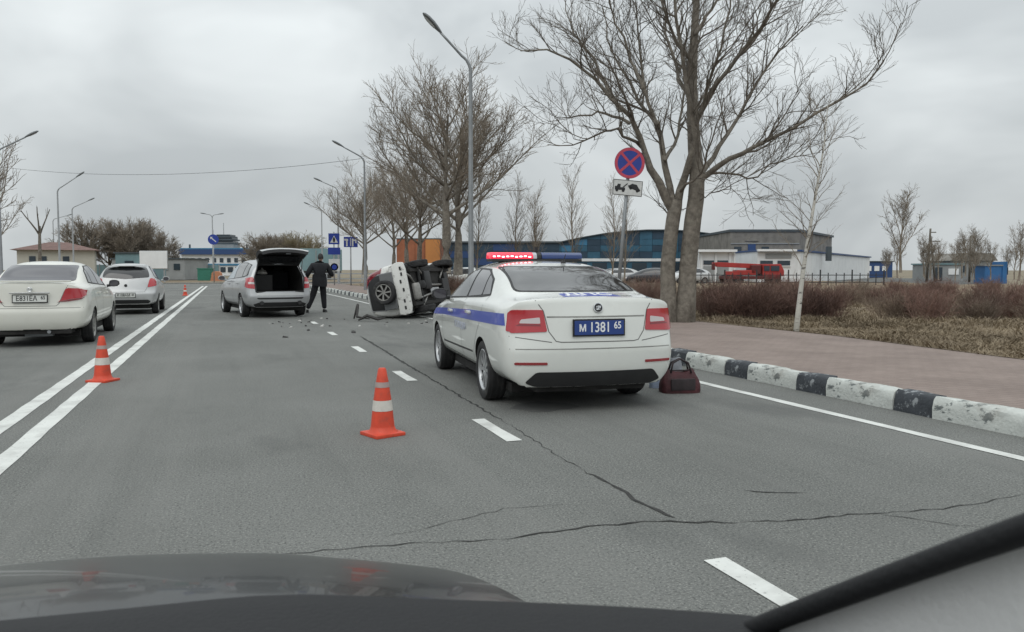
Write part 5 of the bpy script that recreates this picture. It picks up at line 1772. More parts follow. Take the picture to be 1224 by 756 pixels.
post_sign('crossing_sign', (8.15, 63.5), 4.3, 'stack of blue crossing signs with a red round sign, right of the person', [('crossing_plate', 'rect', 3.75, .85, .85, 'sign_blue'), ('blue_plate', 'rect', 2.80, .95, .55, 'sign_blue'), ('white_backing', 'rect', 1.70, .85, .95, 'sign_white'), ('no_entry_disc', 'round', 1.55, .60, 0, 'sign_red')])
post_sign('keep_sign', (-.9, 82.5), 5.2, 'round blue arrow sign on a thin post before the terminal', [('arrow_disc', 'round', 4.25, 1.0, 0, 'sign_blue')])

# ------------------------------------------------------------------ bare trees
def tube_batch(P, Rad, n):
    """P (B,K,3), Rad (B,K): open tubes; returns verts, quads as arrays"""
    B, K, _ = P.shape
    T = np.gradient(P, axis=1)
    T /= np.linalg.norm(T, axis=2, keepdims=True) + 1e-9
    ref = np.where(np.abs(T[:, :1, 2:3]) > .9, np.array([[[1., 0, 0]]]), np.array([[[0, 0, 1.]]]))
    A = np.cross(T, np.broadcast_to(ref, T.shape))
    A /= np.linalg.norm(A, axis=2, keepdims=True) + 1e-9
    C = np.cross(T, A)
    an = 2 * np.pi * np.arange(n) / n
    V = P[:, :, None, :] + (A[:, :, None, :] * np.cos(an)[None, None, :, None] + C[:, :, None, :] * np.sin(an)[None, None, :, None]) * Rad[:, :, None, None]
    idx = np.arange(B * K * n).reshape(B, K, n)
    q = np.stack([idx[:, :-1, :], np.roll(idx[:, :-1, :], -1, 2), np.roll(idx[:, 1:, :], -1, 2), idx[:, 1:, :]], -1)
    return V.reshape(-1, 3), q.reshape(-1, 4)

def mesh_np(name, V, Q, m):
    me = bpy.data.meshes.new(name)
    me.vertices.add(len(V))
    me.vertices.foreach_set('co', np.ascontiguousarray(V, dtype=np.float32).ravel())
    me.loops.add(Q.size)
    me.loops.foreach_set('vertex_index', np.ascontiguousarray(Q, dtype=np.int32).ravel())
    me.polygons.add(len(Q))
    me.polygons.foreach_set('loop_start', np.arange(0, Q.size, 4, dtype=np.int32))
    me.polygons.foreach_set('use_smooth', np.ones(len(Q), dtype=bool))
    me.materials.append(M[m])
    me.update(calc_edges=True)
    return me

def branch_mesh(name, polys, m):
    """polys: list of (pts, radii, sides)"""
    groups = {}
    for pts, rad, n in polys:
        if n >= 5:                      # close the root of a limb inside its parent
            a0 = np.array(pts[0], float); d0 = np.array(pts[1], float) - a0
            d0 /= np.linalg.norm(d0) + 1e-9
            pts = [a0 - d0 * rad[0] * .8] + list(pts); rad = [rad[0] * .12] + list(rad)
        groups.setdefault((len(pts), n), []).append((pts, rad))
    VV, QQ, off = [], [], 0
    for (K, n), lst in groups.items():
        P = np.array([a for a, _ in lst], dtype=float).reshape(len(lst), K, 3)
        Rd = np.array([b for _, b in lst], dtype=float)
        V, Q = tube_batch(P, Rd, n)
        VV.append(V); QQ.append(Q + off); off += len(V)
    return mesh_np(name, np.concatenate(VV), np.concatenate(QQ), m)

class Grower:
    def __init__(s, seed, lv):
        s.r = np.random.RandomState(seed)
        s.lv = lv                   # per level: dict(n, len, ang, up, k, sides, rmin)
        s.out = []
    def limb(s, p, d, L, r0, r1, K, wob, up, sides):
        pts = [np.array(p, float)]
        d = np.array(d, float); d /= np.linalg.norm(d)
        for i in range(K - 1):
            d = d + s.r.normal(0, wob, 3) + np.array([0, 0, up])
            d /= np.linalg.norm(d)
            pts.append(pts[-1] + d * L / (K - 1))
        rad = [r0 + (r1 - r0) * (i / (K - 1)) ** .8 for i in range(K)]
        s.out.append((pts, rad, sides))
        return pts, rad
    def sprout(s, pts, rad, level, t0=.25, scale=1.0):
        if level >= len(s.lv): return
        g = s.lv[level]
        P = np.array(pts)
        seg = np.linalg.norm(np.diff(P, axis=0), axis=1)
        cum = np.concatenate([[0], np.cumsum(seg)])
        tot = cum[-1]
        n = max(1, int(round(g['per_m'] * tot * (1 - t0) * s.r.uniform(.8, 1.2))))
        for i in range(n):
            t = t0 + (1 - t0) * ((i + s.r.uniform(.1, .9)) / n)
            x = t * tot
            k = min(len(seg) - 1, int(np.searchsorted(cum, x) - 1)); k = max(0, k)
            f = (x - cum[k]) / max(1e-6, seg[k])
            p = P[k] + (P[k + 1] - P[k]) * f
            rr = rad[k] + (rad[k + 1] - rad[k]) * f
            d = (P[k + 1] - P[k]) / max(1e-6, seg[k])
            a = s.r.normal(0, 1, 3)
            perp = a - d * a.dot(d)
            perp /= np.linalg.norm(perp) + 1e-9
            if perp[2] < -.2 and s.r.rand() < .7: perp[2] *= -.5
            ang = g['ang'] * s.r.uniform(.7, 1.3)
            nd = d * math.cos(ang) + perp * math.sin(ang)
            L = g['len'] * s.r.uniform(.55, 1.25) * (1.1 - .55 * t) * scale
            r0 = min(rr * .62, g['r']) * s.r.uniform(.8, 1.15)
            q, qr = s.limb(p, nd, L, max(g['rmin'], r0), g['rmin'], g['k'], g['wob'], g['up'], g['sides'])
            s.sprout(q, qr, level + 1, .12, scale)

def finish_tree(name, loc, trunk, crown, label, group, tm='bark', cm='twig', cat='tree', rz=0):
    t = empty(name, loc, rz, label, cat, group)
    link_mesh('trunk', branch_mesh('trunk', trunk[:1], tm), t)
    for lb_ in trunk[1:]: link_mesh('limb', branch_mesh('limb', [lb_], tm), t)
    link_mesh('crown', branch_mesh('crown', crown, cm), t)
    return t

def smooth_line(pts, n):
    """Catmull-Rom through the points, n samples"""
    P = [np.array(p, float) for p in pts]
    P = [2 * P[0] - P[1]] + P + [2 * P[-1] - P[-2]]
    out = []
    segs = len(P) - 3
    for i in range(n):
        u = segs * i / (n - 1)
        k = min(segs - 1, int(u)); t = u - k
        a, b, c, d = P[k], P[k + 1], P[k + 2], P[k + 3]
        out.append(.5 * ((2 * b) + (c - a) * t + (2 * a - 5 * b + 4 * c - d) * t * t + (3 * b - a - 3 * c + d) * t ** 3))
    return out

TW = [dict(per_m=.75, len=1.9, ang=.55, up=.085, k=8, sides=5, r=.042, rmin=.010, wob=.10),
      dict(per_m=3.7, len=1.25, ang=.72, up=.06, k=6, sides=4, r=.026, rmin=.006, wob=.15),
      dict(per_m=5.6, len=.72, ang=.7, up=.045, k=4, sides=3, r=.012, rmin=.004, wob=.18),
      dict(per_m=8.5, len=.36, ang=.62, up=.04, k=3, sides=3, r=.007, rmin=.003, wob=.2)]

# two big trees by the pavement: the main limbs follow the real ones (x right, y away, z up, metres from the base)
def big_tree(name, loc, rz, trunk_pts, trunk_rad, limbs, label, seed):
    g = Grower(seed, TW)
    tr = smooth_line(trunk_pts, 16)
    trr = list(np.interp(np.linspace(0, 1, 16), np.linspace(0, 1, len(trunk_rad)), trunk_rad))
    # root flare
    trunk = [(tr, trr, 14)]
    for pts, r0, r1 in limbs:
        L = smooth_line(pts, 12)
        L = [p + np.array([g.r.normal(0, .03), g.r.normal(0, .10), g.r.normal(0, .03)]) * min(1, i / 3) for i, p in enumerate(L)]
        rad = [r0 + (r1 - r0) * (i / 11) ** .8 for i in range(12)]
        g.out.append((L, rad, 8))
        g.sprout(L, rad, 0, .25)
        g.sprout(L, rad, 1, .22)
    g.sprout(tr[9:], trr[9:], 1, .3)
    thick = [o for o in g.out if max(o[1]) > .045]
    thin = [o for o in g.out if max(o[1]) <= .045]
    return finish_tree(name, loc, trunk + thick, thin, label, 'big bare trees beside the pavement', rz=rz)
S = .0186
def px(u, v, y=0, bu=0): return ((u - bu) * S, y, (392 - v) * S)
bu = 824
B = lambda u, v, y=0: px(u, v, y, 824)
big_tree('bare_tree', (10.30, 16.25, .10), R(-32.0),
         [B(820, 396), B(823, 350), B(824, 320), B(829, 262), B(834, 215), B(829, 160), B(826, 90, .1), B(829, 10, .15), B(832, -70, .2), B(836, -150, .2)],
         [.27, .215, .205, .20, .185, .15, .12, .085, .05, .02],
         [([B(834, 212), B(862, 196, -.3), B(889, 183, -.6), B(933, 161, -.9), B(989, 133, -1.1), B(1036, 94, -1.3)], .085, .012),
          ([B(835, 205), B(846, 190, .3), B(867, 158, .7), B(894, 105, 1.0), B(930, 50, 1.2), B(965, 5, 1.4)], .085, .014),
          ([B(830, 140), B(848, 110, -.3), B(872, 78, -.6), B(911, 28, -1.0), B(940, -15, -1.2), B(955, -70, -1.3)], .075, .014),
          ([B(828, 110), B(812, 82, .5), B(800, 40, .9), B(788, -20, 1.2), B(782, -80, 1.4)], .065, .014),
          ([B(829, 30), B(848, 0, .4), B(870, -40, .7), B(886, -100, 1.0)], .05, .012),
          ([B(828, 150), B(838, 132, -.6), B(846, 100, -1.3), B(862, 50, -1.9), B(868, -10, -2.2)], .055, .012),
          ([B(838, 205), B(870, 200, .5), B(905, 205, .9), B(945, 178, 1.2), B(985, 175, 1.4)], .035, .008),
          ([B(828, 70), B(806, 40, -.5), B(786, -5, -.8), B(776, -60, -1.0)], .05, .012),
          ([B(834, 225), B(842, 232, -.4), B(868, 228, -.8), B(888, 240, -1.1)], .018, .006)],
         'big bare tree with straight trunk beside the pavement, right one of the pair', 21)
A = lambda u, v, y=0: px(u, v, y, 801)
big_tree('bare_tree', (9.92, 16.42, .10), R(-32.0),
         [A(799, 396), A(799, 350), A(798, 320), A(802, 275), A(806, 246), A(808, 236)],
         [.245, .185, .175, .165, .165, .14],
         [([A(804, 250), A(789, 222, -.1), A(775, 195, -.3), A(764, 168, -.4), A(745, 133, -.6), A(711, 95, -.9), A(667, 64, -1.1), A(622, 60, -1.3)], .125, .012),
          ([A(806, 248), A(799, 222, .1), A(791, 175, .3), A(783, 139, .5), A(768, 100, .7), A(760, 40, .9), A(752, -30, 1.0)], .105, .014),
          ([A(809, 240), A(816, 208, 0), A(827, 170, -.2), A(824, 118, -.4), A(808, 50, -.6), A(800, -20, -.8), A(796, -70, -.9)], .105, .014),
          ([A(765, 170), A(745, 158, -.8), A(728, 156, -1.0), A(694, 170, -1.2), A(655, 172, -1.4)], .045, .008),
          ([A(748, 138), A(728, 125, .3), A(700, 118, .5), A(668, 122, .7), A(640, 118, .8)], .045, .008),
          ([A(736, 122), A(716, 80, .4), A(694, 40, .6), A(670, 8, .8), A(655, -35, .9)], .055, .010),
          ([A(784, 140), A(768, 115, 1.0), A(742, 70, 1.4), A(716, 20, 1.7), A(704, -40, 1.9)], .06, .012),
          ([A(766, 95), A(750, 60, .2), A(728, 10, .0), A(718, -40, -.1)], .05, .012),
          ([A(793, 185), A(806, 150, 1.0), A(815, 100, 1.5), A(822, 40, 1.9), A(830, -20, 2.2)], .05, .012),
          ([A(812, 226), A(824, 216, -.5), A(838, 204, -.9), A(850, 170, -1.3), A(862, 130, -1.6)], .04, .010)],
         'big forked bare tree beside the pavement, left one of the pair', 22)

# trees along the pavement further on: grown, then copied
def vase_tree(seed, H, r, fork, n, lean=0.0, lv=None, spread=.55, rel=.62):
    g = Grower(seed, lv or [dict(per_m=3.3, len=1.9, ang=.62, up=.06, k=5, sides=4, r=.035, rmin=.011, wob=.13),
                            dict(per_m=4.6, len=.95, ang=.62, up=.05, k=4, sides=3, r=.017, rmin=.0075, wob=.16),
                            dict(per_m=5.2, len=.5, ang=.6, up=.04, k=3, sides=3, r=.010, rmin=.0055, wob=.2)])
    tr = [np.array([lean * (z / H) ** 1.3 + .06 * math.sin(z * .9 + seed), .05 * math.sin(z * 1.1 + seed * 2), z]) for z in np.linspace(-.1, H * .8, 14)]
    trr = [r * (1.25 if i == 0 else 1) * (1 - .86 * (i / 13) ** 1.1) for i in range(14)]
    trunk = [(tr, trr, 10)]
    for i in range(n):
        q = (i + .5) / n
        z = fork + (H * .72 - fork) * q
        k = int(np.searchsorted([p[2] for p in tr], z)); k = min(12, max(1, k))
        az = 2.4 * i + g.r.uniform(-.5, .5)
        el = spread * (1.15 - .45 * q)
        d = np.array([math.sin(el) * math.cos(az), math.sin(el) * math.sin(az), math.cos(el)])
        L = (H - z) * rel * g.r.uniform(.85, 1.15) + .8
        pts, rad = g.limb(tr[k], d, L, trr[k] * .55, .012, 9, .07, .035, 6)
        g.sprout(pts, rad, 0, .2)
    g.sprout(tr[8:], trr[8:], 0, .2)
    thick = [o for o in g.out if max(o[1]) > .05]
    thin = [o for o in g.out if max(o[1]) <= .05]
    return trunk + thick, thin
TA = vase_tree(31, 10.4, .27, 3.3, 15, .2, spread=.92, rel=.64)
TB = vase_tree(32, 9.8, .22, 3.1, 13, .3, spread=.88, rel=.62)
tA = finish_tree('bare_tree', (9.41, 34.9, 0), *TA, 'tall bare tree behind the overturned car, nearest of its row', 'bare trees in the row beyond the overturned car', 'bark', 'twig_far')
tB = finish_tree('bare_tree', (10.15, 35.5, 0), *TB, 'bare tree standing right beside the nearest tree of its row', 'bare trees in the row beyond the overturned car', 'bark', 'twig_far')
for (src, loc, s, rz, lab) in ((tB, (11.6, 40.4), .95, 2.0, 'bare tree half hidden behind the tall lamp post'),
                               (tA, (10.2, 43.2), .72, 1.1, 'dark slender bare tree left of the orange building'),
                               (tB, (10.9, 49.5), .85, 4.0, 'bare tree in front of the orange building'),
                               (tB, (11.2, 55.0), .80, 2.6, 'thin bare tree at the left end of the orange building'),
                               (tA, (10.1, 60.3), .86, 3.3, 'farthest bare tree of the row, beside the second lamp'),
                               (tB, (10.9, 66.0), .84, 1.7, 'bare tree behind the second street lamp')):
    o = copy_tree(src)
    o.location = (*loc, 0)
    o.rotation_euler = (0, 0, rz)
    o.scale = (s, s, s)
    tag(o, lab)

# slender birch with a pale trunk on the verge
g = Grower(41, [dict(per_m=9.0, len=1.15, ang=.62, up=.05, k=5, sides=3, r=.012, rmin=.0035, wob=.12),
                dict(per_m=7.5, len=.42, ang=.6, up=.02, k=4, sides=3, r=.006, rmin=.0024, wob=.16),
                dict(per_m=8, len=.22, ang=.6, up=.0, k=3, sides=3, r=.004, rmin=.0018, wob=.2)])
tr = smooth_line([(0, 0, -.1), (.06, 0, .6), (.13, .02, 1.3), (.24, .03, 2.1), (.36, .0, 3.0), (.47, -.03, 3.8), (.54, 0, 4.7)], 14)
trr = list(np.linspace(.062, .008, 14))
g.sprout(tr[4:], trr[4:], 0, .02)
finish_tree('birch_tree', (11.42, 13.80, .1), [(tr, trr, 10)], g.out, 'thin young birch with pale trunk growing on the dry verge', None, 'birch', 'twig_far', rz=R(-30))

# saplings behind the police car
def sapling(seed, H, r):
    g = Grower(seed, [dict(per_m=5.5, len=1.7, ang=.45, up=.06, k=5, sides=3, r=.02, rmin=.007, wob=.08),
                      dict(per_m=6, len=.7, ang=.45, up=.05, k=4, sides=3, r=.010, rmin=.005, wob=.12),
                      dict(per_m=5.5, len=.38, ang=.5, up=.04, k=3, sides=3, r=.006, rmin=.004, wob=.15)])
    tr = [np.array([.05 * math.sin(z + seed), .05 * math.cos(z * 1.2 + seed), z]) for z in np.linspace(-.1, H, 12)]
    trr = [r * (1 - .9 * i / 11) for i in range(12)]
    g.sprout(tr[2:], trr[2:], 0, .05)
    return [(tr, trr, 8)], g.out
sa = finish_tree('sapling', (18.1, 40.2, 0), *sapling(51, 6.4, .07), 'slim bare sapling just left of the no-stopping sign', 'slender bare saplings behind the police car', 'twig_far', 'twig_far')
sb = finish_tree('sapling', (14.3, 38.8, 0), *sapling(52, 5.2, .06), 'bare sapling rising above the red end of the light bar', 'slender bare saplings behind the police car', 'twig_far', 'twig_far')
for src, loc, s, rz, lab in ((sb, (15.8, 40.0), .95, 1.5, 'low bushy sapling above the middle of the light bar'), (sa, (16.6, 42.0), .80, 2.0, 'bare sapling above the blue end of the light bar'),
                             (sb, (20.5, 40.0), 1.05, 3.0, 'bare sapling right behind the no-stopping sign post'), (sa, (13.2, 42.0), .9, 3.6, 'faint sapling between lamp post and light bar'),
                             (sa, (22.6, 42.5), .9, 2.6, 'bare sapling left of the forked big tree'), (sb, (12.1, 44.5), 1.1, 2.2, 'faint sapling just right of the tall lamp post')):
    o = copy_tree(src); o.location = (*loc, 0); o.rotation_euler = (0, 0, rz); o.scale = (s, s, s); tag(o, lab)

# far bare crowns
def bush_tree(seed, H, W, nl=13, cm='twig_far'):
    g = Grower(seed, [dict(per_m=3.6, len=2.0, ang=.6, up=.02, k=4, sides=3, r=.05, rmin=.024, wob=.15),
                      dict(per_m=4.2, len=1.1, ang=.6, up=.02, k=3, sides=3, r=.030, rmin=.02, wob=.2),
                      dict(per_m=4.0, len=.6, ang=.6, up=.02, k=3, sides=3, r=.022, rmin=.016, wob=.2)])
    tr = [np.array([.1 * math.sin(z + seed), 0, z]) for z in np.linspace(-.1, H * .5, 6)]
    trr = [.2 * (1 - .5 * i / 5) for i in range(6)]
    for i in range(nl):
        az = 2.4 * i + g.r.uniform(-.4, .4)
        el = g.r.uniform(.35, 1.05)
        d = np.array([math.sin(el) * math.cos(az), math.sin(el) * math.sin(az), math.cos(el)])
        k = 2 + i % 4
        pts, rad = g.limb(tr[k], d, W * .62 * g.r.uniform(.8, 1.1), .10, .03, 7, .10, .03, 5)
        g.sprout(pts, rad, 0, .15)
    return [(tr, trr, 7)], g.out
ba = finish_tree('bare_tree', (-17.6, 118, 0), *bush_tree(61, 7.5, 7.0), 'broad bare tree at the left end of the far thicket', 'bare trees in the far left thicket', 'twig_far', 'twig_far')
bb = finish_tree('bare_tree', (5.8, 136, 0), *bush_tree(62, 7.0, 6.5), 'bare tree at the left end of the thicket behind the wagon', 'bare trees in the thicket behind the wagon', 'twig_far', 'twig_far')
bc = finish_tree('bare_tree', (11.6, 136, 0), *bush_tree(63, 7.0, 6.0), 'yellowish bare tree at the right end of the thicket behind the wagon', 'bare trees in the thicket behind the wagon', 'twig_far', 'twig_green')
def more(src, rows):
    for loc, s, rz, lab, grp in rows:
        o = copy_tree(src); o.location = (*loc, 0); o.rotation_euler = (0, 0, rz)
        o.scale = (s, s, s); tag(o, lab, group=grp)
L_, W_ = 'bare trees in the far left thicket', 'bare trees in the thicket behind the wagon'
more(ba, [((-14.6, 120), .95, 1, 'bare tree second from the left in the far left thicket', L_), ((-12.0, 118), 1.0, 2, 'bare tree in the middle of the far left thicket', L_),
          ((-9.8, 121), .92, 3, 'bare tree right of the middle in the far left thicket', L_), ((-7.6, 119), .72, 4.4, 'low bare tree at the right end of the far left thicket', L_),
          ((-13.4, 124), 1.0, 5.2, 'bare tree at the back of the far left thicket', L_), ((-10.8, 124), 1.02, 0.5, 'tallest bare tree at the back of the far left thicket', L_)])
more(bb, [((7.2, 139), .95, 1.3, 'bare tree second from the left behind the wagon roof', W_), ((9.0, 136), .95, 2.2, 'bare tree in the middle of the thicket behind the wagon', W_), ((8.2, 142), 1.0, 3.9, 'bare tree at the back of the thicket behind the wagon', W_)])
more(bc, [((13.0, 137), .95, 2.0, 'yellowish bare tree above the tailgate', W_), ((10.4, 142), 1.0, 4.0, 'yellowish bare tree at the back of the thicket', W_), ((14.4, 139), .8, 1.0, 'rightmost yellowish bare tree of the thicket behind the wagon', W_)])
vt = vase_tree(71, 9.0, .17, 2.2, 9, .2, spread=.45, lv=[dict(per_m=3.4, len=1.5, ang=.5, up=.05, k=4, sides=3, r=.035, rmin=.016, wob=.12),
                            dict(per_m=4.5, len=.8, ang=.55, up=.05, k=3, sides=3, r=.018, rmin=.011, wob=.16), dict(per_m=4.5, len=.45, ang=.6, up=.03, k=3, sides=3, r=.012, rmin=.008, wob=.2)])
va = finish_tree('bare_tree', (*far(39.0, 80), 0), *vt, 'tall narrow bare tree right of the white building', 'bare trees on the far right horizon', 'twig_far', 'twig_far')
more(va, [(far(45.5, 88), .55, 1, 'low bare tree beside the leaning wooden pole', 'bare trees on the far right horizon'), (far(49.0, 86), .58, 2, 'bare tree left of the blue kiosk', 'bare trees on the far right horizon'),
          (far(53.5, 92), .66, 3, 'bare tree above the blue kiosk roof', 'bare trees on the far right horizon'), (far(37.0, 58), .50, 4.1, 'bare tree at the right picture edge', 'bare trees on the far right horizon'),
          (far(44.2, 84), .45, 5.1, 'small bare tree between pole and kiosk', 'bare trees on the far right horizon'), (far(41.5, 80), .42, .4, 'small bare tree at the foot of the narrow one', 'bare trees on the far right horizon'),
          (far(44.5, 74), .42, 1.6, 'low bare tree in front of the blue kiosk', 'bare trees on the far right horizon'), (far(42.8, 74), .38, 2.9, 'lowest bare tree left of the blue kiosk', 'bare trees on the far right horizon'),
          (far(37.5, 70), .42, .9, 'low bare tree in front of the leaning wooden pole', 'bare trees on the far right horizon'), (far(39.0, 70), .40, 4.6, 'lowest bare tree right of the leaning wooden pole', 'bare trees on the far right horizon'),
          ((-12.6, 53.5), 1.0, 2.2, 'bare tree behind the lamp at the left picture edge', 'bare trees on the left'), ((-14.2, 60), .85, .7, 'bare tree left of the hip-roofed house', 'bare trees on the left'),
          ((-16.2, 66), .75, 3.4, 'second bare tree left of the hip-roofed house', 'bare trees on the left')])
rz_ = random.Random(8)
more(va, [(far(37.0 + k * 1.5, 77 + rz_.uniform(-3, 8)), rz_.uniform(.34, .52), rz_.uniform(0, 6), 'small hazy bare tree in the low line along the far right horizon', 'low bare trees along the far right horizon') for k in range(10)])
# pollarded trunk before the house
g = Grower(81, [dict(per_m=2, len=.8, ang=.5, up=.1, k=3, sides=3, r=.03, rmin=.012, wob=.1)])
tr = [np.array([.02 * z, 0, z]) for z in np.linspace(-.1, 4.6, 8)]; trr = [.17 - .012 * i for i in range(8)]
for d in ((-.5, 0, 1), (.35, .2, 1), (.1, -.3, 1)): 
    p_, r_ = g.limb(tr[6], d, 2.1, .08, .03, 5, .06, .04, 5); g.sprout(p_, r_, 0, .5)
finish_tree('pollarded_tree', (-12.95, 68, 0), [(tr, trr, 8)], g.out, 'pollarded tree trunk forking above the hip-roofed house', None, 'bark', 'twig')

# ------------------------------------------------------------------ shrubs of the hedge and dry grass
def shrub(seed, H, n, m):
    r = np.random.RandomState(seed)
    polys = []
    for i in range(n):
        a = r.uniform(0, 6.283); q = r.uniform(0, .42)
        p = np.array([q * math.cos(a), q * math.sin(a), -.05])
        d = np.array([r.normal(0, .28) + .35 * math.cos(a) * q, r.normal(0, .28) + .35 * math.sin(a) * q, 1.0])
        h = H * r.uniform(.6, 1.1)
        pts = [p]
        for k in range(3):
            d = d + r.normal(0, .14, 3); d[2] = abs(d[2]); d /= np.linalg.norm(d)
            pts.append(pts[-1] + d * h / 3)
        polys.append((pts, [.007, .006, .005, .003], 3))
        for k in range(6):
            b = pts[1] + (pts[3] - pts[1]) * r.rand()
            e = d + r.normal(0, .55, 3); e[2] = abs(e[2]) * .8 + .1; e /= np.linalg.norm(e)
            L = r.uniform(.12, .38)
            polys.append(([b, b + e * L * .5, b + (e + r.normal(0, .2, 3)) * L], [.0045, .0038, .0025], 3))
    return branch_mesh('shrub', polys, m)
sh_red = [shrub(90 + k, 1.12, 105, 'twig_red') for k in range(3)]
sh_brown = [shrub(95 + k, 1.0, 90, 'twig_brown') for k in range(2)]
rs = np.random.RandomState(5)
spots = []
for i in range(13): spots.append((11.7 + i * .23 + rs.uniform(-.15, .15), 17.1 - i * .07 + rs.uniform(-.25, .25), rs.uniform(.5, .95), 'r', 'front'))
for i in range(30):
    q = i / 29
    spots.append((11.5 + q * 15 + rs.uniform(-.5, .5), 20.0 + q * 2.2 + rs.uniform(-1.4, 1.4), rs.uniform(.35, .95), 'b' if i % 4 == 0 else 'r', 'middle'))
for i in range(34):
    q = i / 33
    spots.append((12.5 + q * 24 + rs.uniform(-.5, .5), 27.0 - q * 2 + rs.uniform(-2.2, 2.2), rs.uniform(.5, .95), 'b' if i % 3 == 0 else 'r', 'back'))
for i in range(30):
    q = i / 29
    spots.append((15.6 + q * 8.5 + rs.uniform(-.3, .3), 15.2 - q * 1.6 + rs.uniform(-1.2, 1.2), rs.uniform(.5, .9), 'b' if i % 3 else 'r', 'right'))
for i in range(26):
    q = i / 25
    spots.append((10.9 + rs.uniform(0, 1.6), 22 + q * 30 + rs.uniform(-.5, .5), rs.uniform(.7, 1.0), 'b' if i % 2 else 'r', 'far'))
LABS = {'front': 'reddish leafless shrub in the dense front clump around the birch', 'middle': 'reddish leafless shrub in the middle row of the hedge behind the trees',
        'back': 'leafless shrub in the rear row of the hedge before the dark fence', 'right': 'brownish leafless shrub in the clump at the right picture edge',
        'far': 'leafless shrub on the verge behind the overturned car and police car'}
for i, (x, yv, s, c, zone) in enumerate(spots):
    me = sh_red[i % 3] if c == 'r' else sh_brown[i % 2]
    o = link_mesh('leafless_shrub', me)
    o.location = (x, yv, .08); o.rotation_euler = (0, 0, rs.uniform(0, 6.28)); o.scale = (s * 1.1, s * 1.1, s)
    tag(o, LABS[zone], 'shrub', 'leafless shrubs: ' + zone)

def grass_field(name, regions, seed, m='grass'):
    r = np.random.RandomState(seed)
    V, F = [], []
    off = 0
    for (x0, x1, y0, y1, n, h) in regions:
        x = r.uniform(x0, x1, n); yv = r.uniform(y0, y1, n)
        edge = np.array([pave_edge(q) for q in yv])
        ok = x > edge + .03
        x, yv = x[ok], yv[ok]
        n2 = len(x)
        clump = .5 + .5 * np.sin(x * 2.3 + np.sin(yv * 1.7) * 2) * np.sin(yv * 2.1 + x)
        hh = h * (.35 + .8 * clump) * r.uniform(.5, 1.3, n2)
        a = r.uniform(0, 6.283, n2); w = r.uniform(.008, .018, n2)
        lean = r.normal(0, .9, (n2, 2)) * hh[:, None]
        z0 = .10 + .05 * np.sin(x * .9 + yv * .5) + .04 * np.sin(yv * 1.3 - x * .6) - .03
        b0 = np.stack([x - w * np.cos(a), yv - w * np.sin(a), z0], 1)
        b1 = np.stack([x + w * np.cos(a), yv + w * np.sin(a), z0], 1)
        mid = np.stack([x + lean[:, 0] * .45, yv + lean[:, 1] * .45, z0 + hh * .7], 1)
        top = np.stack([x + lean[:, 0] * 1.1, yv + lean[:, 1] * 1.1, z0 + hh], 1)
        wv = np.stack([w * .6 * np.cos(a), w * .6 * np.sin(a), np.zeros(n2)], 1)
        vs = np.stack([b0, b1, mid + wv, mid - wv, top], 1).reshape(-1, 3)
        V.append(vs)
        base = off + 5 * np.arange(n2)
        F.append(np.stack([base, base + 1, base + 2, base + 3], 1)); F.append(np.stack([base + 3, base + 2, base + 4, base + 4], 1))
        off += 5 * n2
    V = np.concatenate(V); F = np.concatenate(F)
    me = bpy.data.meshes.new(name)
    me.from_pydata(V.tolist(), [], [tuple(f) if f[2] != f[3] else tuple(f[:3]) for f in F.tolist()])
    me.materials.append(M[m])
    o = link_mesh(name, me)
    return o
gr_ = grass_field('dry_grass', [(10.4, 14, 8, 19, 26000, .15), (14, 26, 8, 19, 26000, .17), (10.2, 30, 19, 34, 22000, .22), (9.5, 16, 34, 60, 6000, .25)], 3)
tag(gr_, 'matted dry straw grass covering the verge beside the pavement', 'grass', kind='stuff')

# ------------------------------------------------------------------ buildings and far things
def site(name, lat, dep, label, cat, group=None, turn=0.0):
    x, yv = far(lat, dep)
    return empty(name, (x, yv, 0), YAW + turn, label, cat, group)
def bx(root, name, m, c, d, bevel=0, rz=0):
    b = MB(); b.box(c, d, rz=rz)
    return b.build(name, m, root, bevel=bevel)

# long dark arched hall
t = site('arched_hall', 19.2, 120, 'long dark blue hall with low curved roof behind the big trees', 'building')
prof = [(-13.8, 5.1), (-11, 5.75), (-8, 6.35), (-5, 6.85), (-2, 7.15), (1, 7.33), (4, 7.33), (7, 7.2), (10, 6.85), (13.8, 6.3)]
b = MB(); b.prism([(-13.8, 0)] + [(x, z - .15) for x, z in prof] + [(13.8, 0)], .12, 30, 'Y'); b.build('wall', 'wall_teal', t)
b = MB()
vs = []
for x, z in prof: vs += [(x, -.5, z), (x, 30.2, z), (x, -.5, z - .14), (x, 30.2, z - .14)]
fs = []
for i in range(len(prof) - 1):
    a = 4 * i
    fs += [(a, a + 4, a + 5, a + 1), (a + 2, a + 3, a + 7, a + 6), (a, a + 2, a + 6, a + 4), (a + 1, a + 5, a + 7, a + 3)]
fs += [(0, 1, 3, 2), (4 * len(prof) - 4, 4 * len(prof) - 2, 4 * len(prof) - 1, 4 * len(prof) - 3)]
b.add(vs, fs).build('roof', 'roof_dark', t)
def top_at(x):
    for (a, za), (c, zc) in zip(prof[:-1], prof[1:]):
        if a <= x <= c: return za + (zc - za) * (x - a) / (c - a)
    return 5
rr = random.Random(7)
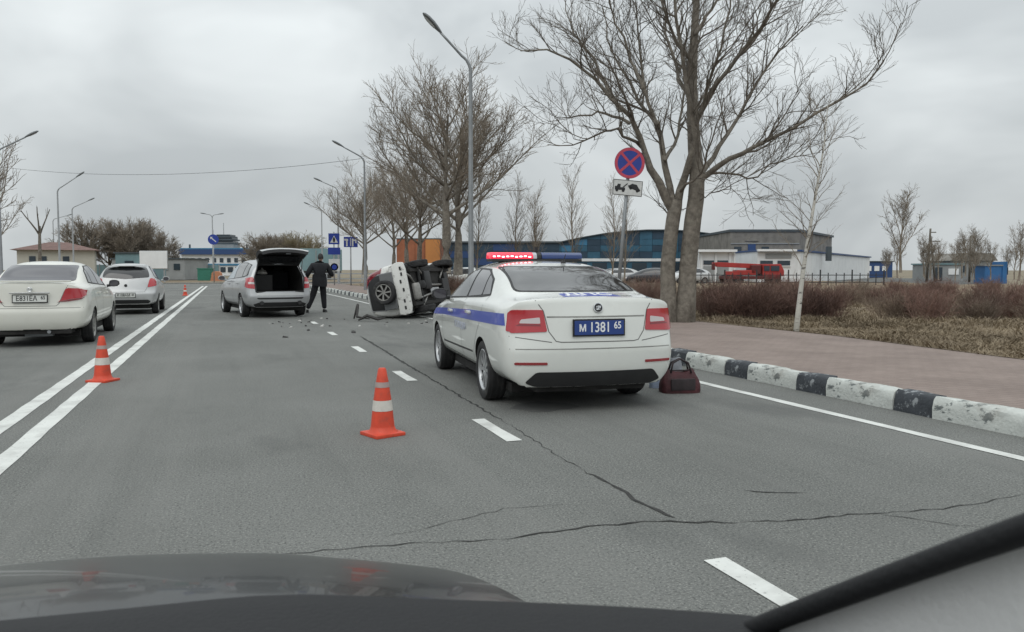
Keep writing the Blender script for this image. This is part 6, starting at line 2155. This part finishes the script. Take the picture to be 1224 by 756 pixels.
for i in range(14):
    x0, x1 = -13.7 + i * 1.957, -13.7 + (i + 1) * 1.957 - .06
    for (z0, z1) in ((3.05, 4.0), (4.05, 4.95), (5.0, 5.85), (5.9, 7.4)):
        a, c = min(z1, top_at(x0) - .25), min(z1, top_at(x1) - .25)
        if min(a, c) - z0 < .15: continue
        b = MB(); b.prism([(x0, z0), (x1, z0), (x1, c), (x0, a)], .10, .0 - .02 * rr.random(), 'Y')
        b.build('panel', 'wall_blue' if (i > 10 or rr.random() < .12) and z0 < 5.8 else ('wall_teal' if rr.random() < .6 else 'wall_blue_dark'), t)
bx(t, 'white_band', 'wall_white', (0, -.02, 2.78), (27.4, .16, .42))
for i in range(9): bx(t, 'window', 'window_far', (-12 + i * 3, .06, 1.5), (2.2, .14, 1.7))
# dark blue shed
t = site('blue_shed', -1.0, 96, 'flat dark blue clad shed behind the tree row', 'building')
bx(t, 'wall', 'wall_blue_dark', (0, 5, 2.25), (13.4, 10, 4.5))
bx(t, 'roof_edge', 'roof_dark', (0, 4.9, 4.62), (13.7, 10.4, .22))
for j in range(5):
    for i in range(5): bx(t, 'panel', 'wall_blue_dark' if (i + j) % 3 else 'trim_blue', (-5.3 + i * 2.66, -.02, .55 + j * .86), (2.6, .06, .80))
bx(t, 'door', 'window_sky', (-5.6, -.06, 1.1), (.9, .08, 2.1))
# orange building
t = site('orange_building', -10.1, 86, 'orange block half darker red behind the slim trees', 'building')
bx(t, 'wall', 'orange_dark', (0, 3, 2.3), (4.7, 6, 4.6))
bx(t, 'bright_panel', 'orange_wall', (1.55, -.03, 2.3), (1.55, .1, 4.56))
for i in range(3): bx(t, 'panel', 'orange_dark', (-1.85 + i * 1.0, -.03, 2.3), (.94, .08, 4.5))
bx(t, 'roof_edge', 'roof_dark', (0, 3, 4.66), (4.8, 6.1, .1))
# concrete block behind the white workshop
t = site('concrete_block', 31.0, 100, 'grey brown concrete block with blue centre window behind the white building', 'building')
b = MB(); b.prism([(-3.6, 0), (5.1, 0), (16.3, 18), (8, 24), (-3.6, 18)], 0, 6.05); b.build('wall', 'wall_concrete', t)
b = MB(); b.prism([(-3.75, -.15), (5.2, -.15), (16.6, 18), (8, 24.3), (-3.75, 18.2)], 6.06, 6.35); b.build('parapet', 'roof_dark', t)
bx(t, 'centre_window', 'trim_blue', (-.95, -.06, 3.2), (.95, .1, 2.6))
for x in (-2.7, .75): bx(t, 'window', 'window_far', (x, -.05, 3.4), (.9, .1, 1.6))
b = MB(); b.prism([(-1.8, 4.9), (-.1, 4.9), (-.95, 5.5)], -.12, -.01, 'Y'); b.build('pediment', 'wall_concrete', t)
for z in (2.0, 4.6): bx(t, 'cornice', 'wall_grey', (.7, -.05, z), (8.6, .12, .12))
# white pavilion and white workshop
t = site('white_pavilion', 20.6, 80, 'small white pavilion with blue roof edge just right of the big trees', 'building')
bx(t, 'wall', 'wall_white', (0, 4, 1.55), (3.6, 8, 3.1))
bx(t, 'roof_fascia', 'wall_white', (-.3, -.35, 3.22), (4.2, .8, .24))
bx(t, 'roof', 'trim_blue', (0, 4, 3.20), (3.8, 8, .12))
for x in (-.85, .55):
    w = bx(t, 'window', 'window_far', (x, -.04, 2.05), (1.05, .1, .42))
    bx(t, 'door_panel', 'wall_grey', (x, -.05, .95), (1.05, .1, 1.5))
for x in (-1.6, -.15, 1.25, 1.7): bx(t, 'pilaster', 'wall_white', (x, -.09, 1.5), (.16, .16, 2.98))
t = site('white_workshop', 26.8, 80.5, 'long white workshop with dark blue roof edge receding behind the birch', 'building')
fp = [(-2.0, 0), (2.3, 0), (28.6, 43), (20, 49), (-2.0, 14)]
b = MB(); b.prism(fp, 0, 3.15); b.build('wall', 'wall_white', t)
b = MB(); b.prism([(-2.15, -.25), (2.4, -.25), (28.95, 43.1), (20, 49.3), (-2.15, 14.2)], 3.16, 3.34); b.build('roof', 'trim_blue', t)
bx(t, 'roof_fascia', 'wall_white', (-.2, -.42, 3.28), (3.9, .5, .22))
for x in (-1.1, .65):
    bx(t, 'window', 'window_far', (x, -.05, 2.0), (1.25, .12, .48))
    bx(t, 'window_sill', 'wall_white', (x, -.10, 1.70), (1.4, .18, .08))
bx(t, 'sign_board', 'wall_grey', (.1, -.05, 2.72), (2.6, .08, .5))
bx(t, 'flue', 'roof_dark', (8.6, 8.6, 3.1), (.5, .5, 1.6))
n = Vector((43, -26.3, 0)).normalized()
for k in range(9):                                                     # wall sheets along the long side
    q0 = Vector((2.3, 0, 0)).lerp(Vector((28.6, 43, 0)), k / 9); q1 = Vector((2.3, 0, 0)).lerp(Vector((28.6, 43, 0)), (k + .985) / 9)
    o_ = Vector((n.x, n.y, 0)) * .05
    b = MB()
    b.add([q0, q1, q1 + o_, q0 + o_, q0 + Vector((0, 0, 3.1)), q1 + Vector((0, 0, 3.1)), q1 + o_ + Vector((0, 0, 3.1)), q0 + o_ + Vector((0, 0, 3.1))],
          [(0, 1, 2, 3), (4, 7, 6, 5), (3, 2, 6, 7), (0, 3, 7, 4), (1, 5, 6, 2)])
    b.build('wall_sheet', 'wall_white', t)
# red truck crane parked before it
t = site('truck_crane', 21.6, 73, 'red truck crane with lowered boom parked before the white buildings', 'crane')
bx(t, 'chassis', 'crane_dark', (.2, 0, .62), (5.2, 1.9, .28), .04)
b = MB(); b.prism([(1.1, .75), (3.05, .75), (3.05, 1.25), (2.75, 1.85), (1.1, 1.85)], -.95, .95, 'Y'); cb = b.build('cab', 'crane_red', t, bevel=.06)
bx(cb, 'cab_window', 'window_far', (2.2, -.99, 1.45), (.75, .06, .45)); bx(cb, 'cab_window', 'window_far', (1.45, -.99, 1.45), (.5, .06, .45))
bx(t, 'counterweight', 'crane_dark', (.55, 0, 1.35), (.9, 1.7, .8), .05)
b = MB(); b.box((-.75, -.2, 1.72), (4.4, .5, .42), ry=R(2.5)); bo = b.build('boom', 'crane_red', t, bevel=.03)
bx(bo, 'boom_section', 'crane_red', (-2.85, -.2, 1.84), (.9, .34, .30), .02)
bx(bo, 'boom_head', 'crane_dark', (-3.2, -.2, 1.62), (.25, .4, .6), .03)
bx(t, 'turntable', 'crane_red', (-.3, 0, 1.05), (1.7, 1.7, .5), .05)
bx(t, 'side_locker', 'crane_red', (-1.6, -.6, .98), (1.3, .6, .42), .03)
for x in (-1.9, -1.0, 2.3):
    for yy in (-.8, .8):
        b = MB(); b.lathe([(.001, -.12), (.24, -.13), (.42, -.11), (.45, 0), (.42, .11), (.24, .13), (.001, .12)], 18, c=(x, yy, .45), axis='Y'); b.build('wheel', 'rubber', t, smooth=True, angle=40)
# dark fence
t = site('dark_fence', 21.5, 62, 'low dark metal fence with posts along the back of the hedge', 'fence')
for i in range(25):
    x = -7.4 + i * .62
    bx(t, 'post', 'fence_dark', (x, 0, .55 + (.12 if i % 4 == 0 else 0)), (.09 if i % 4 == 0 else .05, .07, 1.1 + (.24 if i % 4 == 0 else 0)))
for z in (.35, .92): bx(t, 'rail', 'fence_dark', (0, .03, z), (15.2, .04, .06))
# far right
t = site('dark_blue_shop', 60, 131, 'far low dark blue building with pale windows at the end of the white workshop', 'building')
bx(t, 'wall', 'trim_blue', (0, 3, 1.3), (5.2, 6, 2.6)); bx(t, 'roof', 'roof_dark', (0, 3, 2.66), (5.6, 6.4, .16))
for x in (-1.3, 0, 1.3): bx(t, 'window', 'wall_white', (x, -.04, 1.5), (.8, .1, .8))
t = site('blue_kiosk', 46.2, 76, 'bright blue kiosk with taller right end near the right edge', 'kiosk')
bx(t, 'wall', 'kiosk_blue', (-.2, .9, .85), (1.7, 1.8, 1.7)); bx(t, 'tall_end', 'kiosk_blue', (.80, .9, 1.05), (.45, 2.0, 2.1)); bx(t, 'roof', 'wall_grey', (-.25, .9, 1.75), (1.8, 2.0, .12))
bx(t, 'counter_window', 'window_far', (1.05, .2, 1.2), (.12, .6, .7))
t = site('grey_roofed_house', 55.5, 96, 'grey low house with shallow roof behind the blue kiosk', 'house')
bx(t, 'wall', 'wall_grey', (0, 3, 1.2), (5.0, 6, 2.4))
b = MB(); b.prism([(-2.9, 2.4), (2.9, 2.4), (2.2, 3.3), (-1.6, 3.3)], -.3, 6.3, 'Y'); b.build('roof', 'wall_concrete', t)
for x in (-1.4, .2): bx(t, 'window', 'window_far', (x, -.04, 1.4), (.9, .1, .8))
t = site('pale_shed', 50.2, 92, 'pale low shed left of the blue kiosk', 'shed')
bx(t, 'wall', 'wall_grey', (0, 2, .95), (3.8, 4, 1.9)); bx(t, 'roof', 'teal_wall', (0, 2, 1.98), (4.1, 4.3, .15)); bx(t, 'door', 'window_far', (-.9, -.04, .8), (.8, .1, 1.6)); bx(t, 'window', 'wall_white', (.8, -.04, 1.1), (1.2, .1, .7))
t = site('utility_pole', 44.3, 85, 'leaning wooden utility pole with strut and crossarm on the right horizon', 'pole')
b = MB(); b.tube([(0, 0, 0), (.25, 0, 5.7)], [.14, .10], 8); b.build('pole', 'wood_pole', t, smooth=True)
b = MB(); b.tube([(.9, 0, 0), (.3, 0, 4.9)], [.11, .09], 8); b.build('strut', 'wood_pole', t, smooth=True)
bx(t, 'crossarm', 'wood_pole', (.75, 0, 4.35), (1.1, .1, .1)); bx(t, 'crossarm', 'wood_pole', (.5, 0, 5.3), (.7, .1, .1))
t = site('wooden_pole', 48.0, 83.5, 'straight thin wooden pole left of the blue kiosk', 'pole')
b = MB(); b.tube([(0, 0, 0), (0, 0, 4.9)], [.12, .09], 8); b.build('pole', 'wood_pole', t, smooth=True)
# left side
t = site('hip_roofed_house', -48.6, 85, 'cream house with reddish hipped roof behind the white sedan', 'house', turn=R(26))
bx(t, 'wall', 'wall_cream', (0, 3.5, 1.72), (7.2, 7, 3.44))
b = MB(); b.add([(-4.2, -.6, 3.42), (4.2, -.6, 3.42), (4.2, 7.6, 3.42), (-4.2, 7.6, 3.42), (-.9, 3.5, 4.35), (.9, 3.5, 4.35)], [(0, 1, 5, 4), (1, 2, 5), (2, 3, 4, 5), (3, 0, 4), (0, 3, 2, 1)]); b.build('roof', 'roof_red', t)
for x in (-2.2, -1.2, .9): 
    w = bx(t, 'window', 'window_far', (x, -.04, 2.3), (.6, .1, .9)); bx(w, 'window_sill', 'wall_white', (x, -.08, 1.80), (.75, .18, .08))
t = site('grey_annex', -44.2, 92, 'grey green annex adjoining the hip-roofed house on its right', 'building')
bx(t, 'wall', 'teal_wall', (0, 3, 1.6), (3.2, 6, 3.2)); bx(t, 'roof', 'roof_dark', (0, 3, 3.27), (3.5, 6.4, .14)); bx(t, 'window', 'window_far', (0, -.04, 1.9), (1.0, .1, .9))
t = site('low_white_block', -47.5, 104, 'low pale block with small windows under the far left thicket', 'building')
bx(t, 'wall', 'wall_grey', (0, 4, 1.35), (9.5, 8, 2.7)); bx(t, 'roof', 'roof_dark', (0, 4, 2.77), (9.9, 8.4, .14))
for i in range(6): bx(t, 'window', 'window_far' if i % 2 else 'window_sky', (-4 + i * 1.55, -.04, 1.7), (.8, .1, .8))
bx(t, 'door', 'wall_white', (-3.2, -.05, 1.0), (.8, .1, 1.9))
t = site('billboard', -36.0, 80, 'blank white billboard on two posts beyond the silver hatchback', 'billboard')
bx(t, 'panel', 'wall_white', (0, 0, 2.32), (2.75, .12, 1.75), .02); bx(t, 'frame', 'wall_grey', (0, .08, 2.32), (2.85, .08, 1.85))
for x in (-1.0, 1.0): bx(t, 'post', 'steel_far', (x, .15, .75), (.12, .12, 1.5))
t = site('terminal', -63.5, 170, 'far blue and white terminal with a stepped control tower on top', 'building')
bx(t, 'wall', 'wall_white', (0, 5, 2.3), (14, 10, 4.6)); bx(t, 'roof_band', 'trim_blue', (0, 4.8, 5.05), (14.6, 11, 1.1)); bx(t, 'roof_top', 'wall_blue', (0, 4.8, 5.75), (14.2, 10.6, .25))
for i in range(9): bx(t, 'window', 'window_far', (-6.2 + i * 1.55, -.06, 3.3), (.75, .14, .9))
bx(t, 'lower_band', 'wall_blue', (0, -.08, 2.35), (14.1, .2, .4))
for i in range(6): bx(t, 'lower_window', 'window_far', (-3.0 + i * 1.6, -.06, 1.3), (1.1, .16, 1.1))
bx(t, 'dark_entrance', 'bag_red', (-4.9, -.07, 1.3), (1.9, .2, 1.8))
tw = bx(t, 'tower_base', 'wall_grey', (.8, 5, 6.5), (4.6, 4, 1.4))
for k, (w, z) in enumerate(((4.9, 7.0), (4.6, 7.75), (3.6, 8.4))):
    bx(tw, 'tower_deck', 'roof_dark', (.8, 5, z), (w, 4.2, .3)); bx(tw, 'tower_glazing', 'window_far', (.8, 5, z + .32), (w - .7, 3.6, .36))
b = MB(); b.tube([(.3, 5, 8.7), (.3, 5, 11.5)], .07, 6); b.build('mast', 'steel_far', tw)
for x in (-6.4, 6.0): bx(t, 'roof_vent', 'roof_dark', (x, 3, 6.3), (.3, .3, .9))
t = site('green_container', -34.6, 90, 'green container standing before the terminal', 'container')
bx(t, 'body', 'green_box', (0, 0, .75), (1.5, 1.2, 1.3), .05); bx(t, 'lid', 'green_box', (0, 0, 1.45), (1.6, 1.3, .1), .03)
t = site('orange_barrier', -33.0, 89, 'orange plastic barrier right of the green container', 'barrier')
b = MB(); b.prism([(-.7, 0), (.7, 0), (.62, .3), (.5, .95), (.30, 1.15), (-.30, 1.15), (-.5, .95), (-.62, .3)], -.25, .25, 'Y'); b.build('body', 'orange_mesh', t, bevel=.05); bx(t, 'foot', 'orange_mesh', (0, 0, .05), (1.5, .8, .1))
t = site('teal_trailer', -26.3, 108, 'pale teal box trailer behind the person in black', 'trailer')
bx(t, 'box', 'teal_wall', (0, 2, 2.65), (4.4, 6, 3.0), .05)
for x in (-1.6, 1.5):
    b = MB(); b.lathe([(.001, -.15), (.48, -.14), (.5, 0), (.48, .14), (.001, .15)], 16, c=(x, -.6, .5), axis='Y'); b.build('wheel', 'rubber', t)
bx(t, 'chassis', 'trim_black', (0, 2, .95), (4.2, 5.8, .35)); bx(t, 'door_bar', 'wall_grey', (0, -1.04, 2.6), (.1, .08, 2.7))
t = site('roadside_railing', -15.6, 78, 'long grey roadside railing behind the blue signs', 'railing')
for i in range(12): bx(t, 'post', 'steel_far', (-6 + i * 1.15, 0, .5), (.08, .08, 1.0))
for z in (.45, .95): bx(t, 'rail', 'steel_far', (.3, -.02, z), (12.9, .05, .09))
t = site('far_wall', -58, 112, 'low grey fence line left of the terminal', 'fence')
for i in range(10): bx(t, 'panel', 'teal_wall', (-6 + i * 2.4, 0, 1.0), (2.3, .08, 2.0))
for i in range(11): bx(t, 'post', 'wall_grey', (-7.2 + i * 2.4, 0, 1.05), (.1, .14, 2.1))
# grassy island beyond the junction
sheet('grass_island', [(-60, 80.7), (33, 80.7), (33, 95), (-60, 95)], .09, 'dry_ground')
bk = MB(); bk.box((-13.5, 80.6, .05), (93, .16, .16)); tag(bk.build('island_kerb', 'kerb_grey', bevel=.02), kind='structure')
sheet('car_park', [far(6, 52) , far(34, 52), far(70, 120), far(6, 120)], .012, 'asphalt_patch')
# overhead wire between poles
t = site('wooden_pole', -50.2, 72, 'wooden pole carrying the overhead wire, past the left picture edge', 'pole')
b = MB(); b.tube([(0, 0, 0), (0, 0, 11.4)], [.16, .11], 10); b.build('pole', 'wood_pole', t, smooth=True); bx(t, 'crossarm', 'wood_pole', (0, 0, 10.9), (1.6, .12, .12))
a = Vector((*far(-50.2, 72), 11.2)); c = Vector((8.03, 48.14, 8.0))
b = MB(); b.tube([a.lerp(c, k / 24) - Vector((0, 0, 1.15 * 4 * (k / 24) * (1 - k / 24))) for k in range(25)], .012, 5, caps=False)
tag(b.build('overhead_wire', 'fence_dark'), 'thin sagging overhead wire crossing the sky above the road', 'wire')

# parked cars far behind the trees (one small shape, three paints, then copies)
def parked_car(paint):
    root = empty('parked_car')
    low = lambda a, b, c, d, zb=.25: [(0, zb), (a, zb), (b, .42), (c, .60), (d, .76)]
    st = [(-.5, low(.74, .83, .85, .85) + [(.82, .96), (.74, 1.04), (.62, 1.25), (.3, 1.28), (0, 1.29)]),
          (.2, low(.75, .84, .85, .85) + [(.82, .96), (.77, 1.04), (.6, 1.44), (.3, 1.48), (0, 1.49)]),
          (1.1, low(.75, .84, .85, .85) + [(.82, .96), (.77, 1.03), (.58, 1.45), (.3, 1.50), (0, 1.51)]),
          (1.9, low(.75, .84, .85, .85) + [(.81, .94), (.76, 1.0), (.62, 1.24), (.33, 1.28), (0, 1.29)]),
          (2.5, low(.74, .82, .84, .83) + [(.79, .88), (.71, .94), (.6, .97), (.3, 1.0), (0, 1.0)])]
    rear = dict(rows=[(.70, -.72, -.8, .3), (.79, -.76, -.88, .42), (.81, -.76, -.88, .6), (.8, -.72, -.84, .72)], edge=[(.76, -.68, .96), (.66, -.72, 1.04), (.5, -.74, 1.06), (.25, -.75, 1.07), (0, -.75, 1.07)])
    front = dict(rows=[(.66, 3.0, 3.15, .25), (.76, 3.05, 3.22, .42), (.77, 3.04, 3.22, .55), (.75, 3.0, 3.2, .66)], edge=[(.71, 2.96, .74), (.6, 3.05, .8), (.44, 3.1, .82), (.22, 3.13, .83), (0, 3.14, .83)])
    body, bvh = finish_shell('body', car_cage(st, rear, front), paint, root, [(0, .31, .34, .55, 1.1), (2.5, .31, .34, .55, 1.1)], levels=2)
    for fc in ('L', 'R'): patch('side_window', 'glass_dark', root, bvh, rounded([(-.15, 1.08), (1.95, 1.02), (1.5, 1.35), (1.0, 1.42), (.25, 1.40)], .05), fc, .006, .12)
    patch('rear_window', 'glass_dark', root, bvh, rounded([(-.58, 1.10), (.58, 1.10), (.5, 1.40), (-.5, 1.40)], .05), 'B', .006, .12)
    patch('windscreen', 'glass_dark', root, bvh, rounded([(-.58, 1.06), (.58, 1.06), (.5, 1.42), (-.5, 1.42)], .05), 'F', .006, .12)
    for s in (1, -1):
        tl = [(.52, .74), (.76, .74), (.76, .94), (.55, .94)]
        patch('tail_lamp', 'lamp_red', root, bvh, tl if s > 0 else mirror_x(tl), 'B', .006, .1)
        hl = [(.45, .60), (.70, .60), (.70, .74), (.5, .74)]
        patch('headlamp', 'lamp_clear', root, bvh, hl if s > 0 else mirror_x(hl), 'F', .006, .1)
    for x, s in ((-.735, -1), (.735, 1)):
        wheel(root, (x, 0, .31), s, .31, .195, 10, 'alloy_dirty'); wheel(root, (x, 2.5, .31), s, .31, .195, 10, 'alloy_dirty')
    return root
pr = {m: parked_car(m) for m in ('silver_light', 'dark_paint', 'white_paint')}
used = set()
for lat, dep, turn, m, lab in ((12.6, 66, 1.35, 'dark_paint', 'dark parked car left of the forked tree trunk'), (10.4, 70, 1.7, 'silver_light', 'silver parked car behind the sign post'),
                               (14.2, 76, 1.5, 'white_paint', 'white parked car between sign post and tree trunks'), (8.2, 73, 1.2, 'dark_paint', 'dark parked car above the police car boot'),
                               (17.0, 72, 1.9, 'silver_light', 'silver parked car seen between the two trunks'), (11.6, 84, 1.6, 'dark_paint', 'farthest dark parked car below the arched hall'),
                               (-2.2, 52, 1.2, 'white_paint', 'white parked car between the trees and the lamp post')):
    src = pr[m]
    o = src if m not in used else copy_tree(src)
    used.add(m)
    x, yv = far(lat, dep)
    o.location = (x, yv, .015); o.rotation_euler = (0, 0, YAW + turn)
    tag(o, lab, 'car', 'cars parked far behind the trees')

# ------------------------------------------------------------------ the car we sit in: bonnet, cowl, dashboard and right windscreen pillar
own = empty('own_car', (-.4, .6, 0), 0, 'dark car in the foreground, only its bonnet, dashboard edge and pale pillar trim in view', 'car')
OWN = Vector((-.4, .6, 0))
def own_build(mb, name, m, parent=own, **k):
    mb.v = [(v[0] + .4, v[1] - .6, v[2]) for v in mb.v]
    return mb.build(name, m, parent, **k)
def hood_z(x, yv):
    q = (yv - .9) / .95
    z = .975 - .10 * q - .10 * q ** 2.2
    z -= .115 * max(0, x + .42) ** 2 + .10 * max(0, -x - .42) ** 2
    z -= .02 * math.exp(-((x + .06) / .05) ** 2) * 0
    return z
b = MB(); vs, fs = [], []
nx, ny = 46, 26
for j in range(ny + 1):
    yv = .90 + .95 * j / ny
    w = 1 - .05 * (j / ny) ** 3
    for i in range(nx + 1):
        x = -.42 + (-.86 + 1.72 * i / nx) * w
        yy = yv - .10 * ((x + .42) / .86) ** 2 * (j / ny)
        vs.append((x, yy, hood_z(x, yv) + .003 * math.exp(-((abs(x + .42) - .52) / .08) ** 2)))
for j in range(ny):
    for i in range(nx):
        a = j * (nx + 1) + i
        fs.append((a, a + 1, a + nx + 2, a + nx + 1))
n0 = len(vs)
edge = [j * (nx + 1) for j in range(ny, -1, -1)][::-1]
rimv = [(ny) * (nx + 1) + i for i in range(nx + 1)]
for i in rimv: vs.append((vs[i][0], vs[i][1] + .04, vs[i][2] - .10))
for k in range(nx): fs.append((rimv[k], rimv[k + 1], n0 + k + 1, n0 + k))
own_build(b.add(vs, fs), 'bonnet', 'hood_paint', smooth=True)
b = MB()                                          # cowl panel under the windscreen
b.add([(-1.25, .80, .97), (.45, .66, .93), (.45, .92, .93), (-1.25, .95, .95), (-1.25, .80, .80), (.45, .66, .80)], [(0, 1, 2, 3), (4, 5, 1, 0)])
own_build(b, 'cowl', 'trim_black')
b = MB(); vs, fs = [], []                         # dashboard top with a rolled front edge
nx = 40
prof = [(.0, -.06), (.004, -.015), (-.012, -.002), (-.05, 0), (-.15, .004), (-.45, -.03), (-.62, -.10), (-.66, -.30)]
for i in range(nx + 1):
    x = -1.25 + 1.76 * i / nx
    y0 = .945 - .27 * max(0, (x + .35) / .88) ** 2 - .10 * max(0, (-x - .6) / .88) ** 2
    z0 = 1.022 - .0 * ((x + .4) / .8) ** 2 + .008 * math.exp(-((x - .05) / .12) ** 2)
    for (dy, dz) in prof: vs.append((x, y0 + dy, z0 + dz))
K = len(prof)
for i in range(nx):
    for k in range(K - 1): fs.append((i * K + k, i * K + k + 1, (i + 1) * K + k + 1, (i + 1) * K + k))
own_build(b.add(vs, fs), 'dashboard', 'dash', smooth=True)
# pillar: dark rubber seal and pale inner trim
line = [(.52, 1.05, .76), (.50, .90, .86), (.488, .70, .992), (.48, .575, 1.076), (.477, .364, 1.217), (.470, .10, 1.385), (.455, -.15, 1.53)]
P = smooth_line(line, 20)
b = MB(); b.tube([tuple(p + np.array([.010, 0, -.006])) for p in P], .0098, 10); own_build(b, 'pillar_seal', 'dash', smooth=True)
b = MB(); vs, fs = [], []
sec = [(.006, .000), (.018, .000), (.026, -.010), (.030, -.030), (.030, -.06), (.031, -.12), (.028, -.24), (.02, -.42)]
for p in P:
    for (dx, dz) in sec: vs.append((p[0] + dx, p[1] - .004, p[2] + dz))
K = len(sec)
for i in range(len(P) - 1):
    for k in range(K - 1): fs.append((i * K + k, i * K + k + 1, (i + 1) * K + k + 1, (i + 1) * K + k))
own_build(b.add(vs, fs), 'pillar_trim', 'pillar_trim', smooth=True)
